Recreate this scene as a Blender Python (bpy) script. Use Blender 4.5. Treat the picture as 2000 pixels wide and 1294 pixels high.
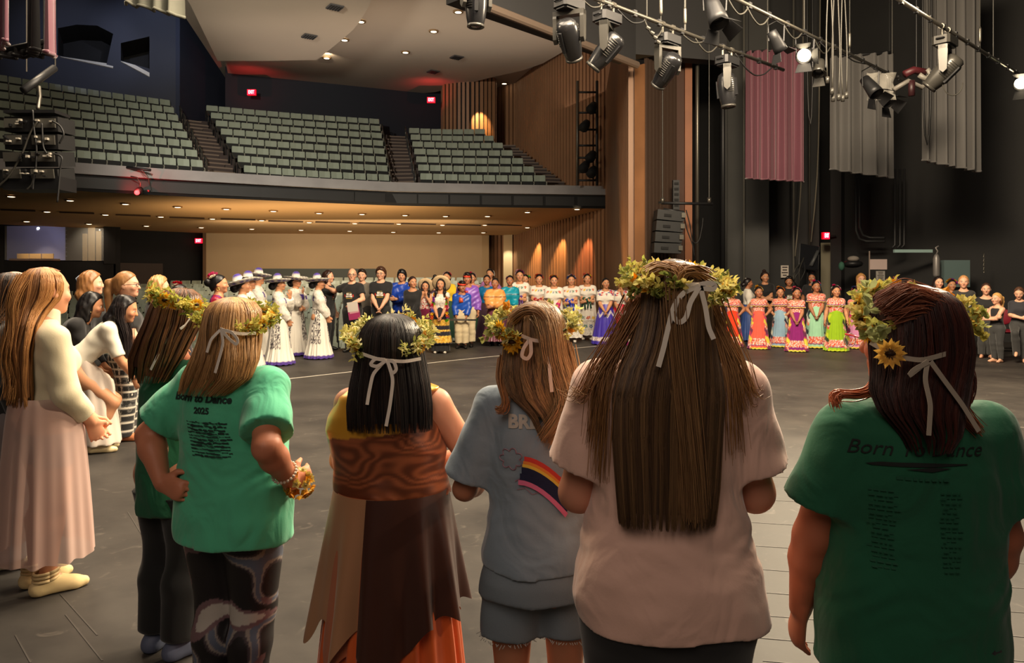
import bpy, bmesh, math, random
import numpy as np
from mathutils import Vector, Matrix
from mathutils.bvhtree import BVHTree

for _o in list(bpy.data.objects):
 bpy.data.objects.remove(_o)
SC = bpy.context.scene
COL = SC.collection
RNG = np.random.default_rng(7)
random.seed(7)

# ---------------------------------------------------------------- camera
FPX, CX, HY, EYE = 1445.0, 1000.0, 542.0, 1.56      # focal length in px, centre column, horizon row, eye height
cam_d = bpy.data.cameras.new('camera')
cam = bpy.data.objects.new('camera', cam_d)
COL.objects.link(cam)
cam.location = (0, 0, EYE)
cam.rotation_euler = (math.radians(90), 0, 0)
cam_d.sensor_width = 36.0
cam_d.lens = 36.0 * FPX / 2000.0
cam_d.shift_y = -(647.0 - HY) / 2000.0
cam_d.clip_end = 200
SC.camera = cam

# ---------------------------------------------------------------- world, lights, exposure
SC.view_settings.view_transform = 'Standard'
SC.view_settings.look = 'None'
SC.view_settings.gamma = 1.0
SC.view_settings.exposure = 0.0
SC.cycles.use_denoising = True
SC.cycles.max_bounces = 5
SC.cycles.diffuse_bounces = 3
SC.cycles.glossy_bounces = 3
SC.cycles.transparent_max_bounces = 6
SC.cycles.sample_clamp_indirect = 4.0
SC.cycles.caustics_reflective = False
SC.cycles.caustics_refractive = False

world = bpy.data.worlds.new('world')
SC.world = world
world.use_nodes = True
world.node_tree.nodes['Background'].inputs[0].default_value = (0.75, 0.70, 0.72, 1)
world.node_tree.nodes['Background'].inputs[1].default_value = 0.030

def aim(o, tgt):
 o.rotation_euler = (Vector(tgt) - o.location).to_track_quat('-Z', 'Y').to_euler()

def area(name, loc, tgt, size, power, col, size_y=None):
 d = bpy.data.lights.new(name, 'AREA')
 d.energy = power
 d.color = col
 d.size = size
 if size_y:
  d.shape = 'RECTANGLE'
  d.size_y = size_y
 o = bpy.data.objects.new(name, d)
 COL.objects.link(o)
 o.location = loc
 aim(o, tgt)
 return o

def spot(name, loc, tgt, power, col, angle=40, blend=0.6, radius=0.08):
 d = bpy.data.lights.new(name, 'SPOT')
 d.energy = power
 d.color = col
 d.spot_size = math.radians(angle)
 d.spot_blend = blend
 d.shadow_soft_size = radius
 o = bpy.data.objects.new(name, d)
 COL.objects.link(o)
 o.location = loc
 aim(o, tgt)
 return o

WARM = (1.0, 0.80, 0.55)
AMBER = (1.0, 0.58, 0.22)
# the stage wash: rows of lamps on the pipes over the middle of the stage
area('stage_wash_lamps', (2.0, 6.8, 7.4), (-0.6, 15.5, 0.9), 3.0, 1020, WARM, 1.2)
area('stage_wash_lamps_rear', (4.2, 8.5, 7.2), (7.5, 16.0, 0.8), 2.0, 620, WARM, 1.0)
area('stage_top_lamps', (0.5, 6.5, 8.5), (0.3, 6.0, 0), 9.0, 2100, (1.0, 0.83, 0.62), 6.0)
# the lamp seen burning on the pipe
spot('burning_lamp_beam', (4.56, 11.64, 4.98), (0.3, 3.2, 0.9), 2900, (1.0, 0.82, 0.56), 62, 0.8, 0.22)
# side lamp raking across the left group
spot('side_lamp', (6.5, 2.5, 5.5), (-2.6, 4.8, 0.9), 1500, (1.0, 0.80, 0.56), 40, 0.7, 0.15)
# dim unseen fill added behind the camera for the women's backs
area('backs_fill', (-1.5, -4.5, 6.5), (0, 3.5, 1.0), 4.0, 165, (1.0, 0.80, 0.66))
area('stage_wash_lamps_right', (7.2, 10, 6.5), (0.6, 1.8, 1.2), 1.6, 800, WARM)
area('stage_wash_lamps_left', (-6, 9, 7), (0.3, 1.9, 1.3), 1.6, 380, WARM)
# house lights, with unseen fill added for ceiling, balcony and soffit
area('ceiling_fill', (-4, 31.5, 9.6), (-4, 31.5, 13), 16.0, 165, (1.0, 0.82, 0.68), 7.0)  # unseen upward panel, added to brighten the plaster ceiling evenly
spot('balcony_fill', (-9, 14.5, 9.2), (-7.5, 33, 7.0), 6800, (1.0, 0.92, 0.76), 75, 0.8, 0.4)  # added out of view to light the balcony seats
area('under_balcony_light', (-8, 34.5, 3.3), (-8.5, 41.5, 2.4), 12.0, 230, (1.0, 0.80, 0.58), 0.6)
area('soffit_bounce_fill', (-8.5, 29.5, 1.9), (-8.5, 32.5, 5.2), 10.0, 300, (1.0, 0.70, 0.40), 1.0)  # added in place of the warm bounce from the floor

# ---------------------------------------------------------------- helpers: colour, material, objects
def lin(c):
 c = np.asarray(c, float) / 255.0
 return np.where(c <= 0.04045, c / 12.92, ((c + 0.055) / 1.055) ** 2.4)

MATS = {}

def M(name, col=(128, 128, 128), rough=0.6, metal=0.0, spec=0.5, bump=None, mottle=None, emit=None, vcol=False,
   sheen=0.0, aniso=0.0, sampling=True, wave=None, folds=None, alpha=None, transm=0.0, sss=0.0):
 if name in MATS:
  return MATS[name]
 m = bpy.data.materials.new(name)
 m.use_nodes = True
 nt = m.node_tree
 b = nt.nodes['Principled BSDF']
 L = nt.links
 r, g, bl = lin(col)
 b.inputs['Base Color'].default_value = (r, g, bl, 1)
 b.inputs['Roughness'].default_value = rough
 b.inputs['Metallic'].default_value = metal
 b.inputs['Specular IOR Level'].default_value = spec
 b.inputs['Sheen Weight'].default_value = sheen
 b.inputs['Anisotropic'].default_value = aniso
 b.inputs['Transmission Weight'].default_value = transm
 if sss:
  b.inputs['Subsurface Weight'].default_value = sss
  b.inputs['Subsurface Radius'].default_value = (0.012, 0.005, 0.003)
 if alpha is not None:
  b.inputs['Alpha'].default_value = alpha
 src = None
 if vcol:
  a = nt.nodes.new('ShaderNodeAttribute')
  a.attribute_name = 'Col'
  src = a.outputs['Color']
 tc = None
 if mottle or bump or wave or folds:
  tc = nt.nodes.new('ShaderNodeTexCoord')
 if mottle:
  sc, amt = mottle[:2]
  n = nt.nodes.new('ShaderNodeTexNoise')
  n.inputs['Scale'].default_value = sc
  n.inputs['Detail'].default_value = 4
  L.new(tc.outputs['Object'], n.inputs['Vector'])
  mr = nt.nodes.new('ShaderNodeMapRange')
  mr.inputs[1].default_value = 0.3
  mr.inputs[2].default_value = 0.7
  mr.inputs[3].default_value = 1 - amt
  mr.inputs[4].default_value = 1 + amt
  L.new(n.outputs[0], mr.inputs[0])
  mx = nt.nodes.new('ShaderNodeVectorMath')
  mx.operation = 'MULTIPLY'
  if src is not None:
   L.new(src, mx.inputs[0])
  else:
   mx.inputs[0].default_value = (r, g, bl)
  L.new(mr.outputs[0], mx.inputs[1])
  src = mx.outputs[0]
 if src is not None:
  L.new(src, b.inputs['Base Color'])
 if bump:
  n = nt.nodes.new('ShaderNodeTexNoise')
  n.inputs['Scale'].default_value = bump[0]
  n.inputs['Detail'].default_value = 5
  L.new(tc.outputs['Object'], n.inputs['Vector'])
  bp = nt.nodes.new('ShaderNodeBump')
  bp.inputs['Strength'].default_value = bump[1]
  bp.inputs['Distance'].default_value = bump[2] if len(bump) > 2 else 0.02
  L.new(n.outputs[0], bp.inputs['Height'])
  L.new(bp.outputs[0], b.inputs['Normal'])
  if folds:
   mp = nt.nodes.new('ShaderNodeMapping')
   mp.inputs['Rotation'].default_value = (0.2, 0.5, 0.3)
   mp.inputs['Scale'].default_value = (1.0, 1.0, 0.55)
   L.new(tc.outputs['Object'], mp.inputs['Vector'])
   n2 = nt.nodes.new('ShaderNodeTexNoise')
   n2.inputs['Scale'].default_value = folds[0]
   n2.inputs['Detail'].default_value = 2.5
   n2.inputs['Distortion'].default_value = 1.2
   L.new(mp.outputs[0], n2.inputs['Vector'])
   b2 = nt.nodes.new('ShaderNodeBump')
   b2.inputs['Strength'].default_value = folds[1]
   b2.inputs['Distance'].default_value = folds[2]
   L.new(n2.outputs[0], b2.inputs['Height'])
   L.new(b2.outputs[0], bp.inputs['Normal'])
 if emit:
  r, g, bl = lin(emit[0])
  b.inputs['Emission Color'].default_value = (r, g, bl, 1)
  b.inputs['Emission Strength'].default_value = emit[1]
 if not sampling:
  m.cycles.emission_sampling = 'NONE'
 MATS[name] = m
 return m

def link(o, parent=None, label=None, cat=None, group=None, kind=None):
 if o.name not in COL.objects:
  COL.objects.link(o)
 if parent is not None:
  o.parent = parent
 if label:
  o['label'] = label
 if cat:
  o['category'] = cat
 if group:
  o['group'] = group
 if kind:
  o['kind'] = kind
 return o

def mk(name, verts, faces, m, parent=None, smooth=False, label=None, cat=None, group=None, kind=None, col=None, mats=None, mi=None):
 """one mesh object; verts Nx3, faces list of index tuples or an Nx4 / Nx3 array"""
 me = bpy.data.meshes.new(name)
 verts = np.asarray(verts, np.float32)
 if isinstance(faces, np.ndarray) and faces.ndim == 2:
  k = faces.shape[1]
  nf = len(faces)
  me.vertices.add(len(verts))
  me.vertices.foreach_set('co', verts.ravel())
  me.loops.add(nf * k)
  me.loops.foreach_set('vertex_index', faces.astype(np.int32).ravel())
  me.polygons.add(nf)
  me.polygons.foreach_set('loop_start', np.arange(0, nf * k, k, dtype=np.int32))
  me.update(calc_edges=True)
 else:
  me.from_pydata([tuple(v) for v in verts.tolist()], [], [tuple(int(i) for i in f) for f in faces])
  me.update()
 for x in ([m] if mats is None else mats):
  me.materials.append(x)
 if mi is not None:
  me.polygons.foreach_set('material_index', np.asarray(mi, np.int32))
 if smooth:
  me.polygons.foreach_set('use_smooth', np.ones(len(me.polygons), bool))
 if col is not None:
  c = np.ones((len(verts), 4), np.float32)
  c[:, :3] = col
  at = me.color_attributes.new('Col', 'FLOAT_COLOR', 'POINT')
  at.data.foreach_set('color', c.ravel())
 o = bpy.data.objects.new(name, me)
 return link(o, parent, label, cat, group, kind)

def empty(name, loc, rz=0.0, label=None, cat=None, group=None):
 o = bpy.data.objects.new(name, None)
 o.empty_display_size = 0.1
 o.location = loc
 o.rotation_euler = (0, 0, rz)
 return link(o, None, label, cat, group)

class G:
 """collects shapes for one mesh"""

 def __init__(s):
  s.v, s.f, s.c, s.m = [], [], [], []

 def raw(s, v, f, c=None, m=0):
  n = len(s.v)
  s.v += [tuple(x) for x in v]
  s.f += [tuple(i + n for i in q) for q in f]
  s.m += [m] * len(f)
  s.c += [c if c is not None else (1, 1, 1)] * len(v)
  return s

 def box(s, c, d, R=None, col=None, m=0):
  x, y, z = (k / 2 for k in d)
  v = [Vector(p) for p in ((-x, -y, -z), (x, -y, -z), (x, y, -z), (-x, y, -z), (-x, -y, z), (x, -y, z), (x, y, z), (-x, y, z))]
  if R is not None:
   v = [R @ p for p in v]
  c = Vector(c)
  return s.raw([p + c for p in v], [(0, 3, 2, 1), (4, 5, 6, 7), (0, 1, 5, 4), (1, 2, 6, 5), (2, 3, 7, 6), (3, 0, 4, 7)], col, m)

 def tube(s, pts, r, n=8, col=None, m=0, cap=True):
  pts = [Vector(p) for p in pts]
  rs = r if hasattr(r, '__len__') else [r] * len(pts)
  v, f = [], []
  u = None
  for i, p in enumerate(pts):
   t = (pts[min(i + 1, len(pts) - 1)] - pts[max(i - 1, 0)])
   t = t.normalized() if t.length > 1e-9 else Vector((0, 0, 1))
   if u is None:
    u = t.orthogonal().normalized()
   else:
    u = (u - t * u.dot(t))
    u = u.normalized() if u.length > 1e-6 else t.orthogonal().normalized()
   w = t.cross(u)
   for k in range(n):
    a = 2 * math.pi * k / n
    v.append(p + (u * math.cos(a) + w * math.sin(a)) * rs[i])
  for i in range(len(pts) - 1):
   for k in range(n):
    f.append((i * n + k, i * n + (k + 1) % n, (i + 1) * n + (k + 1) % n, (i + 1) * n + k))
  if cap:
   f.append(tuple(range(n))[::-1])
   f.append(tuple((len(pts) - 1) * n + k for k in range(n)))
  return s.raw(v, f, col, m)

 def lathe(s, prof, n=24, Mx=None, col=None, m=0, sy=1.0):
  """profile of (r, z) about z"""
  v, f = [], []
  for r, z in prof:
   for k in range(n):
    a = 2 * math.pi * k / n
    p = Vector((r * math.cos(a), r * math.sin(a) * sy, z))
    v.append(Mx @ p if Mx is not None else p)
  for i in range(len(prof) - 1):
   for k in range(n):
    f.append((i * n + k, i * n + (k + 1) % n, (i + 1) * n + (k + 1) % n, (i + 1) * n + k))
  f.append(tuple(range(n))[::-1])
  f.append(tuple((len(prof) - 1) * n + k for k in range(n)))
  return s.raw(v, f, col, m)

 def ball(s, c, r, col=None, m=0, n=8, sq=1.0):
  pr = [(max(1e-4, math.sin(math.pi * i / 6)) * r, -math.cos(math.pi * i / 6) * r * sq) for i in range(7)]
  return s.lathe(pr, n, Matrix.Translation(Vector(c)), col, m)

 def prism(s, poly, z0, z1, col=None, m=0, Mx=None):
  n = len(poly)
  v = [Vector((p[0], p[1], z0)) for p in poly] + [Vector((p[0], p[1], z1)) for p in poly]
  if Mx is not None:
   v = [Mx @ p for p in v]
  f = [tuple(range(n))[::-1], tuple(range(n, 2 * n))] + [(i, (i + 1) % n, n + (i + 1) % n, n + i) for i in range(n)]
  return s.raw(v, f, col, m)

 def build(s, name, m, parent=None, smooth=False, label=None, cat=None, group=None, kind=None, mats=None):
  return mk(name, s.v, s.f, m, parent, smooth, label, cat, group, kind, col=np.array(s.c) if s.c else None, mats=mats, mi=s.m if mats else None)

def at(px, py, Y):
 return Vector(((px - CX) / FPX * Y, Y, EYE - (py - HY) / FPX * Y))

def atz(px, py, z):
 return at(px, py, (z - EYE) * FPX / (HY - py))

def smooth_by_angle(o, ang=40):
 o.data.polygons.foreach_set('use_smooth', np.ones(len(o.data.polygons), bool))
 try:
  o.data.set_sharp_from_angle(angle=math.radians(ang))
 except Exception:
  pass
 return o

# ---------------------------------------------------------------- implicit surfaces (smooth unions) for figures, cloth and hair
def axis(lo, hi, coarse, fines):
 p, x = [], lo
 while x < hi:
  st = coarse
  for a, b, s in fines:
   if a - 1e-6 <= x < b:
    st = min(st, s)
   elif x < a < x + st:
    st = a - x + 1e-5
  p.append(x)
  x += st
 p.append(x)
 return np.array(p, np.float32)

class Vol:
 def __init__(s, lo, hi, step, fines=()):
  s.ax = [axis(lo[i], hi[i], step, [(f[0][i], f[1][i], f[2]) for f in fines]) for i in range(3)]
  s.F = np.full([len(a) for a in s.ax], 1.0, np.float32)

 def grid(s, lo, hi):
  sl = tuple(slice(max(0, int(np.searchsorted(s.ax[i], lo[i])) - 1), min(len(s.ax[i]), int(np.searchsorted(s.ax[i], hi[i])) + 1)) for i in range(3))
  X, Y, Z = (s.ax[i][sl[i]] for i in range(3))
  return sl, X[:, None, None], Y[None, :, None], Z[None, None, :]

 def put(s, fn, lo, hi, k):
  pad = k + 0.03
  sl, X, Y, Z = s.grid(np.asarray(lo) - pad, np.asarray(hi) + pad)
  if min(s.F[sl].shape) == 0:
   return
  d = fn(X, Y, Z)
  A = s.F[sl]
  h = np.maximum(k - np.abs(A - d), 0) / k
  s.F[sl] = np.minimum(A, d) - h * h * k * 0.25

 def cone(s, a, b, ra, rb, n=None, f=1.0, k=0.02, cut=None):
  a = np.asarray(a, np.float32)
  b = np.asarray(b, np.float32)
  ba = b - a
  L2 = float(ba @ ba) + 1e-12
  r = max(ra, rb)

  def fn(X, Y, Z):
   px, py, pz = X - a[0], Y - a[1], Z - a[2]
   t = np.clip((px * ba[0] + py * ba[1] + pz * ba[2]) / L2, 0, 1)
   qx, qy, qz = px - t * ba[0], py - t * ba[1], pz - t * ba[2]
   q2 = qx * qx + qy * qy + qz * qz
   if n is not None:
    qn = qx * n[0] + qy * n[1] + qz * n[2]
    q2 = q2 + (f * f - 1) * qn * qn
   d = np.sqrt(np.maximum(q2, 0)) - (ra + (rb - ra) * t)
   for cp, cn in (cut or ()):
    d = np.maximum(d, (X - cp[0]) * cn[0] + (Y - cp[1]) * cn[1] + (Z - cp[2]) * cn[2])
   return d
  s.put(fn, np.minimum(a, b) - r, np.maximum(a, b) + r, k)

 def ell(s, c, r, R=None, k=0.02, cut=None):
  c = np.asarray(c, np.float32)
  r = np.asarray(r, np.float32)
  mr, mn = float(r.max()), float(r.min())

  def fn(X, Y, Z):
   px, py, pz = X - c[0], Y - c[1], Z - c[2]
   if R is not None:
    px, py, pz = (R[0][i] * px + R[1][i] * py + R[2][i] * pz for i in range(3))
   q = np.sqrt((px / r[0]) ** 2 + (py / r[1]) ** 2 + (pz / r[2]) ** 2)
   d = (q - 1) * mn
   for cp, cn in (cut or ()):
    d = np.maximum(d, (X - cp[0]) * cn[0] + (Y - cp[1]) * cn[1] + (Z - cp[2]) * cn[2])
   return d
  s.put(fn, c - mr, c + mr, k)

 def stack(s, rows, R=None, piv=(0, 0, 0), k=0.02, e=2.4, wr=None, cut=None):
  """rows of (z, cx, cy, rx, ry): an elliptical column; R turns it about piv"""
  rows = np.asarray(rows, np.float32)
  piv = np.asarray(piv, np.float32)
  z0, z1 = rows[0, 0], rows[-1, 0]
  mx = float(np.max(np.abs(rows[:, 1]) + rows[:, 3])) + 0.02
  my = float(np.max(np.abs(rows[:, 2]) + rows[:, 4])) + 0.02
  C = np.array([[x, y, z] for x in (-mx, mx) for y in (-my, my) for z in (z0, z1)], np.float32)
  if R is not None:
   R = np.asarray(R, np.float32)
   C = (C - piv) @ R.T + piv
  zt = np.linspace(z0, z1, 240).astype(np.float32)
  tab = [np.interp(zt, rows[:, 0], rows[:, j]).astype(np.float32) for j in (1, 2, 3, 4)]

  def fn(X, Y, Z):
   if R is not None:
    px, py, pz = X - piv[0], Y - piv[1], Z - piv[2]
    X2 = R[0, 0] * px + R[1, 0] * py + R[2, 0] * pz + piv[0]
    Y2 = R[0, 1] * px + R[1, 1] * py + R[2, 1] * pz + piv[1]
    Z2 = R[0, 2] * px + R[1, 2] * py + R[2, 2] * pz + piv[2]
   else:
    X2, Y2, Z2 = X, Y, Z
   q = np.clip((Z2 - z0) / (z1 - z0) * 239, 0, 239)
   i0 = np.minimum(q.astype(np.int32), 238)
   fr = q - i0
   cx, cy, rx, ry = (t[i0] * (1 - fr) + t[i0 + 1] * fr for t in tab)
   ux, uy = np.abs(X2 - cx) / rx, np.abs(Y2 - cy) / ry
   q = (ux ** e + uy ** e) ** (1.0 / e)
   d = (q - 1) * np.minimum(rx, ry)
   if wr is not None:
    d = d + wr(X2, Y2, Z2)
   d = np.maximum(d, np.maximum(z0 - Z2, Z2 - z1))
   for cp, cn in (cut or ()):
    d = np.maximum(d, (X - cp[0]) * cn[0] + (Y - cp[1]) * cn[1] + (Z - cp[2]) * cn[2])
   return d
  s.put(fn, C.min(0), C.max(0), k)

 def cutplane(s, p, n):
  X, Y, Z = s.ax[0][:, None, None], s.ax[1][None, :, None], s.ax[2][None, None, :]
  s.F = np.maximum(s.F, ((X - p[0]) * n[0] + (Y - p[1]) * n[1] + (Z - p[2]) * n[2]).astype(np.float32))

 def cutball(s, c, r):
  X, Y, Z = s.ax[0][:, None, None], s.ax[1][None, :, None], s.ax[2][None, None, :]
  r = np.broadcast_to(np.asarray(r, float), 3)
  d = (np.sqrt(((X - c[0]) / r[0]) ** 2 + ((Y - c[1]) / r[1]) ** 2 + ((Z - c[2]) / r[2]) ** 2) - 1) * r.min()
  s.F = np.maximum(s.F, (-d).astype(np.float32))

 def warp(s, fn):
  X, Y, Z = s.ax[0][:, None, None], s.ax[1][None, :, None], s.ax[2][None, None, :]
  s.F = (s.F + fn(X, Y, Z)).astype(np.float32)

 def mesh(s):
  F = s.F
  S = F < 0
  nx, ny, nz = F.shape
  cnt = np.zeros((nx - 1, ny - 1, nz - 1), np.int8)
  for i in (0, 1):
   for j in (0, 1):
    for k in (0, 1):
     cnt += S[i:nx - 1 + i, j:ny - 1 + j, k:nz - 1 + k]
  act = (cnt > 0) & (cnt < 8)
  I, J, K = np.nonzero(act)
  idx = np.full(act.shape, -1, np.int64)
  idx[I, J, K] = np.arange(len(I))
  P = np.zeros((len(I), 3))
  N = np.zeros(len(I))
  cs = [(i, j, k) for i in (0, 1) for j in (0, 1) for k in (0, 1)]
  for a in range(8):
   for b in range(a + 1, 8):
    if sum(x != y for x, y in zip(cs[a], cs[b])) != 1:
     continue
    A, B = cs[a], cs[b]
    fa = F[I + A[0], J + A[1], K + A[2]]
    fb = F[I + B[0], J + B[1], K + B[2]]
    m = (fa < 0) != (fb < 0)
    t = np.where(m, fa / np.where(m, fa - fb, 1), 0)
    for q, ii in enumerate((I, J, K)):
     x0 = s.ax[q][ii + A[q]]
     x1 = s.ax[q][ii + B[q]]
     P[:, q] += np.where(m, x0 + (x1 - x0) * t, 0)
    N += m
  P /= np.maximum(N, 1)[:, None]
  Q = []
  for d in range(3):
   e = [0, 0, 0]
   e[d] = 1
   A = S[:nx - e[0], :ny - e[1], :nz - e[2]]
   B = S[e[0]:, e[1]:, e[2]:]
   m = A != B
   o = [q for q in range(3) if q != d]
   for q in o:      # interior only
    sl = [slice(None)] * 3
    sl[q] = 0
    m[tuple(sl)] = False
    sl[q] = m.shape[q] - 1
    m[tuple(sl)] = False
   i = np.array(np.nonzero(m))
   up = A[tuple(i)]
   u, v = o

   def cell(du, dv):
    j = i.copy()
    j[u] -= du
    j[v] -= dv
    return idx[tuple(j)]
   q4 = np.stack([cell(1, 1), cell(0, 1), cell(0, 0), cell(1, 0)], 1)
   flip = up if d != 1 else ~up
   q4[~flip] = q4[~flip][:, ::-1]
   Q.append(q4)
  Q = np.concatenate(Q)
  Q = Q[(Q >= 0).all(1)]
  return P, Q

def relax(P, Q, it=1, lam=0.5):
 """a little smoothing of an implicit mesh"""
 for _ in range(it):
  A = np.zeros_like(P)
  n = np.zeros(len(P))
  for a in range(4):
   for b in ((a + 1) % 4, (a + 3) % 4):
    np.add.at(A, Q[:, a], P[Q[:, b]])
    np.add.at(n, Q[:, a], 1)
  P = P * (1 - lam) + lam * A / np.maximum(n, 1)[:, None]
 return P

# ---------------------------------------------------------------- materials of the place
m_black = M('black_paint', (14, 14, 16), 0.8, mottle=(3, 0.2))
m_soot = M('charcoal_wall', (30, 30, 31), 0.75, mottle=(0.6, 0.25), bump=(14, 0.1))
m_soot2 = M('grey_flat', (60, 60, 59), 0.7, mottle=(0.8, 0.15))
m_navy = M('navy_wall', (48, 52, 66), 0.75, mottle=(0.5, 0.08))
m_navy_dk = M('dark_navy_wall', (26, 30, 42), 0.8)
m_plaster = M('ceiling_plaster', (196, 182, 164), 0.9, mottle=(0.25, 0.05))
m_soffit = M('soffit_plaster', (206, 168, 118), 0.8, mottle=(0.3, 0.06))
m_tan = M('tan_plaster', (190, 166, 132), 0.85, mottle=(0.4, 0.05))
m_cream = M('cream_plaster', (214, 190, 150), 0.85)
m_wood = M('wood_batten', (148, 108, 78), 0.5, mottle=(0.6, 0.10))
m_wood_dk = M('wood_backing', (26, 18, 14), 0.8)
m_wood_lt = M('wood_post', (140, 98, 66), 0.5, mottle=(1.5, 0.15))
m_ledge = M('ledge_paint', (150, 147, 148), 0.45, mottle=(1.0, 0.12))
m_steel = M('pipe_steel', (112, 108, 100), 0.4, 0.8)
m_dsteel = M('dark_metal', (44, 44, 46), 0.45, 0.5)
m_shiny = M('black_gloss_shell', (34, 34, 36), 0.25, 0.0, 0.7)
m_yoke = M('grey_shell', (66, 64, 60), 0.35, 0.3)
m_cable = M('black_cable', (26, 26, 27), 0.5)
m_cable_lt = M('grey_cable', (58, 56, 51), 0.5)
m_carpet = M('aisle_carpet', (66, 56, 54), 0.95)
m_nosing = M('stair_nosing', (120, 104, 92), 0.6)
m_red = M('exit_red', (255, 20, 30), 0.5, emit=((255, 16, 40), 5.0), sampling=False)
m_exitlet = M('exit_lettering', (255, 190, 190), 0.5, emit=((255, 170, 175), 4.0), sampling=False)
m_lamp = M('downlight_glow', (255, 235, 200), 0.5, emit=((255, 226, 180), 4.5), sampling=False)
m_hot = M('lamp_glow', (255, 240, 210), 0.5, emit=((255, 232, 190), 40.0), sampling=False)
m_rim = M('downlight_rim', (150, 120, 84), 0.5)
m_glass = M('booth_glass', (255, 255, 255), 0.05, alpha=0.12)
m_white = M('white_paint', (214, 210, 200), 0.6)
m_paper = M('paper', (206, 196, 186), 0.8)
m_mauve = M('mauve_drape', (108, 60, 74), 0.6, sheen=0.3)
m_gdrape = M('grey_drape', (86, 84, 83), 0.75, sheen=0.2)

HS = 1.35

def ah(px, py, Y):
 return at(px, py, Y * HS)

# ---------------------------------------------------------------- stage floor
def floor_material():
 m = bpy.data.materials.new('dance_floor_vinyl')
 m.use_nodes = True
 nt = m.node_tree
 L = nt.links
 b = nt.nodes['Principled BSDF']
 tc = nt.nodes.new('ShaderNodeTexCoord')
 n1 = nt.nodes.new('ShaderNodeTexNoise')
 n1.inputs['Scale'].default_value = 0.9
 n1.inputs['Detail'].default_value = 8
 n1.inputs['Roughness'].default_value = 0.65
 L.new(tc.outputs['Object'], n1.inputs['Vector'])
 cr = nt.nodes.new('ShaderNodeValToRGB')
 for i, (p, c) in enumerate(((0.32, (44, 42, 41)), (0.68, (70, 66, 62)))):
  cr.color_ramp.elements[i].position = p
  cr.color_ramp.elements[i].color = (*lin(c), 1)
 L.new(n1.outputs[0], cr.inputs[0])
 n2 = nt.nodes.new('ShaderNodeTexNoise')          # scuffs
 n2.inputs['Scale'].default_value = 6
 n2.inputs['Detail'].default_value = 6
 n2.inputs['Distortion'].default_value = 1.8
 L.new(tc.outputs['Object'], n2.inputs['Vector'])
 mr = nt.nodes.new('ShaderNodeMapRange')
 mr.inputs[1].default_value = 0.62
 mr.inputs[2].default_value = 0.78
 mr.inputs[3].default_value = 0.0
 mr.inputs[4].default_value = 0.35
 L.new(n2.outputs[0], mr.inputs[0])
 mx = nt.nodes.new('ShaderNodeMix')
 mx.data_type = 'RGBA'
 mx.inputs[7].default_value = (*lin((124, 116, 106)), 1)
 L.new(mr.outputs[0], mx.inputs[0])
 L.new(cr.outputs[0], mx.inputs[6])
 L.new(mx.outputs[2], b.inputs['Base Color'])
 mr2 = nt.nodes.new('ShaderNodeMapRange')
 mr2.inputs[3].default_value = 0.40
 mr2.inputs[4].default_value = 0.62
 L.new(n1.outputs[0], mr2.inputs[0])
 L.new(mr2.outputs[0], b.inputs['Roughness'])
 b.inputs['Specular IOR Level'].default_value = 0.13
 bp = nt.nodes.new('ShaderNodeBump')
 bp.inputs['Strength'].default_value = 0.22
 bp.inputs['Distance'].default_value = 0.01
 n3 = nt.nodes.new('ShaderNodeTexNoise')
 n3.inputs['Scale'].default_value = 5
 n3.inputs['Detail'].default_value = 3
 L.new(tc.outputs['Object'], n3.inputs['Vector'])
 L.new(n3.outputs[0], bp.inputs['Height'])
 L.new(bp.outputs[0], b.inputs['Normal'])
 return m

edge = [(-16, 9.0), (-7.8, 12.8), (-4.75, 15.3), (-3.5, 16.6), (0, 18.3), (2.6, 19.4), (3.6, 19.4), (9, 24.5), (15, 20), (15, -9), (-16, -9)]
G().prism(edge, -1.0, 0.0).build('floor', floor_material(), kind='structure')
# seams of the dance floor sheets and the white line, thin strips lying on the floor

def strip(pts, w, z=0.003):
 g = G()
 for a, b in zip(pts[:-1], pts[1:]):
  a, b = Vector((a[0], a[1], 0)), Vector((b[0], b[1], 0))
  d = (b - a)
  c = (a + b) / 2
  R = Matrix.Rotation(math.atan2(d.y, d.x), 3, 'Z')
  g.box((c.x, c.y, z / 2), (d.length, w, z), R)
 return g

def fl(px, py):
 return at(px, py, EYE * FPX / (py - HY))[:2]

m_tape = M('white_floor_line', (190, 184, 172), 0.6)
strip([fl(470, 754), fl(540, 742), fl(880, 704), fl(1210, 671)], 0.045).build('floor_marking', m_tape, kind='structure')
strip([fl(1210, 671), fl(1330, 660)], 0.045).build('floor_marking.001', m_tape, kind='structure')
strip([fl(1905, 826), fl(2080, 842)], 0.02).build('floor_marking.002', M('grey_floor_line', (120, 112, 104), 0.6), kind='structure')
m_seam = M('floor_seam', (58, 53, 49), 0.6)
sg = G()
for k in range(9):
 a = np.array(fl(1490 - 20 * k, 1290 - 46 * k))
 sg2 = strip([a, a + np.array((3.2, -0.62))], 0.006, 0.002)
 sg.raw(sg2.v, sg2.f)
for a, b in (((118, 1160), (190, 1240)), ((128, 1200), (200, 1290)), ((30, 1240), (60, 1294)), ((330, 1130), (250, 1000))):
 sg2 = strip([fl(*a), fl(*b)], 0.006, 0.002)
 sg.raw(sg2.v, sg2.f)
sg.build('floor_marking.003', m_seam, kind='structure')

# ---------------------------------------------------------------- house: balcony front, soffit, walls, ceiling
FPXS = [-260, 0, 120, 400, 770, 1000, 1195]
FYS = [16.6, 18.1, 18.55, 20.3, 22.6, 23.2, 23.6]

def fy(px):
 return float(np.interp(px, FPXS, FYS)) * HS

ZR = EYE + (4.5 - EYE) * HS
ZL = EYE + (4.2 - EYE) * HS
ZS = EYE + (3.77 - EYE) * HS
pxs = list(range(-260, 1196, 40)) + [1195]

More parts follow.
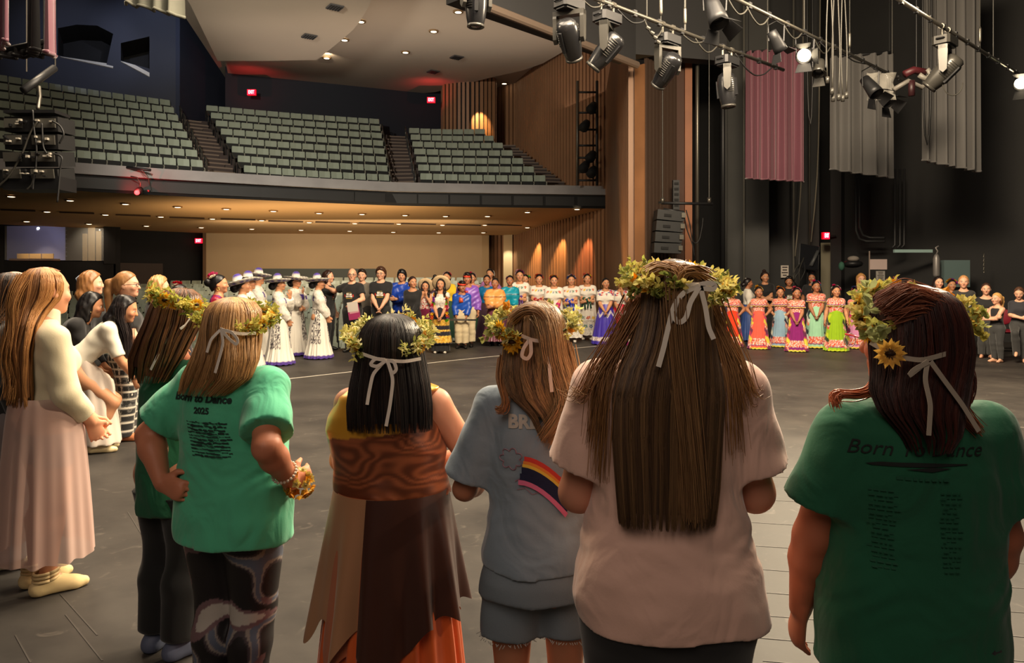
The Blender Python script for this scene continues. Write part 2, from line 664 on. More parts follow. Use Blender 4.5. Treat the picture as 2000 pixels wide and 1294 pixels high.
def sweep(prof, pxs, name, m, kind='structure', closed=False):
 """sweep a profile of (back offset, z) along the balcony curve"""
 v, f = [], []
 for px in pxs:
  Y = fy(px)
  p = Vector(((px - CX) / FPX * Y, Y, 0))
  d = Vector((-0.35, 0.94, 0))
  for o, z in prof:
   q = p + d * o
   v.append((q.x, q.y, z))
 n = len(prof)
 for i in range(len(pxs) - 1):
  for k in range(n if closed else n - 1):
   f.append((i * n + k, (i + 1) * n + k, (i + 1) * n + (k + 1) % n, i * n + (k + 1) % n))
 return mk(name, v, f, m, kind=kind)

sweep([(0.9, ZR - 0.02), (0.55, ZR), (0.25, ZR), (0.0, ZL), (0.12, ZL - 0.02), (0.9, ZL - 0.02)], pxs, 'wall_balcony_ledge', m_ledge, closed=True)
sweep([(0.9, ZL - 0.03), (0.14, ZL - 0.03), (0.10, ZS + 0.12), (0.16, ZS), (0.9, ZS)], pxs, 'wall_balcony_front', m_black, closed=True)
# square panels and cable clips on the balcony front
pg = G()
for px in range(40, 1180, 62):
 c = at(px, 0, fy(px) - 0.0)
 pg.box((c.x, c.y + 0.10, (ZL + ZS) / 2), (1.25, 0.03, 0.38), Matrix.Rotation(math.atan2(at(px + 20, 0, fy(px + 20)).y - c.y, at(px + 20, 0, fy(px + 20)).x - c.x), 3, 'Z'))
pg.build('trim_balcony_panels', M('front_panel', (24, 25, 28), 0.6), kind='structure')

WALL = [Vector((-1.35, 32.4)) * HS, Vector((0.215, 31)) * HS, Vector((3.1, 23.6)) * HS, Vector((3.07, 18.62))]

def by(px):
 """plan distance of the orchestra back wall / side wall in column px"""
 if px <= 1008:
  return float(np.interp(px, [-260, 0, 215, 395, 940, 1010], [22, 24.7, 27, 29.6, 31, 31])) * HS
 k = (px - CX) / FPX
 a, b = WALL[1], WALL[2]
 t = (a.x - k * a.y) / (k * (b.y - a.y) - (b.x - a.x))
 return a.y + (b.y - a.y) * t

def bpy_row(px):
 return float(np.interp(px, [-260, 0, 215, 395, 940, 1010, 1195], [425, 438, 447, 455, 459, 459, 403]))

v, f = [], []
for px in pxs:
 a = at(px, 0, fy(px) + 0.15)
 Yb = max(by(px), fy(px) + 0.3)
 b = at(px, bpy_row(px), Yb)
 zb = b.z if px <= 1010 else ZS - 0.43 * HS * (Yb - fy(px)) / 10.0
 for t in np.linspace(0, 1, 5):
  v.append((a.x + (b.x - a.x) * t, a.y + (b.y - a.y) * t, ZS + (zb - ZS) * t))
for i in range(len(pxs) - 1):
 for k in range(4):
  f.append((i * 5 + k, (i + 1) * 5 + k, (i + 1) * 5 + k + 1, i * 5 + k + 1))
mk('ceiling_soffit', v, f, m_soffit, kind='structure')

def zsof(px, Y):
 a, b = fy(px), by(px)
 zb = at(px, bpy_row(px), b).z
 return ZS + (zb - ZS) * (Y - a) / (b - a)

def wallquad(name, p0, p1, z0, z1, m, th=0.2, kind='structure', parent=None):
 d = Vector((p1[0] - p0[0], p1[1] - p0[1], 0))
 c = ((p0[0] + p1[0]) / 2, (p0[1] + p1[1]) / 2, (z0 + z1) / 2)
 nrm = Vector((-d.y, d.x, 0)).normalized()
 if nrm.y < 0:
  nrm = -nrm
 R = Matrix.Rotation(math.atan2(d.y, d.x), 3, 'Z')
 return G().box((c[0] + nrm.x * th / 2, c[1] + nrm.y * th / 2, c[2]), (d.length, th, z1 - z0), R).build(name, m, parent, kind=kind)

P = lambda px, Y: at(px, 0, Y)[:2]
wallquad('wall_back', P(400, by(400)), P(941, by(941)), -1.0, 4.1, m_tan)
wallquad('wall_back_return', P(941, by(941)), P(955, by(950) + 0.3), -1.0, 4.1, m_cream)
wallquad('wall_back_door_recess', P(953, by(950) + 1.6), P(977, by(977) + 1.6), -1.0, 4.1, m_black)
G().lathe([(0.36, -1), (0.36, 4.1)], 4, Matrix.Translation((*P(992, by(992) + 0.3), 0)) @ Matrix.Rotation(math.pi / 4, 4, 'Z')).build('wall_column', m_cream, kind='structure')
wallquad('trim_back_wall', P(396, by(396) - 0.06), P(402, by(402) - 0.06), -1.0, 4.1, M('brown_trim', (110, 82, 56), 0.6), 0.1)
# dark low wall along the back of the orchestra seats
wallquad('wall_back_parapet', P(500, by(500) - 0.5), P(735, by(735) - 0.5), 0.4, 2.05, M('parapet_paint', (70, 78, 74), 0.6), 0.12)
# booth recess and control booth
wallquad('wall_booth_recess', P(222, by(222) + 1.6), P(400, by(400) + 1.2), -1, 4.1, m_black)
wallquad('wall_booth_side', P(222, by(222) + 1.7), P(226, by(222) - 0.8), -1, 4.1, m_black)
wallquad('wall_booth_low', P(226, by(230) - 0.7), P(318, by(318) - 0.4), -1, at(0, 514, by(270)).z, M('booth_low_wall', (52, 42, 38), 0.7), 0.1)
Yw = by(100) - 1.0
zt, zb_ = at(0, 440, Yw).z, at(0, 509, Yw).z

def wrect(name, px0, py0, px1, py1, Y0, Y1, m, th=0.15):
 a, b = at(px0, py0, Y0), at(px1, py1, Y1)
 return wallquad(name, a[:2], b[:2], b.z, a.z, m, th)

wrect('wall_booth_left', -200, 430, 8, 560, Yw - 2.2, Yw, m_black)
wrect('wall_booth_sill', 8, 509, 222, 600, Yw, by(222) - 0.8, m_black)
wrect('wall_booth_right', 203, 430, 226, 515, by(205) - 0.9, by(222) - 0.85, m_black)
wrect('wall_booth_header', 8, 428, 222, 441, Yw, by(222) - 0.8, m_black, 0.1)
wrect('window_1', 9, 441, 203, 509, Yw + 0.1, by(205) - 0.85, m_glass, 0.02)
wrect('wall_booth_inside', -30, 400, 230, 560, Yw + 2.6, by(222) + 1.9, m_black)
wrect('floor_booth', -30, 509, 230, 512, Yw + 0.3, by(222), m_black, 2.4)
gb = G()
a, b = at(14, 441, Yw + 2.55), at(128, 508, Yw + 2.55)
gb.box(((a.x + b.x) / 2, (a.y + b.y) / 2, (a.z + b.z) / 2), (b.x - a.x, 0.04, a.z - b.z))
blind = gb.build('window_blind', M('booth_blind', (140, 140, 176), 0.5), label='pale lilac blind filling the control booth window', cat='blind')
for k in range(7):
 z = a.z - (k + 1) * (a.z - b.z) / 8
 G().box(((a.x + b.x) / 2, a.y + 0.1, z), (b.x - a.x, 0.03, 0.02)).build('slat', M('booth_blind_slat', (168, 168, 196), 0.5), blind)
c = at(68, 505, Yw + 1.6)
t = G().box((c.x, c.y, c.z - 0.05), (2.0, 0.7, 0.1)).build('control_desk', m_wood_lt, label='lamp lit wooden desk inside the control booth window', cat='desk')
g = G()
for k in (-0.7, -0.1, 0.5):
 g.box((c.x + k, c.y + 0.2, c.z + 0.12), (0.55, 0.05, 0.26))
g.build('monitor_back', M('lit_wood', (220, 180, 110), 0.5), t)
spot('booth_desk_lamp', (c.x, c.y - 0.3, c.z + 1.5), (c.x, c.y + 0.2, c.z), 110, WARM, 80, 0.8, 0.004)
for i, (px, y0, y1, w, lb) in enumerate(((166, 456, 509, 9, 'short cream wall panel inside control booth'), (179, 444, 509, 13, 'tall cream wall panel inside control booth'), (193, 451, 509, 10, 'narrow cream wall panel beside the booth window frame'))):
 a = at(px, y0, Yw + 1.9)
 b = at(px, y1, Yw + 1.9)
 G().box((a.x, a.y, (a.z + b.z) / 2), (w / FPX * a.y, 0.05, a.z - b.z)).build('wall_panel', m_cream, label=lb, cat='panel', kind='thing')
sg = spot('booth_blind_fill', at(75, 444, Yw + 0.6), at(75, 480, Yw + 2.2), 70, (0.8, 0.8, 1.0), 110, 0.8, 0.004)  # no lamp of the booth, added to brighten the blind
spot('booth_panel_lamp', at(185, 444, Yw + 0.7), at(182, 480, Yw + 1.9), 50, WARM, 90, 0.8, 0.004)

# orchestra floor, raked, and its side
v = [(-22, 16, -1.15), (3.8, 19.0, -1.15), (4.4, 44, 0.75), (-30, 44, 0.75), (-22, 16, -1.4), (3.8, 19.0, -1.4), (4.4, 44, 0.4), (-30, 44, 0.4)]
mk('floor_house', v, [(0, 1, 2, 3), (7, 6, 5, 4), (0, 4, 5, 1), (2, 6, 7, 3)], m_carpet, kind='structure')

# slatted wood walls
def slat_wall(name, poly, z0, z1, pitch=0.19, depth=0.09, m=m_wood, flip=False):
 pts = [Vector((p[0], p[1], 0)) for p in poly]
 L = [0]
 for a, b in zip(pts[:-1], pts[1:]):
  L.append(L[-1] + (b - a).length)

 def at_len(s):
  i = min(max(int(np.searchsorted(L, s)) - 1, 0), len(pts) - 2)
  t = (s - L[i]) / max(L[i + 1] - L[i], 1e-6)
  d = (pts[i + 1] - pts[i]).normalized()
  n = Vector((d.y, -d.x, 0))
  return pts[i] + (pts[i + 1] - pts[i]) * t, (-n if flip else n)
 v, f, mi = [], [], []
 s, tot = 0, L[-1]
 while s < tot:
  for a, b, dd, k in ((0, 0.62, depth, 0), (0.62, 1.0, 0, 1)):
   sa, sb = min(s + a * pitch, tot), min(s + b * pitch, tot)
   if sb - sa < 1e-4:
    continue
   pa, na = at_len(sa + 1e-5)
   pb, nb = at_len(sb - 1e-5)
   qa, qb = pa + na * dd, pb + nb * dd
   n = len(v)
   v += [(qa.x, qa.y, z0), (qb.x, qb.y, z0), (qb.x, qb.y, z1), (qa.x, qa.y, z1)]
   f.append((n, n + 1, n + 2, n + 3))
   mi.append(k)
   if dd:
    v += [(pa.x, pa.y, z0), (pa.x, pa.y, z1), (pb.x, pb.y, z0), (pb.x, pb.y, z1)]
    f += [(n + 4, n, n + 3, n + 5), (n + 1, n + 6, n + 7, n + 2)]
    mi += [0, 0]
  s += pitch
 return mk(name, v, f, m, kind='structure', mats=[m, m_wood_dk], mi=mi)

ZC = EYE + (9.7 - EYE) * HS
wl = [WALL[1] + (WALL[0] - WALL[1]) * 1.0, WALL[1]]
curve = []
for t in np.linspace(0, 1, 14):      # the side wall bows a little into the house
 p = WALL[1].lerp(WALL[2], t)
 curve.append((p.x - 0.35 * math.sin(math.pi * t), p.y))
for t in np.linspace(0.08, 1, 10):
 p = WALL[2].lerp(WALL[3], t)
 curve.append((p.x + 0.0, p.y))
slat_wall('wall_right_wood', [tuple(WALL[0])] + curve, -1.1, ZC + 0.3, 0.30, 0.14)
# pier at the back of the balcony
Yp = 30.2 * HS
slat_wall('wall_balcony_pier', [P(864, Yp + 1.5), P(868, Yp)] + [P(868 + 98 * t, Yp - 0.5 * math.sin(math.pi * t)) for t in (0.25, 0.5, 0.75, 1.0)] + [P(968, Yp + 1.2)], 7.4, ZC + 0.2, 0.24)
wallquad('wall_balcony_rear', P(440, 28.5 * HS), P(870, 32 * HS), 5.0, ZC + 0.3, m_navy_dk)
wallquad('wall_balcony_rear_side', P(960, 32.5 * HS), P(975, 32.5 * HS), 5.0, ZC + 0.3, m_navy_dk)
# navy wall at the left with two deep lighting slots
nw0, nw1 = P(-300, 22.9 * HS), P(343, 26.6 * HS)

def navy_wall():
 d = Vector((nw1[0] - nw0[0], nw1[1] - nw0[1], 0))
 u = d.normalized()
 n = Vector((-u.y, u.x, 0))

 def w(px, py):
  k = (px - CX) / FPX
  t = (nw0[0] - k * nw0[1]) / (k * d.y - d.x)
  p = Vector((nw0[0], nw0[1], 0)) + d * t
  return Vector((p.x, p.y, EYE - (py - HY) / FPX * p.y))
 holes = [[(113, 55), (150, 48), (190, 50), (221, 66), (208, 126), (113, 108)], [(236, 84), (292, 71), (292, 134), (236, 118)]]
 bm = bmesh.new()
 outer = [w(-300, -120), w(343, -90), w(343, 260), w(-300, 260)]
 es = []

 def loop(ps):
  vs = [bm.verts.new(p) for p in ps]
  return vs, [bm.edges.new((vs[i], vs[(i + 1) % len(vs)])) for i in range(len(vs))]
 vo, eo = loop(outer)
 es += eo
 hs = []
 for h in holes:
  vh, eh = loop([w(*p) for p in h])
  es += eh
  hs.append(vh)
 bmesh.ops.triangle_fill(bm, use_beauty=True, edges=es)
 for vh in hs:
  back = [bm.verts.new(q.co + n * 1.6 + Vector((0, 0, -0.25))) for q in vh]
  for i in range(len(vh)):
   j = (i + 1) % len(vh)
   fc = bm.faces.new((vh[i], vh[j], back[j], back[i]))
   fc.material_index = 1
  fc = bm.faces.new(back)
  fc.material_index = 1
 bm.normal_update()
 me = bpy.data.meshes.new('wall_left_navy')
 bm.to_mesh(me)
 bm.free()
 me.materials.append(m_navy)
 me.materials.append(m_black)
 link(bpy.data.objects.new('wall_left_navy', me), kind='structure')
 # pale sills of the two slots
 for i, (a, b) in enumerate((((118, 111), (221, 133)), ((236, 120), (292, 150)))):
  p, q = w(*a), w(*b)
  dn = Vector((0, 0, -0.16))
  o = n * -0.05
  r = w(b[0], b[1] - (8 if i == 0 else 16))
  l2 = w(a[0], a[1] - 2)
  ins = n * 0.5
  vv = [p + o, q + o, r + o + ins * 0.2, l2 + o + ins * 0.2, p + ins * 0.6 + dn, q + ins * 0.6 + dn]
  mk('trim_slot_sill' + ('.001' if i else ''), vv, [(0, 1, 2, 3), (0, 4, 5, 1)], m_white, kind='structure')

navy_wall()
wallquad('wall_left_return', P(343, 26.6 * HS), P(456, 33 * HS), 5.0, ZC + 2.0, M('navy_shadow_wall', (44, 50, 70), 0.8))

# ceiling: main plane and two hung plaster clouds with soft edges

def slab_z(name, pts, z, th, m):
 top = [atz(px, py, z) for px, py in pts]
 n = len(top)
 v = [tuple(p) for p in top] + [(p.x, p.y, p.z + th) for p in top]
 f = [tuple(range(n))[::-1], tuple(range(n, 2 * n))] + [(i, (i + 1) % n, n + (i + 1) % n, n + i) for i in range(n)]
 return mk(name, v, f, m, kind='structure')

slab_z('ceiling', [(300, -60), (1360, -60), (1262, 128), (1180, 146), (1130, 162), (1010, 186), (960, 196), (454, 196), (452, 170)], ZC, 0.3, m_plaster)
slab_z('ceiling_cloud', [(440, 120), (452, 174), (560, 180), (660, 184), (760, 187), (850, 180), (905, 165), (960, 151), (1020, 138), (1060, 124), (1105, 98), (1150, 60), (1170, 10), (1180, -60), (330, -60)], ZC - 0.35, 0.3, m_plaster)
slab_z('ceiling_cloud_front', [(425, 119), (520, 119), (618, 117), (640, 100), (672, 74), (690, 58), (704, 40), (722, 10), (745, -60), (330, -60), (372, 10)], ZC - 1.0, 0.5, m_plaster)

# proscenium header, its edge tube and the jamb
hx = lambda t: (-3.59 + 6.07 * t, 11.27 + 6.2 * t)
pa, pb = hx(0.44), hx(1.088)
wallquad('wall_proscenium_header', pa, pb, 6.85, 12.5, M('header_paint', (56, 56, 58), 0.85), 0.5)
wallquad('wall_proscenium_header.001', pb, P(1420, 18.6), 7.0, 14, M('header_paint'), 0.4)
g = G().tube([(pa[0] + 0.05, pa[1] - 0.05, 6.82), (pb[0] + 0.02, pb[1] - 0.05, 6.72)], 0.09, 10)
g.build('trim_header_edge', M('header_edge', (120, 104, 92), 0.6), kind='structure')
jm = P(1240, 18.35)
wallquad('wall_proscenium_post', P(1239, 18.5), P(1258, 18.3), 0, 6.85, m_wood_lt, 0.25)
slat_wall('wall_proscenium_reveal', [P(1258, 18.35), P(1290, 18.9), P(1322, 19.4)], 0.0, 9, 0.16, 0.08, M('dark_batten', (70, 54, 44), 0.6))
wallquad('wall_proscenium_reveal_panel', P(1318, 19.25), P(1339, 19.3), 0, 9, M('brown_panel', (74, 50, 40), 0.6), 0.2)
wallquad('wall_proscenium_edge', P(1338, 19.2), P(1352, 19.2), 0, 7.3, M('orange_wood', (140, 86, 54), 0.5, mottle=(1.5, 0.15)), 0.3)

# backstage walls
wallquad('wall_wing_black', P(1350, 23.2), P(1425, 22.4), 0, 14, m_black)
wallquad('wall_wing_flat', P(1420, 20.9), P(1456, 20.8), 0, 14, m_soot2, 0.15)
wallquad('wall_wing_flat.001', P(1454, 20.6), P(1502, 20.4), 0, 14, m_soot2, 0.15)
wallquad('wall_wing_flat.002', P(1500, 21.5), P(1600, 21.0), 0, 14, M('wing_panel', (44, 44, 45), 0.75, mottle=(0.8, 0.2)), 0.15)
wallquad('wall_right', P(1622, 21.2), P(2400, 15.0), 0, 14, m_soot, 0.3)
wallquad('wall_right_far', P(1590, 23.5), P(1640, 23.0), 0, 14, m_black, 0.3)
wallquad('door_1', P(1603, 21.6), P(1624, 21.5), 0, at(0, 474, 21.6).z, M('lit_doorway', (140, 134, 112), 0.7), 0.06)  # slit of light in the door opening, put in as pale colour
wallquad('wall_pilaster', P(1622, 20.9), P(1643, 20.7), 0, 14, M('pilaster_paint', (34, 32, 34), 0.8), 0.4)
# black surround behind and above the camera keeps the stage house dark
G().box((0, 6, 14.2), (34, 34, 0.3)).build('ceiling_fly_loft', m_black, kind='structure')
wallquad('wall_stage_rear', (-16, -9), (15, -9), 0, 14, m_black)
wallquad('wall_stage_left', (-16.2, -9), (-16, 9.0), 0, 14, m_black)

# ---------------------------------------------------------------- theatre seats
m_seat = M('seat_back_plastic', (150, 160, 146), 0.38, mottle=(3, 0.06))
m_pan = M('seat_pan_fabric', (20, 21, 22), 0.8)
m_arm = M('seat_arm_metal', (150, 150, 138), 0.4, 0.2)

def seat_shapes(w=0.5):
 b = G()
 rows = [(0.07, 0.0, 0.42), (0.09, 0.012, 0.46), (0.22, 0.04, 0.47), (0.35, 0.07, 0.46), (0.375, 0.08, 0.43)]
 v, f = [], []
 for z, y, ww in rows:
  ww = ww * w / 0.5
  for x, dy in ((-0.5, 0.0), (-0.46, -0.018), (0, 0.012), (0.46, -0.018), (0.5, 0.0), (0.46, 0.05), (0, 0.06), (-0.46, 0.05)):
   v.append((x * ww, y + dy, z))
 for i in range(len(rows) - 1):
  for k in range(8):
   f.append((i * 8 + k, i * 8 + (k + 1) % 8, (i + 1) * 8 + (k + 1) % 8, (i + 1) * 8 + k))
 f += [tuple(range(8))[::-1], tuple(32 + k for k in range(8))]
 b.raw(v, f)
 p = G()
 p.box((0, -0.06, -0.06), (w * 0.88, 0.10, 0.26), Matrix.Rotation(-0.15, 3, 'X'))
 p.box((0, -0.02, -0.34), (0.06, 0.06, 0.34))
 a = G()
 x = w * 0.48
 a.tube([(x, 0.02, 0.06), (x, -0.10, 0.055), (x, -0.21, 0.03), (x, -0.235, -0.03), (x, -0.2, -0.14)], 0.02, 6)
 a.box((x, -0.05, -0.28), (0.025, 0.14, 0.46))
 return b, p, a

sb, sp_, sa = seat_shapes()
seat_proto = empty('theatre_seat', (0, 0, 0))
PB = sb.build('backrest', m_seat, seat_proto)
PP = sp_.build('seat_pan', m_pan, seat_proto)
PA = sa.build('armrest', m_arm, seat_proto)
first_seat = [True]
ORD = ['first', 'second', 'third', 'fourth', 'fifth', 'sixth', 'seventh', 'eighth', 'ninth', 'tenth', 'eleventh', 'twelfth', 'thirteenth', 'fourteenth', 'fifteenth', 'sixteenth']

def put_seat(p, rz, label, group, sx=1.0):
 if first_seat[0]:
  o = seat_proto
  first_seat[0] = False
 else:
  o = seat_proto.copy()
  COL.objects.link(o)
  for ch in (PB, PP, PA):
   c = ch.copy()
   COL.objects.link(c)
   c.parent = o
 o.location = p
 o.rotation_euler = (0, 0, rz)
 o.scale = (sx, 1, 1)
 o['label'] = label
 o['category'] = 'theatre seat'
 o['group'] = group

SECT = {
 'left': dict(f=((-8, 287), (398, 322)), r=((-12, 152), (334, 203)), rows=8, n=(14, 14)),
 'middle': dict(f=((476, 331), (762, 349)), r=((402, 212), (742, 239)), rows=8, n=(12, 15)),
 'right': dict(f=((820, 346), (1067, 350)), r=((798, 256), (948, 258)), rows=7, n=(10, 7)),
}
ZF = EYE + (4.85 - EYE) * HS
RISE = 0.407 * HS

def sect_pt(S, r, u):
 z0 = ZF + r * RISE
 nr = S['rows'] - 1
 a0, a1 = atz(*S['f'][0], ZF), atz(*S['f'][1], ZF)
 b0, b1 = atz(*S['r'][0], ZF + nr * RISE), atz(*S['r'][1], ZF + nr * RISE)
 t = r / nr
 L, R = a0.lerp(b0, t), a1.lerp(b1, t)
 p = L.lerp(R, u)
 dv = R - L
 # rows bow slightly away from the stage in their middle
 nrm = Vector((-dv.y, dv.x, 0)).normalized()
 p = p + nrm * 0.25 * math.sin(math.pi * u)
 return Vector((p.x, p.y, z0)), math.atan2(dv.y, dv.x), dv.length

for nm, S in SECT.items():
 nr = S['rows']
 for r in range(nr):
  n = round(S['n'][0] + (S['n'][1] - S['n'][0]) * r / (nr - 1))
  for k in range(n):
   p, rz, L = sect_pt(S, r, (k + 0.5) / n)
   p.z -= 0.18
   put_seat(p, rz, f'grey green theatre seat, {ORD[k]} from left, {ORD[r]} row up, {nm} balcony block', f'{nm} balcony seats', L / n / 0.5)
 # stepped balcony floor of this block
 g = G()
 for r in range(nr):
  a, rz, L = sect_pt(S, r, -0.04)
  b, _, _ = sect_pt(S, r, 1.04)
  a2, _, _ = sect_pt(S, r + 1, -0.04)
  b2, _, _ = sect_pt(S, r + 1, 1.04)
  zt_ = a.z - 0.72
  d = Vector((math.sin(rz), -math.cos(rz), 0)) * 0.45
  q = [a + d, b + d, b2 + d, a2 + d]
  g.raw([(x.x, x.y, zt_) for x in q] + [(x.x, x.y, zt_ - RISE - 0.1) for x in q], [(0, 1, 2, 3), (0, 4, 5, 1), (1, 5, 6, 2), (3, 7, 4, 0), (7, 6, 5, 4)])
 g.build('floor_balcony_' + nm, m_carpet, kind='structure')

# aisles with steps, seen end on
def aisle(name, f0, f1, r0, r1, rows, steps):
 g = G()
 zf, zr = ZF - 0.75, ZF + rows * RISE - 0.75
 a0, a1, b0, b1 = atz(*f0, ZF), atz(*f1, ZF), atz(*r0, ZF + rows * RISE), atz(*r1, ZF + rows * RISE)
 for k in range(steps):
  t, t2 = k / steps, (k + 1) / steps
  z = zf + (zr - zf) * t2
  p, q = a0.lerp(b0, t), a1.lerp(b1, t)
  p2, q2 = a0.lerp(b0, t2), a1.lerp(b1, t2)
  zl = zf + (zr - zf) * t - 0.1
  g.raw([(p.x, p.y, z), (q.x, q.y, z), (q2.x, q2.y, z), (p2.x, p2.y, z), (p.x, p.y, zl), (q.x, q.y, zl)], [(0, 1, 2, 3), (4, 5, 1, 0)], m=0)
  d = Vector((0, -0.02, 0))
  g.raw([tuple(Vector((p.x, p.y, z + 0.01)) + d), tuple(Vector((q.x, q.y, z + 0.01)) + d), (q.x, q.y, z - 0.05), (p.x, p.y, z - 0.05)], [(3, 2, 1, 0)], m=1)
 g.build(name, m_carpet, kind='structure', mats=[m_carpet, m_nosing])

aisle('floor_aisle', (405, 325), (470, 331), (338, 204), (400, 212), 7, 16)
aisle('floor_aisle.001', (768, 349), (816, 347), (748, 240), (796, 243), 7, 16)
aisle('floor_aisle.002', (1072, 350), (1130, 352), (955, 258), (1000, 258), 6, 16)

def handrail(p, label, group, h=0.8, l=0.5, d=(0, 1, 0)):
 d = Vector(d).normalized()
 q = p + d * l + Vector((0, 0, 0.28))
 g = G().tube([p, p + Vector((0, 0, h))], 0.03, 6)
 g.tube([q, q + Vector((0, 0, h))], 0.03, 6)
 o = g.build('aisle_handrail', m_dsteel, label=label, cat='handrail', group=group)
 G().tube([p + Vector((0, 0, h - 0.35)), p + Vector((0, 0, h)), q + Vector((0, 0, h)), q + Vector((0, 0, h - 0.3))], 0.032, 8).build('top_rail', m_steel, o, smooth=True)

for k, (f0, r0, tag_) in enumerate((((404, 320), (348, 205), 'left edge of the left balcony aisle'), ((470, 333), (398, 214), 'right edge of the left balcony aisle'), ((764, 349), (745, 240), 'left edge of the right balcony aisle'), ((812, 347), (790, 245), 'right edge of the right balcony aisle'))):
 a, b = atz(*f0, ZF), atz(*r0, ZF + 7 * RISE)
 for i in range(7):
  p = a.lerp(b, i / 7)
  p.z = ZF + i * RISE - 0.75
  handrail(p, f'metal handrail on the {tag_}, {ORD[i]} step up', 'balcony aisle handrails', 0.85, 0.5, (b - a).xy.to_3d())

# orchestra seats: the clearest ones singly, the half hidden mass behind the people as one
bulk = G()

def add_seat_bulk(p, rz):
 Mx = Matrix.Translation(p) @ Matrix.Rotation(rz, 4, 'Z')
 for i, g in enumerate((sb, sp_, sa)):
  bulk.raw([Mx @ Vector(q) for q in g.v], g.f, m=i)

Y = 19.6
row = 0
while Y < 39.5:
 z = -2.005 + 0.0892 * Y
 n0 = int(((-40 - CX) / FPX * Y) / 0.54)
 n1 = int(((1010 - CX) / FPX * Y) / 0.54)
 idx = 0
 for k in range(n0, n1):
  x = k * 0.54 + (0.27 if row % 2 else 0)
  px = CX + x / Y * FPX
  # inside the house only: beyond the stage edge, before the back wall
  ye = np.interp(x, [e[0] for e in edge[:6]], [e[1] for e in edge[:6]])
  if Y < ye + 1.0 or Y > by(min(px, 1000)) - 1.6 or px > 945:
   continue
  p = Vector((x, Y, z - 0.28))
  if 644 < px < 690:
   put_seat(p, 0.0, f'grey green orchestra seat, {ORD[idx]} seat, row {ORD[row]} from stage, beside the bald man', 'orchestra seats by the bald man')
   idx += 1
  else:
   add_seat_bulk(p, 0.0)
 Y += 1.0 + 0.06 * row
 row += 1
o = bulk.build('orchestra_seats', m_seat, mats=[m_seat, m_pan, m_arm], kind='stuff', label='rows of grey green orchestra seats half hidden behind the dancers', cat='theatre seats')

# ---------------------------------------------------------------- figures
def hash3(i, j, k, s):
 n = np.sin(i * 127.1 + j * 311.7 + k * 74.7 + s * 53.3) * 43758.5453
 return n - np.floor(n)

def vnoise(P, sc, seed=0):
 Q = np.asarray(P, float) * sc + 100.0
 I = np.floor(Q)
 f = Q - I
 f = f * f * (3 - 2 * f)
 o = 0
 for a in (0, 1):
  for b in (0, 1):
   for c in (0, 1):
    w = (f[..., 0] if a else 1 - f[..., 0]) * (f[..., 1] if b else 1 - f[..., 1]) * (f[..., 2] if c else 1 - f[..., 2])
    o = o + w * hash3(I[..., 0] + a, I[..., 1] + b, I[..., 2] + c, seed)
 return o

def flat(c, amt=0.0, sc=20, seed=1):
 c = lin(c)

 def fn(P, *_):
  o = np.tile(c, (len(P), 1))
  if amt:
   o = o * (1 + amt * (vnoise(P, sc, seed)[:, None] * 2 - 1))
  return o
 return fn

def floral(cols, sc=60, seed=3):
 cc = np.array([lin(c) for c in cols])

 def fn(P, *_):
  n = vnoise(P, sc, seed) * 0.6 + vnoise(P, sc * 1.9, seed + 5) * 0.4
  k = np.clip(((n - 0.22) / 0.56 * len(cc)).astype(int), 0, len(cc) - 1)
  return cc[k]
 return fn

def rx(a):
 c, s = math.cos(a), math.sin(a)
 return np.array([[1, 0, 0], [0, c, -s], [0, s, c]])

def rz_(a):
 c, s = math.cos(a), math.sin(a)
 return np.array([[c, -s, 0], [s, c, 0], [0, 0, 1]])

def unit(v):
 v = np.asarray(v, float)
 return v / (np.linalg.norm(v) + 1e-12)

# torso: z, rx, ry, cy in statures
T_F = np.array([(.44, .070, .055, 0), (.47, .094, .068, -.004), (.50, .102, .074, -.007), (.54, .099, .070, -.006), (.58, .087, .061, -.001), (.62, .078, .056, .002), (.66, .081, .059, .003),
    (.70, .087, .064, .002), (.74, .090, .063, -.001), (.775, .086, .056, -.004), (.80, .070, .046, -.006), (.82, .050, .036, -.007), (.845, .032, .032, -.004)])
T_M = np.array([(.44, .072, .055, 0), (.47, .090, .066, -.003), (.50, .096, .070, -.005), (.54, .092, .066, -.004), (.58, .086, .062, 0), (.62, .086, .062, .002), (.66, .091, .064, .002),
    (.70, .098, .067, .001), (.74, .102, .066, -.001), (.775, .098, .060, -.004), (.80, .082, .050, -.006), (.82, .060, .038, -.007), (.845, .037, .036, -.004)])

ARMS = {   # wrist target for the right arm (mirrored for the left), elbow hint, hand direction
 'down': ((.150, .035, .475), (.5, -1, 0), None),
 'clasp': ((.022, .125, .520), (1, -.35, -.3), (-.40, .2, -.85)),
 'low': ((.022, .130, .450), (1, -.5, -.2), (-.35, .15, -.9)),
 'hips': ((.112, .010, .560), (1, -.55, 0), (-.55, .75, -.3)),
 'crossed': ((-.060, .115, .665), (.8, .35, -1), (-1, .0, .15)),
 'chin': ((.030, .120, .775), (.5, .3, -1), (-.1, .1, 1)),
 'back': ((.035, -.100, .500), (1, -.5, 0), (-1, -.1, -.4)),
 'fold': ((-.035, .125, .600), (.9, .2, -.8), (-1, .0, .0)),
}

def solve_arm(S, W, pole, l1, l2):
 S, W = np.array(S, float), np.array(W, float)
 d = W - S
 L = np.linalg.norm(d)
 mx = (l1 + l2) * 0.985
 if L > mx:
  W = S + d / L * mx
  d = W - S
  L = mx
 L = max(L, abs(l1 - l2) + 0.01)
 a = (l1 * l1 - l2 * l2 + L * L) / (2 * L)
 h = math.sqrt(max(l1 * l1 - a * a, 0))
 u = d / np.linalg.norm(d)
 p = np.asarray(pole, float)
 p = unit(p - u * (p @ u))
 return S + u * a + p * h, W

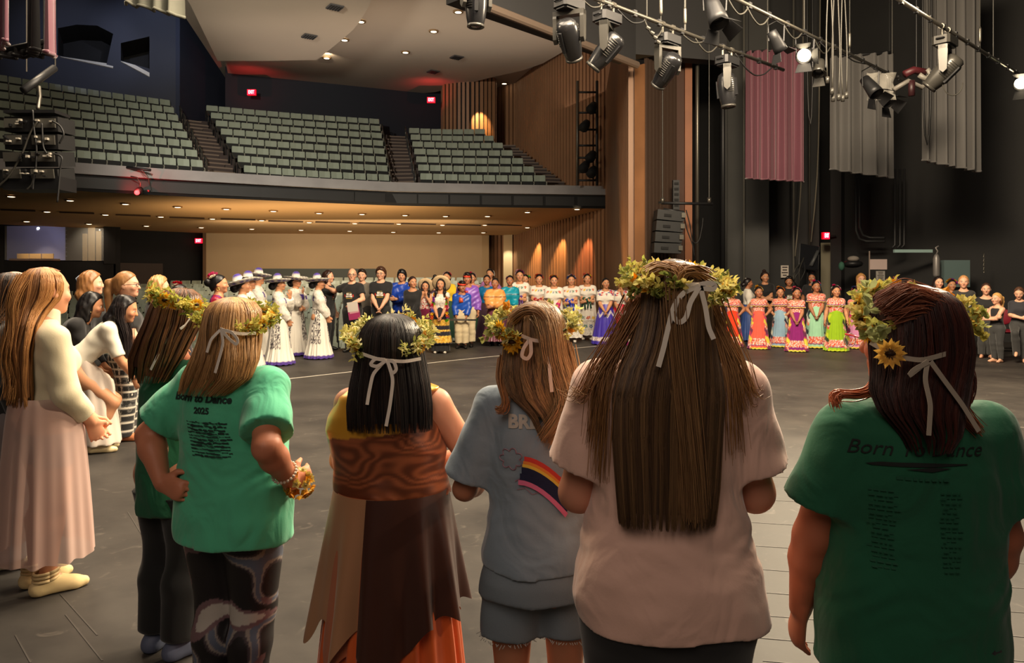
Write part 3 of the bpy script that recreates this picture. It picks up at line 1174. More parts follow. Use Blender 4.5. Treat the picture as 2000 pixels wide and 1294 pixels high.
class Fig:
 """a posed figure; lengths in statures, front is +y, right hand +x"""

 def __init__(s, label, px, feet=None, Y=None, top=540, face=180, w=1.0, male=False, skin=(196, 140, 106), hs=1.05, hy=0, hp=0, tilt=0, lean=0,
     arms=('down', 'down'), legs=None, res=1.0, group=None, sh=1.0, twist=0, xm=None, wl=None, extra_arm=0, tw=None, gl=1.0, shz=.786):
  s.Y = Y or EYE * FPX / (feet - HY)
  s.X = (px - CX) / FPX * s.Y if xm is None else xm
  s.H = EYE - (top - HY) / FPX * s.Y
  s.tw, s.gl = tw or w, gl
  s.w, s.male, s.skin, s.hs, s.res, s.sh = w, male, skin, hs, res, sh
  s.wl = wl if wl is not None else 0.55 + 0.45 * w
  s.rz = math.radians(face)
  s.root = empty('person', (s.X, s.Y, 0), s.rz, label, 'person', group)
  s.bz = (1 - 0.135 * hs) / 0.865
  s.lean = math.radians(lean)
  s.piv = np.array([0, -0.20 * math.sin(s.lean), 0.50 * s.bz])
  s.piv0 = np.array([0, 0, 0.50 * s.bz])
  s.Rt = rx(-s.lean) @ rz_(math.radians(twist))
  s.Rh = rz_(math.radians(hy)) @ rx(-math.radians(hp) - s.lean * 0.35)
  if tilt:
   a = math.radians(tilt)
   s.Rh = s.Rh @ np.array([[math.cos(a), 0, math.sin(a)], [0, 1, 0], [-math.sin(a), 0, math.cos(a)]])
  s.c0 = s.T((0, 0.002, .865))
  # arms
  s.arm = []
  for side, pose in zip((1, -1), arms):
   shd = s.T((side * .087 * sh * (1.12 if male else 1.0) * (0.72 + .28 * w), -.006, shz))
   if isinstance(pose, str):
    tg, pole, hd = ARMS[pose]
    tg = np.array(tg) * np.array([side, 1, 1])
    if pose in ('clasp', 'low', 'fold', 'crossed') and side < 0:
     tg = tg + np.array([0, .02, -.012])
    if pose == 'crossed' and side < 0:
     tg = tg + np.array([0, .022, -.02])
    wx = 1 + (w - 1) * 0.8
    tg = tg * np.array([wx if pose in ('down', 'hips') else 1, 1 + (w - 1) * 0.5, 1])
    tg = s.T(tg) if pose != 'down' or not lean else s.T(tg * [1, 1, 1])
    pole = s.Rt @ (np.array(pole) * np.array([side, 1, 1]))
    hd = None if hd is None else s.Rt @ (np.array(hd) * np.array([side, 1, 1]))
   else:
    tg, pole, hd = (list(pose) + [None, None])[:3]
    tg = np.array(tg, float) * s.bz
    pole = np.array(pole if pole is not None else (side, -.5, 0), float)
   E, W = solve_arm(shd, tg, pole, (.172 + extra_arm) * s.bz, (.142 + extra_arm) * s.bz)
   fd = unit(W - E)
   d = fd if hd is None else unit(unit(hd) * 0.8 + fd * 0.4)
   hint = np.array([0, 1, .35]) if d[2] < -.6 else np.array([0, .15, 1]) if abs(d[2]) < .75 else np.array([-side * 0.6, -.6, 0])
   th = unit(hint - d * (hint @ d))
   n = np.cross(d, th)
   ctr = s.T((0, 0.02, .62))
   if n @ (ctr - W) < 0:
    n = -n
   s.arm.append((shd, E, W, d, n, th))
  s.wr = [a[2] for a in s.arm]
  # legs: (hip, knee, ankle, toe direction) each side
  s.leg = []
  for i, side in enumerate((1, -1)):
   hp_ = s.piv + np.array([side * .052 * (0.6 + .4 * w), 0, -.012])
   if legs and legs[i] is not None:
    k, a, td = [np.array(q, float) for q in legs[i]]
    k, a = k * s.bz, a * s.bz
   else:
    k = np.array([side * .052, .012 + s.piv[1] * .35, .278]) * s.bz
    a = np.array([side * .050, -.012, .050]) * s.bz
    td = np.array([side * .18, 1, 0])
   s.leg.append((hp_, k, a, unit(td)))

 def T(s, p):
  return s.Rt @ (np.asarray(p, float) * s.bz - s.piv0) + s.piv

 def hd(s, p):
  return s.c0 + s.Rh @ (np.asarray(p, float) * s.hs)

 def vol(s, lo, hi, step, fines=()):
  st = step / s.res
  return Vol(lo, hi, st, [(f[0], f[1], f[2] / s.res) for f in fines])

 def bounds(s, pad=0.06):
  pts = [s.c0, s.hd((0, 0, .16)), s.hd((0, .09, .05)), s.hd((0, -.09, .05))] + [p for a in s.arm for p in a[:3]] + [a[2] + a[3] * .1 for a in s.arm] + [p for l in s.leg for p in l[:3]] + [l[2] + l[3] * .12 for l in s.leg]
  pts = np.array(pts + [s.T((x, 0, z)) for x in (-.16 * s.w, .16 * s.w) for z in (.44, .8)])
  lo, hi = pts.min(0) - pad, pts.max(0) + pad
  lo[2] = -0.01
  return lo, hi

 def out(s, V, name, m, paint, it=1, parent=None, label=None):
  P, Q = V.mesh()
  P = relax(P, Q, it)
  o = mk(name, P * s.H, Q, m, parent or s.root, True, label, col=paint(P))
  return o

 def rows(s, off=0.0, z0=.44, z1=.845, loose=0.0, wb=None):
  T = (T_M if s.male else T_F).copy()
  zz = np.unique(np.concatenate([T[:, 0], np.linspace(z0, z1, 30), [z0, z1]]))
  zz = zz[(zz >= z0 - 1e-6) & (zz <= z1 + 1e-6)]
  R = np.stack([np.interp(zz, T[:, 0], T[:, i]) for i in range(1, 4)], 1)
  tap = np.clip((zz - .79) / .05, 0, 1)
  k = s.tw * (1 - tap) + (0.6 + .4 * s.tw) * tap
  rxx, ryy, cy = R[:, 0] * k + off, R[:, 1] * k + off, R[:, 2]
  if loose:
   m = np.maximum.accumulate(rxx[::-1])[::-1]
   rxx = rxx + (m - rxx) * loose
   m = np.maximum.accumulate(ryy[::-1])[::-1]
   ryy = ryy + (m - ryy) * loose
  if wb:
   rxx = rxx * np.interp(zz, wb[0], wb[1])
   ryy = ryy * np.interp(zz, wb[0], wb[2] if len(wb) > 2 else wb[1])
  return np.stack([zz * s.bz, np.zeros_like(zz), cy, rxx * s.bz, ryy * s.bz], 1)

 def torso(s, V, off=0.0, z0=.44, z1=.845, loose=0.0, k=.025, wr=None, wb=None, e=2.3):
  r = s.rows(off, z0, z1, loose, wb)
  R = s.Rt
  piv = s.piv0
  d = s.piv - s.piv0
  # shift by moving the pivot: x' = R (x - piv0) + piv
  r = r.copy()
  V2 = V
  sh = np.linalg.solve(R - np.eye(3) + 1e-9 * np.eye(3), -d) if s.lean and False else None
  if abs(s.lean) < 1e-6 and np.allclose(R, np.eye(3)):
   V2.stack(r, None, piv, k, e, wr)
  else:
   # turn about piv0 then slide: fold the slide into the row centres along the turned axes
   dl = R.T @ d
   r[:, 0] += dl[2]
   r[:, 1] += dl[0]
   r[:, 2] += dl[1]
   V2.stack(r, R, piv, k, e, wr)

 def bust(s, V, off=0.0, k=.03):
  if s.male:
   return
  b = 0.85 if s.hs > 1.1 else 1.0
  if s.hs <= 1.1:
   for x in (-1, 1):
    V.ell(s.T((x * .040 * s.w, .048 * s.w, .712)), np.array((.040, .034, .040)) * s.w * b + off, k=k)
  for x in (-1, 1):
   V.ell(s.T((x * .044 * s.tw, -.040 * s.tw * s.gl, .495)), np.array((.050, .042, .052)) * s.tw + off, k=k)

 def hand(s, V, W, d, n, th, z=1.0):
  z = z * s.bz
  pe = W + d * .050 * z
  V.cone(W - d * .006 * z, pe, .0200 * z, .0255 * z, n, 2.3, .010)
  for u, ln, r in ((-.0185, .031, .0054), (-.0063, .039, .0060), (.0063, .042, .0062), (.0185, .038, .0060)):
   b = pe + th * u * z - d * .004
   c = b + unit(d + n * .22 + th * u * 4) * ln * .55 * z
   e = c + unit(d + n * .85) * ln * .62 * z
   V.cone(b, c, r * z, r * .95 * z, k=.004)
   V.cone(c, e, r * .95 * z, r * .78 * z, k=.003)
  b = W + d * .012 * z + th * .014 * z
  c = b + unit(d * .75 + th * .75 + n * .25) * .030 * z
  e = c + unit(d * 1.0 + th * .25 + n * .35) * .022 * z
  V.cone(b, c, .0095 * z, .0072 * z, k=.008)
  V.cone(c, e, .0072 * z, .0055 * z, k=.004)

 def body(s, face=True, hands=True, shoes=None, legs=True):
  lo, hi = s.bounds()
  fines = [(s.c0 - .085 * s.hs, s.c0 + np.array([.085, .085, .15]) * s.hs, .0048)]
  if hands:
   for a in s.arm:
    c = a[2] + a[3] * .045
    fines.append((c - .062, c + .062, .0046))
  V = s.vol(lo, hi, .0105, fines)
  s.torso(V)
  s.bust(V)
  b, wl = s.bz, s.wl
  # shoulders, neck
  for a in s.arm:
   V.cone(s.T((0, -.008, .826)), a[0], .022 * b, .027 * wl * b, k=.03)
  V.cone(s.T((0, -.006, .81)), s.hd((0, -.006, .012)), .036 * b * (0.7 + .3 * s.w), .0325 * b, k=.02)
  # head
  h = s.hs
  R = s.Rh.T
  Ri = [R.T[i] for i in range(3)]
  Rw = s.Rh        # rows used as world->local need columns
  V.ell(s.hd((0, -.004, .073)), np.array((.0475, .060, .062)) * h, Rw, .012)
  V.ell(s.hd((0, .016, .038)), np.array((.0385, .043, .048)) * h, Rw, .016)
  V.cone(s.hd((-.018, .046, .077)), s.hd((.018, .046, .077)), (.0085 if s.male else .0070) * h, (.0085 if s.male else .0070) * h, k=.014)
  V.cone(s.hd((0, .056, .066)), s.hd((0, .066, .044)), .0052 * h, .0085 * h, k=.008)
  for x in (-1, 1):
   V.ell(s.hd((x * .025, .042, .044)), np.array((.014, .013, .014)) * h, Rw, .012)
   V.ell(s.hd((x * .0185, .0515, .0625)), np.array((.0085, .0055, .0055)) * h, Rw, .004)
   V.ell(s.hd((x * .0475, -.004, .056)), np.array((.0065, .013, .0185)) * h, Rw, .006)
  V.cone(s.hd((-.008, .0535, .0235)), s.hd((.008, .0535, .0235)), .0062 * h, .0062 * h, k=.007)
  V.ell(s.hd((0, .046, .006)), np.array((.015, .013, .012)) * h, Rw, .012)
  # arms, hands
  for a in s.arm:
   V.cone(a[0], a[1], .0325 * wl * b, .0260 * wl * b, k=.018)
   V.cone(a[1], a[1] + (a[2] - a[1]) * .3, .0265 * wl * b, .0275 * wl * b, k=.012)
   V.cone(a[1] + (a[2] - a[1]) * .3, a[2], .0275 * wl * b, .0175 * (0.5 + .5 * wl) * b, k=.012)
   s.hand(V, *a[2:])
  if legs:
   for hp_, kn, an, td in s.leg:
    V.cone(hp_, kn, .061 * wl * b, .038 * wl * b, k=.02)
    m = kn + (an - kn) * .32 + np.array([0, -.010, 0])
    V.cone(kn, m, .036 * wl * b, .036 * wl * b, k=.014)
    V.cone(m, an, .036 * wl * b, .0215 * (0.5 + .5 * wl) * b, k=.014)
    hl = an + np.array([0, 0, -.028 * b]) - td * .022
    bl = an + np.array([0, 0, -.034 * b]) + td * .072
    V.cone(an, hl, .022 * b, .021 * b, k=.012)
    V.cone(hl, bl, .021 * b, .0165 * b, k=.014)
    V.cone(an + td * .01, bl, .018 * b, .0145 * b, k=.016)
    V.cone(bl, bl + td * .024, .0175 * b, .012 * b, k=.008)
  sk = lin(s.skin)

  def paint(P):
   q = (P - s.c0) @ s.Rh / h
   C = np.tile(sk, (len(P), 1)) * (1 + 0.10 * (vnoise(P, 26, 3)[:, None] * 2 - 1))
   x, y, z = q[:, 0], q[:, 1], q[:, 2]
   fr = (y > .028) & (np.abs(z - .05) < .06)

   def mixin(m, c, f=1.0):
    C[m] = C[m] * (1 - f) + lin(c) * f
   ax = np.abs(x)
   ck = fr & (((ax - .026) / .014) ** 2 + ((z - .040) / .012) ** 2 < 1)
   mixin(ck, (200, 110, 90), 0.35)
   mixin(fr & (((ax - .0195) / .0125) ** 2 + ((z - .0625) / .0075) ** 2 < 1), (96, 60, 48), 0.40)
   mixin(fr & (((ax - .0195) / .0095) ** 2 + ((z - .0620) / .0042) ** 2 < 1), (226, 216, 206), 0.9)
   mixin(fr & (((ax - .0190) / .0042) ** 2 + ((z - .0622) / .0045) ** 2 < 1), (24, 16, 14), 1.0)
   mixin(fr & (ax > .009) & (ax < .030) & (np.abs(z - (.0745 - .10 * (ax - .019) ** 2 / .01)) < (.0026 if s.male else .0020)), (44, 30, 26), 0.7)
   mixin(fr & ((x / .0135) ** 2 + ((z - .0235) / .0058) ** 2 < 1), (158, 62, 62) if not s.male else (160, 92, 80), 0.85)
   return C
  s.body_o = s.out(V, 'body', M('skin', rough=0.5, vcol=True, sss=0.0, spec=0.4), paint, 1)
  return s

 # ---------------- clothes
 def top(s, col, sleeve=.5, off=.009, loose=.4, hem=.47, neck=.055, puff=0.0, mat=None, name='shirt', wr=None, wb=None, cuff=0.0, nz=.0, slv_off=.006, strap=False, step=.0085, label=None, high=False):
  lo, hi = s.bounds(.09)
  lw = min([a[2][2] for a in s.arm]) - .06 if sleeve > 1 else 9
  lo[2] = max(lo[2], min(s.T((0, 0, hem))[2] - .12, lw)) if not s.lean else lo[2]
  V = s.vol(lo, hi, step)
  b, wl = s.bz, s.wl
  s.torso(V, off, hem, .838 if not strap else .80, loose, wr=wr, wb=wb)
  s.bust(V, off * .9) if hem < .55 else None
  if not s.male and hem >= .55 and s.hs <= 1.08:
   for x in (-1, 1):
    V.ell(s.T((x * .040 * s.w, .048 * s.w, .712)), np.array((.040, .034, .040)) * s.w + off * .8, k=.03)
  if not strap:
   for a in s.arm:
    V.cone(s.T((0, -.008, .822)), a[0], .022 * b, .029 * wl * b + off * .6, k=.03)
  if sleeve > 0:
   for a in s.arm:
    S, E, W = a[:3]
    r0, r1, r2 = .0335 * wl * b + slv_off, .0300 * wl * b + slv_off, .0215 * wl * b + slv_off
    if sleeve <= 1:
     e = S + (E - S) * sleeve
     u = unit(E - S)
     re = r0 + (r1 - r0) * sleeve + cuff
     V.cone(S, e + u * .03, r0, re + (cuff * .3), k=.03, cut=[(e, u)])
     if puff:
      V.ell(S + (E - S) * sleeve * .55, np.full(3, puff * b), k=.02, cut=[(e, u)])
    else:
     t = sleeve - 1
     V.cone(S, E, r0, r1 + cuff * .5, k=.03)
     e = E + (W - E) * t
     u = unit(W - E)
     V.cone(E, e + u * .02, r1 + cuff * .5, r1 + (r2 - r1) * t + cuff, k=.015, cut=[(e, u)])
     if puff:
      V.ell(S + (E - S) * .45, np.full(3, puff * b), k=.03)
      V.ell(E + (W - E) * .35, np.full(3, puff * .8 * b), k=.03)
  if neck:
   V.cutball(s.T((0, .018, .846)), (neck, neck * .95, neck * .62) if not high else (neck * .7, neck * .7, neck * .3))
  if nz:
   V.warp(lambda X, Y, Z: nz * (np.sin(X * 60 + Z * 38 + 2) * np.sin(Z * 47 - Y * 30) + .6 * np.sin(Z * 90 + X * 55 + Y * 40)))
  s.top_o = s.out(V, name, mat or M('cotton', rough=0.85, vcol=True, sheen=0.2), col, 1, label=label)
  return s

 def pants(s, col, off=.008, flare=0.0, hem=.06, mat=None, name='trousers', waist=.60, wr=None, step=.0085, label=None, nz=0.0):
  lo, hi = s.bounds(.05)
  hi[2] = min(hi[2], s.T((0, 0, waist))[2] + .08)
  V = s.vol(lo, hi, step)
  b, wl = s.bz, s.wl
  s.torso(V, off, .44, waist)
  for x in (-1, 1):
   V.ell(s.T((x * .044 * s.tw, -.040 * s.tw * s.gl, .495)), np.array((.050, .042, .052)) * s.tw + off, k=.03)
  for hp_, kn, an, td in s.leg:
   V.cone(hp_, kn, .061 * wl * b + off, .038 * wl * b + off, k=.02)
   zf = max(hem - .03, 0.0)
   m = kn + (an - kn) * .35
   lowp = an + (an - kn) * .18
   m = m + np.array([0, -.007, 0])
   V.cone(kn, m, .038 * wl * b + off, .037 * wl * b + off + flare * .4, k=.014)
   V.cone(m, lowp, .037 * wl * b + off + flare * .4, .026 * wl * b + off + flare, k=.014)
  V.cutplane((0, 0, hem), (0, 0, -1))
  V.cutplane(s.T((0, 0, waist)), s.Rt @ np.array([0, 0, 1.0]))
  if nz:
   V.warp(lambda X, Y, Z: nz * (np.sin(X * 70 + Z * 60) * np.sin(Z * 75 - Y * 40)))
  s.pants_o = s.out(V, name, mat or M('cotton', rough=0.85, vcol=True, sheen=0.2), col, 1, label=label)
  return s

 def shoes(s, c=(20, 20, 20), hi_=0.0, mat=None, name='shoe', sole=None):
  for hp_, kn, an, td in s.leg:
   b = s.bz
   lo, hi = an - .10, an + .12
   lo[2], hi[2] = -.002, an[2] + .05 + hi_
   V = s.vol(lo, hi, .006)
   hl = an + np.array([0, 0, -.028 * b]) - td * .022
   bl = an + np.array([0, 0, -.034 * b]) + td * .072
   V.cone(hl, bl, .0255 * b, .0225 * b, k=.014)
   V.cone(bl, bl + td * .026, .0225 * b, .016 * b, k=.01)
   V.cone(an + td * .015 + np.array([0, 0, -.008]), bl, .023 * b, .018 * b, k=.016)
   V.cone(an + np.array([0, 0, hi_]), hl, .029 * b, .026 * b, k=.012)
   V.cutplane((0, 0, an[2] + .004 + hi_), (0, 0, 1))
   V.cutplane((0, 0, 0.002), (0, 0, -1))
   s.out(V, name, mat or M('leather', rough=0.35, vcol=True), flat(c), 1)
  return s

 def skirt(s, z0, z1, r0, r1, col, pw=1.0, folds=14, amp=.05, tiers=(), mat=None, name='skirt', depth=.85, cy=0.0, nv=44, nu=128, seed=0, parent=None, cx=0.0, bulge=0, label=None):
  v = np.linspace(0, 1, nv)
  th = np.linspace(0, 2 * math.pi, nu, endpoint=False)
  Vv, Th = np.meshgrid(v, th, indexing='ij')
  rng = np.random.default_rng(seed)
  r = r0 + (r1 - r0) * Vv ** pw + bulge * np.sin(math.pi * Vv)
  ph = rng.uniform(0, 6, 6)
  f = np.cos(folds * Th + ph[0] + 1.2 * np.sin(3 * Th + ph[1])) + .6 * np.cos((folds * 1.7 // 1) * Th + ph[2]) + .35 * np.cos((folds // 3) * Th + ph[3])
  r = r * (1 + amp * np.clip(Vv * 1.3, 0.15, 1) * f * .6)
  for va, fl, fq, am in tiers:
   t = np.clip((Vv - va) / max(1 - va, .05), 0, 1)
   on = (Vv >= va)
   r = r * (1 + on * (fl * t + am * t ** .5 * np.cos(fq * Th + ph[4] + 2 * np.sin(2 * Th))))
  z = z0 + (z1 - z0) * Vv + 0.004 * np.cos(folds * Th + ph[5]) * Vv
  R0 = s.rows(0, .44, .845)
  zb_ = np.clip(z, .44 * s.bz, .84 * s.bz)
  mrx = np.interp(zb_, R0[:, 0], R0[:, 3]) + .007
  mry = np.interp(zb_, R0[:, 0], R0[:, 4]) + .007
  if name != 'flounce_collar' and name != 'belt' and name != 'sash':
   hipz = np.exp(-((z - .495) / .07) ** 2)
   mrx = mrx + .016 * np.exp(-((z - .475) / .05) ** 2)
   mry = np.maximum(mry, (.040 * s.gl + .046) * s.tw * hipz + .004)
   ok_ = z > .38
   rX = np.where(ok_, np.maximum(r, mrx), r)
   rY = np.where(ok_, np.maximum(r * depth, mry), r * depth)
   bl_ = np.clip((.44 - z) / .10, 0, 1)
   hx = np.interp(.44 * s.bz, R0[:, 0], R0[:, 3]) * 0 + np.maximum.accumulate(rX, axis=0)
   hy_ = np.maximum.accumulate(rY, axis=0)
   rX, rY = np.maximum(rX, hx * .97), np.maximum(rY, hy_ * .97)
  else:
   rX, rY = r, r * depth
  X, Y_, Z = cx + rX * np.cos(Th), cy * 1.0 + rY * np.sin(Th), z
  P = np.stack([X.ravel(), Y_.ravel(), Z.ravel()], 1)
  i = np.arange(nv - 1)[:, None] * nu
  j = np.arange(nu)[None, :]
  j2 = (j + 1) % nu
  Q = np.stack([(i + j), (i + nu + j), (i + nu + j2), (i + j2)], -1).reshape(-1, 4)[:, ::-1]
  C = col(P, Th.ravel(), Vv.ravel())
  o = mk(name, P * s.H, Q, mat or M('cotton', rough=0.85, vcol=True, sheen=0.2), parent or s.root, True, label, col=C)
  s.skirt_o = o
  return s

 # ---------------- hair made of one smooth mass
 def hair(s, style='bun', c=(30, 22, 20), vol=.006, length=.20, bun=.03, name='hair', y0=.045, z0=.114, mat=None, bunpos=None):
  h = s.hs
  lo, hi = s.c0 - np.array([.14, .16, length + .10]) * h, s.c0 + np.array([.14, .14, .24]) * h
  if style == 'pony' or style == 'half':
   lo[1] -= .06
  V = s.vol(lo, hi, .0062)
  Rw = s.Rh
  n = s.Rh @ unit((0, .75, -.66))
  cut = [(s.hd((0, y0, z0)), n)]
  V.ell(s.hd((0, -.006, .073)), np.array((.0485 + vol, .0615 + vol, .063 + vol)) * h, Rw, .01, cut=cut)
  V.cone(s.hd((0, -.03, .04)), s.hd((0, -.022, .0)), .040 * h + vol, .028 * h + vol, k=.015, cut=cut)
  if style in ('bun', 'highbun', 'lowbun'):
   bp = bunpos or {'bun': (0, -.078, .085), 'highbun': (0, -.035, .150), 'lowbun': (0, -.074, .035)}[style]
   V.ell(s.hd(bp), np.full(3, bun * h), Rw, .01)
  if style == 'pony':
   p = [(0, -.066, .088), (0, -.094, .070), (0, -.098, .02), (0, -.088, .07 - length)]
   for i, (a, b) in enumerate(zip(p[:-1], p[1:])):
    ra = (.016, .024, .024, .012)
    V.cone(s.hd(a), s.hd(b), ra[i] * h, ra[i + 1] * h, k=.012)
  if style in ('long', 'half'):
   for x in (-.026, 0, .026):
    a, b = s.hd((x * 1.2, -.030, .04)), s.hd((x * 1.3, -.055, .04 - length * .5))
    e = s.hd((x * 1.5, -.050, .05 - length))
    V.cone(a, b, .034 * h, .030 * h, k=.02)
    V.cone(b, e, .030 * h, .018 * h, k=.02)
  if style in ('bob', 'long', 'front'):
   for x in (-1, 1):
    V.cone(s.hd((x * .040, -.004, .075)), s.hd((x * .048, .0, .06 - min(length, .085))), .020 * h, .018 * h, k=.015)
  if style == 'front':
   for x in (-1, 1):
    V.cone(s.hd((x * .048, .0, .0)), s.hd((x * .055, .045, -.04)), .018 * h, .018 * h, k=.015)
    V.cone(s.hd((x * .055, .045, -.04)), s.hd((x * .055, .06, .02 - length)), .018 * h, .010 * h, k=.015)
  if style == 'bob':
   V.cone(s.hd((0, -.03, .04)), s.hd((0, -.034, -.012)), .050 * h, .046 * h, k=.02)
  if style == 'short':
   V.ell(s.hd((0, .012, .118)), np.array((.040, .044, .026)) * h, Rw, .015, cut=[(s.hd((0, .052, .115)), s.Rh @ unit((0, 1, -.2)))])
  tf = .0042 if style in ('short', 'bob') else .0026 if style in ('long', 'front', 'highbun') else .0010
  V.warp(lambda X, Y, Z: tf * np.sin(X * 150 + Y * 60 + Z * 40) * np.sin(Y * 130 + X * 70 + Z * 50) + .0010 * np.sin(X * 420 + Z * 60) * np.sin(Y * 380))
  cl = lin(c)

  def paint(P):
   st = vnoise(P * np.array([5, 5, .5]), 34, 2)
   return cl * (0.65 + 0.8 * st[:, None])
  s.hair_o = s.out(V, name, mat or M('hair', rough=0.38, vcol=True, spec=0.5), paint, 1)
  return s

 def bangle(s, side, t, r, width, c, name='ribbon', tails=0.0, mat=None, parent=None):
  """band of ribbon round the forearm (t along elbow to wrist) with hanging tails"""
  S, E, W = s.arm[side][:3]
  p = E + (W - E) * t
  u = unit(W - E)
  g = G()
  g.tube([(p - u * width / 2) * s.H, p * s.H, (p + u * width / 2) * s.H], [r * s.H, r * 1.06 * s.H, r * s.H], 12, col=lin(c))
  if tails:
   for k in (-.012, .014):
    q = p + np.array([k, .03, -.01])
    pts = [Vector(q * s.H), Vector((q + np.array([k * .5, .008, -tails * .5])) * s.H), Vector((q + np.array([k, .004, -tails])) * s.H)]
    band(g, pts, .020 * s.H, lin(c))
  g.build(name, mat or M('satin', rough=0.35, vcol=True), s.root, True)
  return s

 def earrings(s, c=(230, 190, 110)):
  for x in (-1, 1):
   g = G()
   p = s.hd((x * .054, .0, .022))
   g.tube([Vector((p + np.array([0, math.cos(a) * .011, math.sin(a) * .013]) * s.hs) * s.H) for a in np.linspace(0, 6.283, 11)], .0028 * s.H, 5)
   g.build('earring', M('gold', (228, 184, 96), 0.3, 0.8), s.root, True)
  return s

 def glasses(s, c=(30, 24, 22)):
  g = G()
  for x in (-1, 1):
   g.tube([Vector(s.hd((x * .0195 + math.cos(a) * .0145, .0625, .0615 + math.sin(a) * .0115)) * s.H) for a in np.linspace(0, 6.283, 13)], .0016 * s.H, 5)
   g.tube([Vector(s.hd(q) * s.H) for q in ((x * .034, .0615, .064), (x * .050, .04, .065), (x * .0535, .0, .062))], .0016 * s.H, 5)
  g.tube([Vector(s.hd(q) * s.H) for q in ((-.005, .065, .063), (.005, .065, .063))], .0015 * s.H, 5)
  g.build('glasses', M('spectacle_frame', c, 0.35), s.root, True)
  return s

 def posy(s, cols, pos, r=.012, n=9, spread=.03, name='hair_flowers', seed=0, arc=None, leaf=None):
  """a bunch or an arc of small flowers fixed to the hair (head coordinates)"""
  rng = np.random.default_rng(seed)
  g = G()
  pts = []
  if arc:
   a0, a1, rad, cy, cz, tl = arc
   for i in range(n):
    a = math.radians(a0 + (a1 - a0) * i / max(n - 1, 1))
    pts.append((math.cos(a) * rad, cy + tl * math.sin(a), cz + math.sin(a) * rad * 1.05))
  else:
   for i in range(n):
    d = unit(rng.normal(size=3)) * spread * rng.uniform(.3, 1)
    pts.append(tuple(np.array(pos) + d))
  for i, p in enumerate(pts):
   c = lin(cols[int(rng.integers(len(cols)))])
   ctr = s.hd(p)
   o = unit(s.Rh @ (np.array(p) - np.array((0, -.01, .07))))
   flower(g, Vector(ctr * s.H), Vector(o), r * s.H * rng.uniform(.8, 1.25) * s.hs, c)
  g.build(name, M('petal', rough=0.7, vcol=True), s.root, False)
  return s

def band(g, pts, w, c, th=.0015, up=None):
 """a flat ribbon along pts"""
 pts = [Vector(p) for p in pts]
 v, f = [], []
 for i, p in enumerate(pts):
  t = (pts[min(i + 1, len(pts) - 1)] - pts[max(i - 1, 0)]).normalized()
  a = Vector(up) if up is not None else Vector((0, 1, 0))
  s_ = t.cross(a)
  if s_.length < .05:
   s_ = t.cross(Vector((1, 0, 0)))
  s_.normalize()
  n = s_.cross(t).normalized()
  v += [p + s_ * w / 2 + n * th, p - s_ * w / 2 + n * th, p - s_ * w / 2 - n * th, p + s_ * w / 2 - n * th]
 for i in range(len(pts) - 1):
  for k in range(4):
   f.append((i * 4 + k, i * 4 + (k + 1) % 4, (i + 1) * 4 + (k + 1) % 4, (i + 1) * 4 + k))
 f += [(3, 2, 1, 0), tuple(len(v) - 4 + k for k in range(4))]
 g.raw(v, f, c)

def flower(g, p, d, r, c, n=6, centre=None):
 """small open flower: a ring of cupped petals and a heart"""
 d = d.normalized()
 u = d.orthogonal().normalized()
 w = d.cross(u)
 for k in range(n):
  a = 2 * math.pi * k / n
  e = u * math.cos(a) + w * math.sin(a)
  q = d.cross(e)
  v = [p - d * r * .3, p + e * r * .55 + q * r * .42 + d * r * .15, p + e * r * 1.05 + d * r * .35, p + e * r * .55 - q * r * .42 + d * r * .15, p + e * r * .5 - d * r * .2]
  g.raw(v, [(0, 1, 2), (0, 2, 3), (0, 4, 1), (4, 2, 1), (0, 3, 4), (4, 3, 2)], tuple(np.asarray(c) * (0.85 + .3 * ((k * 7) % 5) / 5)))
 g.ball(p + d * r * .15, r * .32, centre if centre is not None else tuple(np.asarray(c) * .6), n=6)

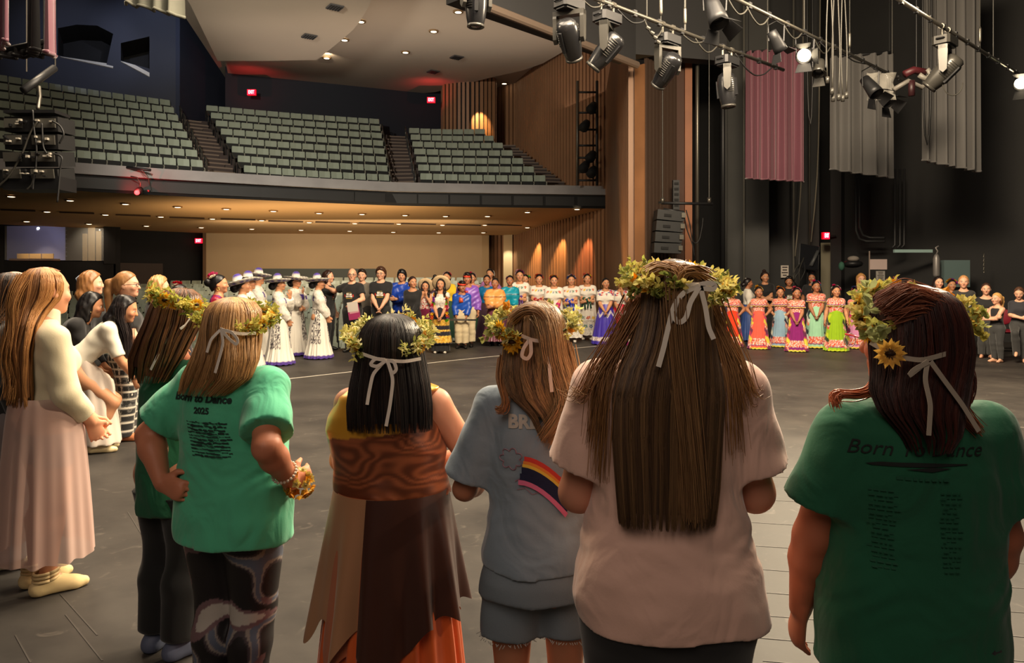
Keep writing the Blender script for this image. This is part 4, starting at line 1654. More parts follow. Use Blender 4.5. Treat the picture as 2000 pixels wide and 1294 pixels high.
def strands(root, name, rows, n, c, phi=(-215, 35), rad=.0013, wave=(0, 8), seed=0, end=None, rho=(.95, 1.03), m=18, var=(.55, 1.7), clump=.4, nclump=40,
   dphi=0, base=True, mat=None, tip=.35, fuzz=0.0, c2=None, label=None):
 """long hair: strands laid down the meridians of a swept oval, over a closed under-layer; rows (z, cx, cy, rx, ry) from the crown down, metres"""
 rng = np.random.default_rng(seed)
 R = np.asarray(rows, float)
 # crown to tip, evenly by length
 seg = np.sqrt(np.diff(R[:, 0]) ** 2 + np.diff(R[:, 3]) ** 2 + np.diff(R[:, 2]) ** 2)
 S = np.concatenate([[0], np.cumsum(seg)])
 S = S / S[-1]
 a0, a1 = np.radians(phi[0] + dphi), np.radians(phi[1] + dphi)
 ph = rng.uniform(a0, a1, n)
 cs_ = np.sort(rng.uniform(a0, a1, nclump))
 cl = cs_[np.argmin(np.abs(ph[:, None] - cs_[None, :]), 1)]
 rh = rng.uniform(rho[0], rho[1], n)
 zend = rng.uniform(*(end if end else (R[-1, 0], R[-1, 0] + .02)), n)
 s_end = np.interp(-zend, -R[:, 0], S)
 t = np.linspace(0, 1, m)
 ss = s_end[:, None] * t[None, :]
 col = [np.interp(ss, S, R[:, j]) for j in range(5)]
 pw = ph[:, None] + (cl - ph)[:, None] * clump * t[None, :] ** 1.2
 am = wave[0] * t[None, :] ** 1.0
 kc = (cl * 37.7)[:, None]
 pw = pw + am * np.sin(wave[1] * t[None, :] * 6.28 + kc) * 1.0 + fuzz * rng.normal(size=(n, 1)) * t[None, :] ** 2
 rr = rh[:, None] * (1 + .35 * am * np.cos(wave[1] * t[None, :] * 6.28 + kc)) + .02 * np.cos(kc * 1.7) * t[None, :]
 X = col[1] + rr * col[3] * np.cos(pw)
 Y = col[2] + rr * col[4] * np.sin(pw)
 P = np.stack([X, Y, col[0]], -1)
 T = np.gradient(P, axis=1)
 T /= np.linalg.norm(T, axis=-1, keepdims=True) + 1e-9
 O = np.stack([np.cos(pw), np.sin(pw), np.zeros_like(pw)], -1)
 U = np.cross(T, O)
 U /= np.linalg.norm(U, axis=-1, keepdims=True) + 1e-9
 W = np.cross(U, T)
 r = rad * (1 - (1 - tip) * t ** 3)[None, :, None] * rng.uniform(.7, 1.3, (n, 1, 1))
 ring = [P + r * (U * math.cos(a) * 1.6 + W * math.sin(a)) for a in (0.0, 2.09, 4.19)]
 V = np.stack(ring, 2)               # n m 3 3
 ii = np.arange(n)[:, None, None] * m * 3
 jj = np.arange(m - 1)[None, :, None] * 3
 kk = np.arange(3)[None, None, :]
 k2 = (kk + 1) % 3
 Q = np.stack([ii + jj + kk, ii + jj + k2, ii + jj + 3 + k2, ii + jj + 3 + kk], -1).reshape(-1, 4)
 cc = lin(c)[None, :] * (var[0] + (var[1] - var[0]) * rng.beta(2, 2.5, (n, 1)))
 if c2 is not None:
  k = (np.sin(cl * 23.0) * .5 + .5)[:, None] * rng.uniform(.4, 1, (n, 1))
  cc = cc * (1 - k) + lin(c2)[None, :] * k * (var[0] + (var[1] - var[0]) * .5)
 C = np.repeat(cc, m * 3, axis=0)
 verts = V.reshape(-1, 3)
 faces = Q
 if base:
  nb, ms = 40, 40
  sb_ = np.linspace(0, np.interp(-(np.mean(zend) + .012), -R[:, 0], S), ms)
  A = np.linspace(a0, a1, nb)
  cb = [np.interp(sb_, S, R[:, j])[:, None] for j in range(5)]
  k = rho[0] - .015
  bx = cb[1] + k * cb[3] * np.cos(A)[None, :]
  byy = cb[2] + k * cb[4] * np.sin(A)[None, :]
  B = np.stack([bx, byy, np.broadcast_to(cb[0], bx.shape)], -1).reshape(-1, 3)
  i = np.arange(ms - 1)[:, None] * nb
  j = np.arange(nb - 1)[None, :]
  qb = np.stack([i + j, i + j + 1, i + nb + j + 1, i + nb + j], -1).reshape(-1, 4) + len(verts)
  st = vnoise(np.stack([np.tile(A, ms) * 3, np.zeros(nb * ms), np.repeat(sb_, nb) * .6], -1), 9, seed)
  verts = np.concatenate([verts, B])
  faces = np.concatenate([faces, qb])
  C = np.concatenate([C, lin(c)[None, :] * (.45 + .6 * st[:, None])])
 return mk(name, verts, faces, mat or M('hair_strands', rough=0.42, vcol=True, spec=0.35), root, True, label, col=C)

def lock(root, name, pts, n, c, spread, rad=.0013, seed=0, c2=None, wave=0.0, wf=2.0, var=(.55, 1.6), spread_end=None):
 """a lock of strands along a path"""
 rng = np.random.default_rng(seed)
 pts = np.asarray(pts, float)
 m = 20
 L = np.concatenate([[0], np.cumsum(np.linalg.norm(np.diff(pts, axis=0), axis=1))])
 t = np.linspace(0, L[-1], m)
 # smooth the path
 ctr = np.stack([np.interp(t, L, pts[:, j]) for j in range(3)], -1)
 for _ in range(3):
  ctr[1:-1] = (ctr[:-2] + 2 * ctr[1:-1] + ctr[2:]) / 4
 o = rng.normal(size=(n, 3)) * spread
 o2 = rng.normal(size=(n, 3)) * (spread_end if spread_end is not None else spread)
 tt = np.linspace(0, 1, m)[None, :, None]
 P = ctr[None] + o[:, None] * (1 - tt) + (o * .5 + o2 * .5)[:, None] * tt
 ph = rng.uniform(0, 1.5, (n, 1))
 P[..., 0] += wave * np.sin(tt[..., 0] * wf * 6.28 + ph) * tt[..., 0]
 P[..., 1] += wave * np.cos(tt[..., 0] * wf * 6.28 + ph) * tt[..., 0]
 T = np.gradient(P, axis=1)
 T /= np.linalg.norm(T, axis=-1, keepdims=True) + 1e-9
 U = np.cross(T, np.array([0.3, 1, .2]))
 U /= np.linalg.norm(U, axis=-1, keepdims=True) + 1e-9
 W = np.cross(U, T)
 r = rad * (1 - .6 * tt ** 3) * rng.uniform(.7, 1.3, (n, 1, 1))
 V = np.stack([P + r * (U * math.cos(a) * 1.5 + W * math.sin(a)) for a in (0.0, 2.09, 4.19)], 2)
 ii = np.arange(n)[:, None, None] * m * 3
 jj = np.arange(m - 1)[None, :, None] * 3
 kk = np.arange(3)[None, None, :]
 Q = np.stack([ii + jj + kk, ii + jj + (kk + 1) % 3, ii + jj + 3 + (kk + 1) % 3, ii + jj + 3 + kk], -1).reshape(-1, 4)
 cc = lin(c)[None, :] * (var[0] + (var[1] - var[0]) * rng.beta(2, 2.5, (n, 1)))
 if c2 is not None:
  k = rng.uniform(0, 1, (n, 1))
  cc = cc * (1 - k) + lin(c2)[None, :] * k
 return mk(name, V.reshape(-1, 3), Q, M('hair_strands', rough=0.42, vcol=True, spec=0.35), root, True, col=np.repeat(cc, m * 3, axis=0))

def leafy(name):
 """thin leaf or petal: diffuse with light coming through"""
 if name in MATS:
  return MATS[name]
 m = bpy.data.materials.new(name)
 m.use_nodes = True
 nt = m.node_tree
 b = nt.nodes['Principled BSDF']
 b.inputs['Roughness'].default_value = .6
 b.inputs['Specular IOR Level'].default_value = .25
 a = nt.nodes.new('ShaderNodeAttribute')
 a.attribute_name = 'Col'
 t = nt.nodes.new('ShaderNodeBsdfTranslucent')
 mx = nt.nodes.new('ShaderNodeMixShader')
 mx.inputs[0].default_value = .45
 nt.links.new(a.outputs['Color'], b.inputs['Base Color'])
 nt.links.new(a.outputs['Color'], t.inputs['Color'])
 nt.links.new(b.outputs[0], mx.inputs[1])
 nt.links.new(t.outputs[0], mx.inputs[2])
 nt.links.new(mx.outputs[0], nt.nodes['Material Output'].inputs[0])
 MATS[name] = m
 return m

leafy('foliage')
leafy('petal')
LEAFC = [(206, 190, 110), (188, 176, 92), (168, 164, 84), (222, 206, 140), (142, 142, 70), (116, 124, 66), (226, 214, 160)]

def leaf(g, p, d, up, ln, w, c):
 d = d.normalized()
 s_ = d.cross(up)
 s_ = s_.normalized() if s_.length > 1e-3 else d.orthogonal().normalized()
 n = s_.cross(d)
 v = [p, p + d * ln * .28 + s_ * w * .8 + n * w * .3, p + d * ln * .68 + s_ * w * .85 + n * w * .3, p + d * ln - n * w * .3, p + d * ln * .68 - s_ * w * .85 + n * w * .3, p + d * ln * .28 - s_ * w * .8 + n * w * .3, p + d * ln * .5 - n * w * .1]
 g.raw(v, [(6, k, (k + 1) % 6) for k in range(6)], tuple(c))

def sprig(g, p, d, ln, k, lw, cols, rng):
 d = d.normalized()
 up = Vector(rng.normal(size=3))
 s_ = d.cross(up).normalized()
 n = s_.cross(d)
 c0 = lin(cols[int(rng.integers(len(cols)))])
 for i in range(k):
  q = p + d * ln * (i + 1) / (k + 1)
  a = i * 2.4
  o = s_ * math.cos(a) + n * math.sin(a)
  leaf(g, q, d * .7 + o * .8, o.cross(d), ln * .38, lw, np.minimum(c0 * rng.uniform(.85, 1.35), .9))
 leaf(g, p + d * ln * .75, d, s_, ln * .35, lw, c0 * 1.1)

def sunflower(name, parent, p, d, r, c=(236, 176, 40)):
 d = Vector(d).normalized()
 u = d.orthogonal().normalized()
 w = d.cross(u)
 p = Vector(p)
 g = G()
 for ring, (rr, n, lift) in enumerate(((1.0, 13, .10), (.82, 11, .22))):
  for k in range(n):
   a = 2 * math.pi * (k + ring * .5) / n
   e = u * math.cos(a) + w * math.sin(a)
   q = d.cross(e)
   cc = tuple(lin(c) * (1.0 - .18 * ring) * (.85 + .3 * ((k * 5) % 7) / 7))
   b = p + d * r * .04 * ring
   v = [b + e * r * .25, b + e * r * .62 * rr + q * r * .17 + d * r * lift * .6, b + e * r * rr + d * r * lift, b + e * r * .62 * rr - q * r * .17 + d * r * lift * .6, b + e * r * .6 * rr + d * r * (lift * .6 - .05)]
   g.raw(v, [(0, 4, 1), (1, 4, 2), (2, 4, 3), (3, 4, 0)], cc)
 g.ball(p + d * r * .1, r * .33, tuple(lin((58, 34, 18))), n=10, sq=.5)
 return g.build(name, M('petal', rough=0.7, vcol=True), parent)

def flower_crown(root, c, rx_, ry_, tilt=0.0, roll=0.0, n=60, gap=(-125, -55), seed=0, thick=.022, sun=(), ln=.05, cols=LEAFC, blossoms=14, dens=None, lw=.0065, name='flower_crown'):
 """wreath of leaf sprigs and yellow blossoms round the head; returns the part"""
 rng = np.random.default_rng(seed)
 c = Vector(c)
 Rm = Matrix.Rotation(tilt, 3, 'X') @ Matrix.Rotation(roll, 3, 'Y')
 g = G()

 def ringp(a):
  return c + Rm @ Vector((rx_ * math.cos(a), ry_ * math.sin(a), 0)), (Rm @ Vector((math.cos(a) * ry_, math.sin(a) * rx_, 0))).normalized()
 gp = [math.radians(k) for k in gap]
 angs = [a for a in np.linspace(gp[1], gp[0] + 2 * math.pi, n)]
 g.tube([ringp(a)[0] for a in angs], .004, 5, tuple(lin((96, 100, 52))))
 upv = Rm @ Vector((0, 0, 1))
 for a in angs:
  p, o = ringp(a + rng.normal() * .03)
  tang = upv.cross(o)
  for _ in range(2):
   dd = o * rng.uniform(.1, .9) + upv * rng.uniform(-.55, .9) + tang * rng.choice((-1, 1)) * rng.uniform(.4, 1.1)
   sprig(g, p + o * rng.uniform(0, thick * .4) + upv * rng.normal() * thick * .3, Vector(dd), ln * rng.uniform(.7, 1.25), 7, lw * rng.uniform(.8, 1.3), cols, rng)
 part = g.build(name, M('foliage', rough=0.65, vcol=True), root)
 gb_ = G()
 for a in rng.choice(angs, blossoms, replace=False):
  p, o = ringp(a)
  q = p + o * thick * rng.uniform(.5, 1.0) + upv * rng.normal() * thick * .5
  flower(gb_, q, o + upv * rng.uniform(-.2, .6), .017 * rng.uniform(.8, 1.3), lin([(240, 196, 60), (244, 210, 110), (236, 176, 50)][int(rng.integers(3))]), 5, tuple(lin((190, 130, 30))))
 gb_.build('blossoms', M('petal', rough=0.7, vcol=True), part)
 for a, dz, r in sun:
  p, o = ringp(math.radians(a))
  sunflower('sunflower', part, p + o * thick * .9 + upv * dz, o + upv * .15, r)
 return part

def ribbon(parent, paths, w=.012, c=(236, 226, 212), name='ribbon'):
 g = G()
 for pts in paths:
  # soften the corners
  q = np.asarray(pts, float)
  L = np.concatenate([[0], np.cumsum(np.linalg.norm(np.diff(q, axis=0), axis=1))])
  t = np.linspace(0, L[-1], max(10, 6 * len(q)))
  s_ = np.stack([np.interp(t, L, q[:, j]) for j in range(3)], -1)
  for _ in range(4):
   s_[1:-1] = (s_[:-2] + 2 * s_[1:-1] + s_[2:]) / 4
  band(g, s_, w * .85, tuple(lin(c)), .0004)
 return g.build(name, M('ribbon_cloth', rough=0.6, vcol=True), parent, False)

def project(o, pts, dirn=(0, 1, 0), off=.003, back=1.0):
 """drop points onto a mesh along a direction (garment prints)"""
 bvh = BVHTree.FromPolygons([v.co for v in o.data.vertices], [tuple(p.vertices) for p in o.data.polygons])
 d = Vector(dirn).normalized()
 out = []
 for p in pts:
  p = Vector(p)
  h = bvh.ray_cast(p - d * back, d)
  out.append(h[0] - d * off if h[0] is not None else None)
 return out

def print_text(body, garment, txt, origin, size, c, dirn=(0, 1, 0), right=(1, 0, 0), name='lettering', shear=0.0, mat=None, bold=0.0, off=.003):
 """lettering lying on the cloth"""
 cu = bpy.data.curves.new(name, 'FONT')
 cu.body = txt
 cu.size = size
 cu.align_x = 'CENTER'
 cu.shear = shear
 cu.offset = bold
 cu.resolution_u = 3
 to = bpy.data.objects.new(name, cu)
 COL.objects.link(to)
 bpy.context.view_layer.update()
 me = bpy.data.meshes.new_from_object(to.evaluated_get(bpy.context.evaluated_depsgraph_get()))
 bpy.data.objects.remove(to)
 bm = bmesh.new()
 bm.from_mesh(me)
 bmesh.ops.triangulate(bm, faces=bm.faces[:])
 bmesh.ops.subdivide_edges(bm, edges=[e for e in bm.edges if e.calc_length() > size * .25], cuts=2)
 bmesh.ops.triangulate(bm, faces=bm.faces[:])
 r, u = Vector(right).normalized(), Vector((0, 0, 1))
 src = [Vector(origin) + r * v.co.x + u * v.co.y for v in bm.verts]
 F = [tuple(v.index for v in f.verts) for f in bm.faces]
 bm.free()
 q = project(garment, src, dirn, off)
 ok = [f for f in F if all(q[i] is not None for i in f)]
 pts = [x if x is not None else Vector((0, 0, -5)) for x in q]
 used = sorted({i for f in ok for i in f})
 mp = {k: i for i, k in enumerate(used)}
 if not ok:
  return None
 return mk(name, [pts[i] for i in used], [tuple(mp[i] for i in f) for f in ok], mat or M('print_ink_' + '_'.join(map(str, c)), c, 0.8), garment)

def print_poly(garment, polys, dirn=(0, 1, 0), name='print', off=.003, grid=.02):
 """flat coloured shapes lying on the cloth: list of (outline points, colour)"""
 g = G()
 for k_, (poly, c) in enumerate(polys):
  bm = bmesh.new()
  vs = [bm.verts.new(p) for p in poly]
  bm.faces.new(vs)
  bmesh.ops.triangulate(bm, faces=bm.faces[:])
  for _ in range(4):
   es = [e for e in bm.edges if e.calc_length() > grid]
   if not es:
    break
   bmesh.ops.subdivide_edges(bm, edges=es, cuts=1)
   bmesh.ops.triangulate(bm, faces=bm.faces[:])
  bm.verts.index_update()
  q = project(garment, [v.co for v in bm.verts], dirn, off + .0008 * (k_ % 8))
  fs = [tuple(v.index for v in f.verts) for f in bm.faces]
  fs = [f for f in fs if all(q[i] is not None for i in f)]
  g.raw([x if x is not None else Vector((0, 0, 0)) for x in q], fs, tuple(lin(c)))
  bm.free()
 return g.build(name, M('print_ink', rough=0.8, vcol=True), garment)

# ---------------------------------------------------------------- the six women in the foreground
class Near(Fig):
 """figure whose outline is set from photograph measurements at its own distance"""

 def lx(s, px, dy=0.0):
  return (px - CX) / FPX * (s.Y + dy) - s.X

 def lz(s, py, dy=0.0):
  return EYE - (py - HY) / FPX * (s.Y + dy)

 def lp(s, px, py, dy):
  """local point (facing away, or turned) in column px, row py at depth dy from the figure's own"""
  v = Vector((s.lx(px, dy), dy, s.lz(py, dy)))
  return Matrix.Rotation(-s.rz, 3, 'Z') @ v

 def hrows(s, rr, back=0.0):
  """rows (py, xl, xr, cy, ry) in the photograph -> (z, cx, cy, rx, ry) in metres"""
  o = []
  for py, xl, xr, cy, ry in rr:
   a, b = s.lx(xl, cy), s.lx(xr, cy)
   o.append((s.lz(py, cy - ry * back), (a + b) / 2, cy, max((b - a) / 2, .004), ry))
  return o

 def shirt(s, rr, sleeve, col, mat, off=.010, cuff=.012, neck=.050, nz=.0015, name='shirt', step=.0062, wr=None, sl_rad=None, cyd=0.0, armholes=False, wrk=0.0, wrz=None):
  rows = sorted(s.hrows(rr, .85))
  rows = [(z / s.H, cx / s.H, cy / s.H, rx_ / s.H, ry / s.H) for z, cx, cy, rx_, ry in rows]
  lo, hi = s.bounds(.10)
  lo[2] = rows[0][0] - .02
  hi[2] = rows[-1][0] + .04
  V = s.vol(lo, hi, step)
  V.stack(rows, None, (0, 0, 0), .03, 2.25, wr)
  b, wl = s.bz, s.wl
  for a in s.arm:
   S, E, W = a[:3]
   if sleeve > 0:
    V.cone(s.T((0, -.004, .812)), S, .026 * b, .029 * wl * b + off * .5, k=.035)
   if sleeve > 0:
    u = unit(E - S)
    e = S + (E - S) * sleeve
    r0 = (sl_rad[0] if sl_rad else .0345 * wl * b + off)
    r1 = (sl_rad[1] if sl_rad else .031 * wl * b + off + cuff)
    V.cone(S, e + u * .02, r0, r1, k=.022, cut=[(e, u)])
   if armholes:
    V.warp(lambda X, Y, Z, S=S: 0.0 * X)
  if neck:
   V.cutball(s.T((0, .020, .850)), (neck, neck, neck * .62))
  if nz:
   H = s.H
   V.warp(lambda X, Y, Z: nz * (np.sin(X * 42 + Z * 26 + 2) * np.sin(Z * 31 - Y * 20 + X * 12) + .7 * np.sin(Z * 62 + X * 35 * np.sin(Z * 9) + Y * 30)))
  if wrk:
   V.warp(lambda X, Y, Z: wrk * np.exp(-((Z - wrz) / .03) ** 2) * np.sin((Z + .25 * X * X + .03 * np.sin(X * 30)) * 190))
  s.top_o = s.out(V, name, mat, col, 1)
  return s

tee = M('tee_cotton', rough=0.9, vcol=True, sheen=0.35, bump=(160, 0.12, 0.004), folds=(7, 0.55, 0.05))

# ---- the tall woman in the pale pink shirt
w5 = Near('woman from behind in pale pink shirt, waist length straight brown hair under a leafy crown', 1303, Y=1.72, top=510, face=0, w=1.2, tw=1.02, gl=.7, wl=1.08, sh=1.04, shz=.818, extra_arm=-.010,
    arms=(((.105, .150, .655), (.42, -.25, -1.2), (-.6, .8, .2)), ((-.085, .150, .655), (-.42, -.25, -1.2), (.6, .8, .2))), res=1.5, skin=(206, 140, 112))
w5.body()
w5.pants(flat((16, 16, 18)), waist=.52, hem=.06)
w5.shirt([(706, 1245, 1360, -.01, .055), (716, 1205, 1405, -.015, .075), (735, 1172, 1432, -.01, .095), (770, 1152, 1446, -.005, .115), (840, 1152, 1448, 0, .125), (900, 1158, 1446, 0, .125), (960, 1160, 1446, 0, .120),
    (1020, 1150, 1452, 0, .125), (1080, 1136, 1464, -.005, .140), (1150, 1122, 1482, -.015, .150), (1205, 1120, 1494, -.015, .150), (1256, 1130, 1496, -.012, .146)],
   .70, flat((232, 190, 172), .05, 9), tee, cuff=.016, nz=.0016, wrk=.0011, wrz=.60)
HB = (78, 57, 40)
H5 = w5.hrows([(506, 1312, 1320, -.02, .01), (508, 1296, 1336, -.02, .035), (516, 1276, 1356, -.022, .065), (532, 1262, 1370, -.024, .088), (560, 1252, 1380, -.026, .102), (600, 1246, 1386, -.03, .106),
      (640, 1240, 1390, -.045, .098), (680, 1230, 1396, -.068, .082), (720, 1212, 1406, -.092, .064), (770, 1200, 1412, -.110, .055), (850, 1200, 1408, -.122, .048), (950, 1206, 1402, -.128, .044), (1030, 1212, 1392, -.130, .042)])
strands(w5.root, 'hair', H5, 5200, HB, phi=(-205, 25), rad=.0007, wave=(.03, 1.2), seed=5, end=(w5.lz(1026, -.13), w5.lz(985, -.13)), clump=.3, nclump=90, c2=(128, 98, 66), var=(.5, 1.6))
strands(w5.root, 'hair', H5[:7], 500, HB, phi=(25, 155), rad=.0012, seed=6, end=(H5[5][0], H5[4][0]), c2=(150, 108, 66))
for sd, (x0, x1, x2, y2) in enumerate(((1246, 1175, 1158, 860), (1244, 1192, 1172, 930), (1386, 1440, 1452, 800), (1388, 1424, 1434, 880), (1245, 1160, 1118, 760), (1388, 1450, 1478, 760))):
 lock(w5.root, 'hair_lock', [w5.lp(x0, 590, -.03), w5.lp((x0 + x1) / 2, 660, -.06), w5.lp(x1, 722, -.085), w5.lp((x1 + x2) / 2, 775, -.105), w5.lp(x2, y2, -.10 if y2 > 790 else -.05)], 46, (128, 90, 56), .012, .0008, seed=20 + sd, c2=(170, 122, 76), spread_end=.022)
# half-up tail gathered at the crown
lock(w5.root, 'half_up_tail', [w5.lp(1328, 538, -.06), w5.lp(1322, 545, -.12), w5.lp(1318, 570, -.142), w5.lp(1325, 640, -.146), w5.lp(1335, 760, -.165), w5.lp(1348, 900, -.172), w5.lp(1352, 1005, -.174)], 700, (118, 86, 58), .010, .0008, seed=31, c2=(160, 122, 82), spread_end=.022)
lock(w5.root, 'half_up_knot', [w5.lp(1268, 535, -.085), w5.lp(1290, 522, -.115), w5.lp(1318, 528, -.135), w5.lp(1325, 545, -.140)], 160, (150, 108, 68), .008, .0012, seed=32, c2=(196, 150, 100))
lock(w5.root, 'half_up_knot', [w5.lp(1376, 540, -.085), w5.lp(1355, 526, -.115), w5.lp(1332, 528, -.135), w5.lp(1325, 545, -.140)], 160, (150, 108, 68), .008, .0012, seed=33, c2=(196, 150, 100))
fc = flower_crown(w5.root, (w5.lx(1318, 0), -.025, w5.lz(552, -.02)), .098, .118, tilt=math.radians(10), roll=math.radians(3), n=64, gap=(-104, -58), seed=3, sun=((60, .01, .030), (150, .006, .026), (-18, .0, .026)), ln=.040, thick=.016, lw=.0052,
      cols=[(196, 184, 96), (176, 170, 84), (150, 154, 74), (210, 198, 120), (120, 128, 62), (224, 206, 120)])
q = lambda px, py, d=-.150: w5.lp(px, py, d)
ribbon(fc, [[q(1326, 563, -.140), q(1345, 556, -.15), q(1366, 556, -.14), q(1390, 562, -.10)], [q(1366, 556), q(1385, 552), q(1398, 557), q(1394, 565), q(1368, 562)],
   [q(1366, 558), q(1335, 570, -.155), q(1316, 596, -.16), q(1305, 640, -.165), q(1296, 680, -.172), q(1286, 716, -.178)],
   [q(1366, 560), q(1348, 590, -.16), q(1340, 622, -.168), q(1326, 632, -.168), q(1314, 618, -.166), q(1322, 585, -.162)],
   [q(1368, 560), q(1378, 600, -.15), q(1384, 640, -.155), q(1394, 662, -.16)]], w=.0125)

# ---- the woman in the dark green shirt at the right
w6 = Near('woman from behind in dark green shirt, dark reddish hair with a sunflower, at right', 1782, Y=1.72, top=563, face=0, w=1.28, tw=1.04, gl=.7, wl=1.05, sh=1.10, shz=.790, hy=42,
    arms=(((.150, .075, .455), (1, -.9, 0), None), ((-.150, .075, .455), (-1, -.9, 0), None)), res=1.5, skin=(170, 100, 72))
w6.body()
w6.pants(flat((22, 22, 26)), waist=.50, hem=.06)
dkg = M('dark_green_cotton', rough=0.9, vcol=True, sheen=0.1, bump=(160, 0.12, 0.004), folds=(7, 0.55, 0.05))
w6.shirt([(786, 1735, 1832, -.01, .055), (796, 1690, 1875, -.015, .075), (818, 1646, 1910, -.01, .10), (850, 1620, 1936, -.005, .118), (900, 1608, 1948, 0, .128), (960, 1612, 1950, 0, .130), (1030, 1616, 1950, 0, .130),
    (1090, 1612, 1948, 0, .132), (1140, 1604, 1948, -.004, .140), (1160, 1600, 1950, -.004, .142), (1230, 1600, 1952, -.006, .146), (1350, 1600, 1954, -.006, .146)],
   .68, flat((20, 88, 60), .05, 9), dkg, cuff=.020, nz=.0016, wrk=.0012, wrz=.56)
w6.arm_o = None
HD = (46, 24, 22)
H6 = w6.hrows([(556, 1778, 1790, -.01, .01), (559, 1750, 1815, -.01, .04), (570, 1722, 1842, -.012, .075), (590, 1708, 1862, -.016, .100), (630, 1702, 1880, -.022, .108), (680, 1702, 1888, -.036, .104), (720, 1704, 1886, -.050, .092),
      (760, 1700, 1884, -.070, .078), (800, 1716, 1882, -.095, .058), (850, 1760, 1874, -.115, .045), (885, 1775, 1850, -.120, .040)])
strands(w6.root, 'hair', H6, 4200, HD, phi=(-190, 10), rad=.0007, wave=(.05, 1.4), seed=8, end=(w6.lz(880, -.115), w6.lz(770, -.09)), clump=.45, nclump=60, c2=(84, 40, 30), var=(.4, 1.5))
strands(w6.root, 'hair', H6[:6], 500, HD, phi=(0, 165), rad=.0013, seed=9, end=(H6[4][0], H6[3][0]), c2=(120, 62, 40))
lock(w6.root, 'curled_lock', [w6.lp(1716, 740, -.02), w6.lp(1700, 765, -.05), w6.lp(1668, 772, -.06), w6.lp(1636, 768, -.06), w6.lp(1624, 778, -.06), w6.lp(1632, 790, -.07)], 120, (150, 78, 48), .006, .0012, seed=41, c2=(190, 104, 62), spread_end=.008)
lock(w6.root, 'curled_lock', [w6.lp(1872, 640, -.05), w6.lp(1880, 710, -.06), w6.lp(1892, 735, -.06), w6.lp(1896, 760, -.07), w6.lp(1884, 785, -.09)], 140, (66, 32, 26), .008, .0012, seed=42, c2=(110, 56, 40), spread_end=.012)
lock(w6.root, 'curled_lock', [w6.lp(1840, 740, -.09), w6.lp(1858, 780, -.10), w6.lp(1880, 810, -.11), w6.lp(1905, 838, -.115)], 160, (96, 52, 36), .010, .0012, seed=43, c2=(140, 86, 54), spread_end=.012)
for sd, pts in enumerate(([(1722, 590), (1760, 566), (1830, 580)], [(1735, 600), (1780, 572), (1850, 600)], [(1745, 612), (1800, 600), (1860, 640)])):
 lock(w6.root, 'swept_lock', [w6.lp(pts[0][0], pts[0][1], -.10), w6.lp(pts[1][0], pts[1][1], -.11), w6.lp(pts[2][0], pts[2][1], -.085)], 240, (120, 66, 46), .009, .0007, seed=50 + sd, c2=(150, 92, 66))
fc = flower_crown(w6.root, (w6.lx(1784), -.015, w6.lz(622)), .106, .128, tilt=math.radians(24), roll=math.radians(-2), n=44, gap=(-150, -18), seed=12, sun=((178, .0, .030), (160, .02, .026), (190, -.02, .024)), ln=.042, thick=.020, blossoms=10, lw=.0075,
      cols=[(186, 172, 84), (160, 158, 80), (200, 184, 110), (130, 136, 76)])
sunflower('sunflower', fc, w6.lp(1738, 690, -.155), (-.25, -1, .0), .034, (240, 190, 90))
g = G()
rg = np.random.default_rng(4)
for px, py in ((1704, 640), (1714, 658), (1722, 652), (1692, 596), (1686, 572), (1694, 556)):
 for k in range(3):
  leaf(g, w6.lp(px + k * 3, py + k * 4, -.12 if py > 610 else -.07), Vector((rg.normal() * .5, -.3, rg.normal() * .5)), Vector((0, -1, 0)), .028, .009, lin((150, 156, 104)))
g.build('eucalyptus_leaves', M('foliage', rough=0.65, vcol=True), fc)
ribbon(fc, [[w6.lp(1700, 668, -.12), w6.lp(1745, 695, -.15), w6.lp(1800, 704, -.16), w6.lp(1850, 690, -.14)], [w6.lp(1812, 705, -.165), w6.lp(1790, 722, -.17), w6.lp(1774, 735, -.172), w6.lp(1784, 722, -.172), w6.lp(1814, 706, -.168)],
   [w6.lp(1812, 706, -.165), w6.lp(1806, 740, -.17), w6.lp(1818, 790, -.175), w6.lp(1814, 850, -.175)], [w6.lp(1818, 706, -.165), w6.lp(1850, 750, -.16), w6.lp(1880, 790, -.155), w6.lp(1912, 842, -.15)]], w=.012, c=(170, 158, 142))
# red-framed glasses worn low on the turned face
g = G()
g.tube([w6.lp(1690, 662, .03), w6.lp(1670, 656, .08), w6.lp(1651, 652, .115)], .0022, 6)
gl = g.build('glasses', M('red_spectacle_arm', (196, 36, 48), 0.35), w6.root, True)
g = G()
g.tube([w6.lp(1660 + math.cos(a) * 11, 664 + math.sin(a) * 13, .12) for a in np.linspace(0, 6.28, 14)], .0016, 5)
g.build('lens_rim', M('clear_rim', (210, 190, 186), 0.2), gl, True)
K = (16, 22, 20)
print_text(w6, w6.top_o, 'Born To Dance', w6.lp(1806, 896, -.15), .044, K, name='lettering', shear=.35)
gy = [(1712, 915), (1740, 910), (1800, 908), (1902, 911), (1904, 913), (1850, 916), (1790, 917), (1724, 918)]
print_poly(w6.top_o, [([w6.lp(x, y, -.15) for x, y in gy], K), ([w6.lp(x, y, -.15) for x, y in ((1780, 922), (1830, 917), (1870, 919), (1830, 926))], K)], name='print')
rg = np.random.default_rng(9)
pp = []
for colx in (1742, 1866):
 for k in range(17):
  y = 965 + k * 9.5
  wd = rg.uniform(14, 26)
  x = colx - wd
  while x < colx + wd - 4:
   l_ = rg.uniform(4, 12)
   pp.append(([w6.lp(x, y, -.15), w6.lp(x + l_, y, -.15), w6.lp(x + l_, y + 3.6, -.15), w6.lp(x, y + 3.6, -.15)], (20, 80, 56)))
   x += l_ + 2.5
x = 1765
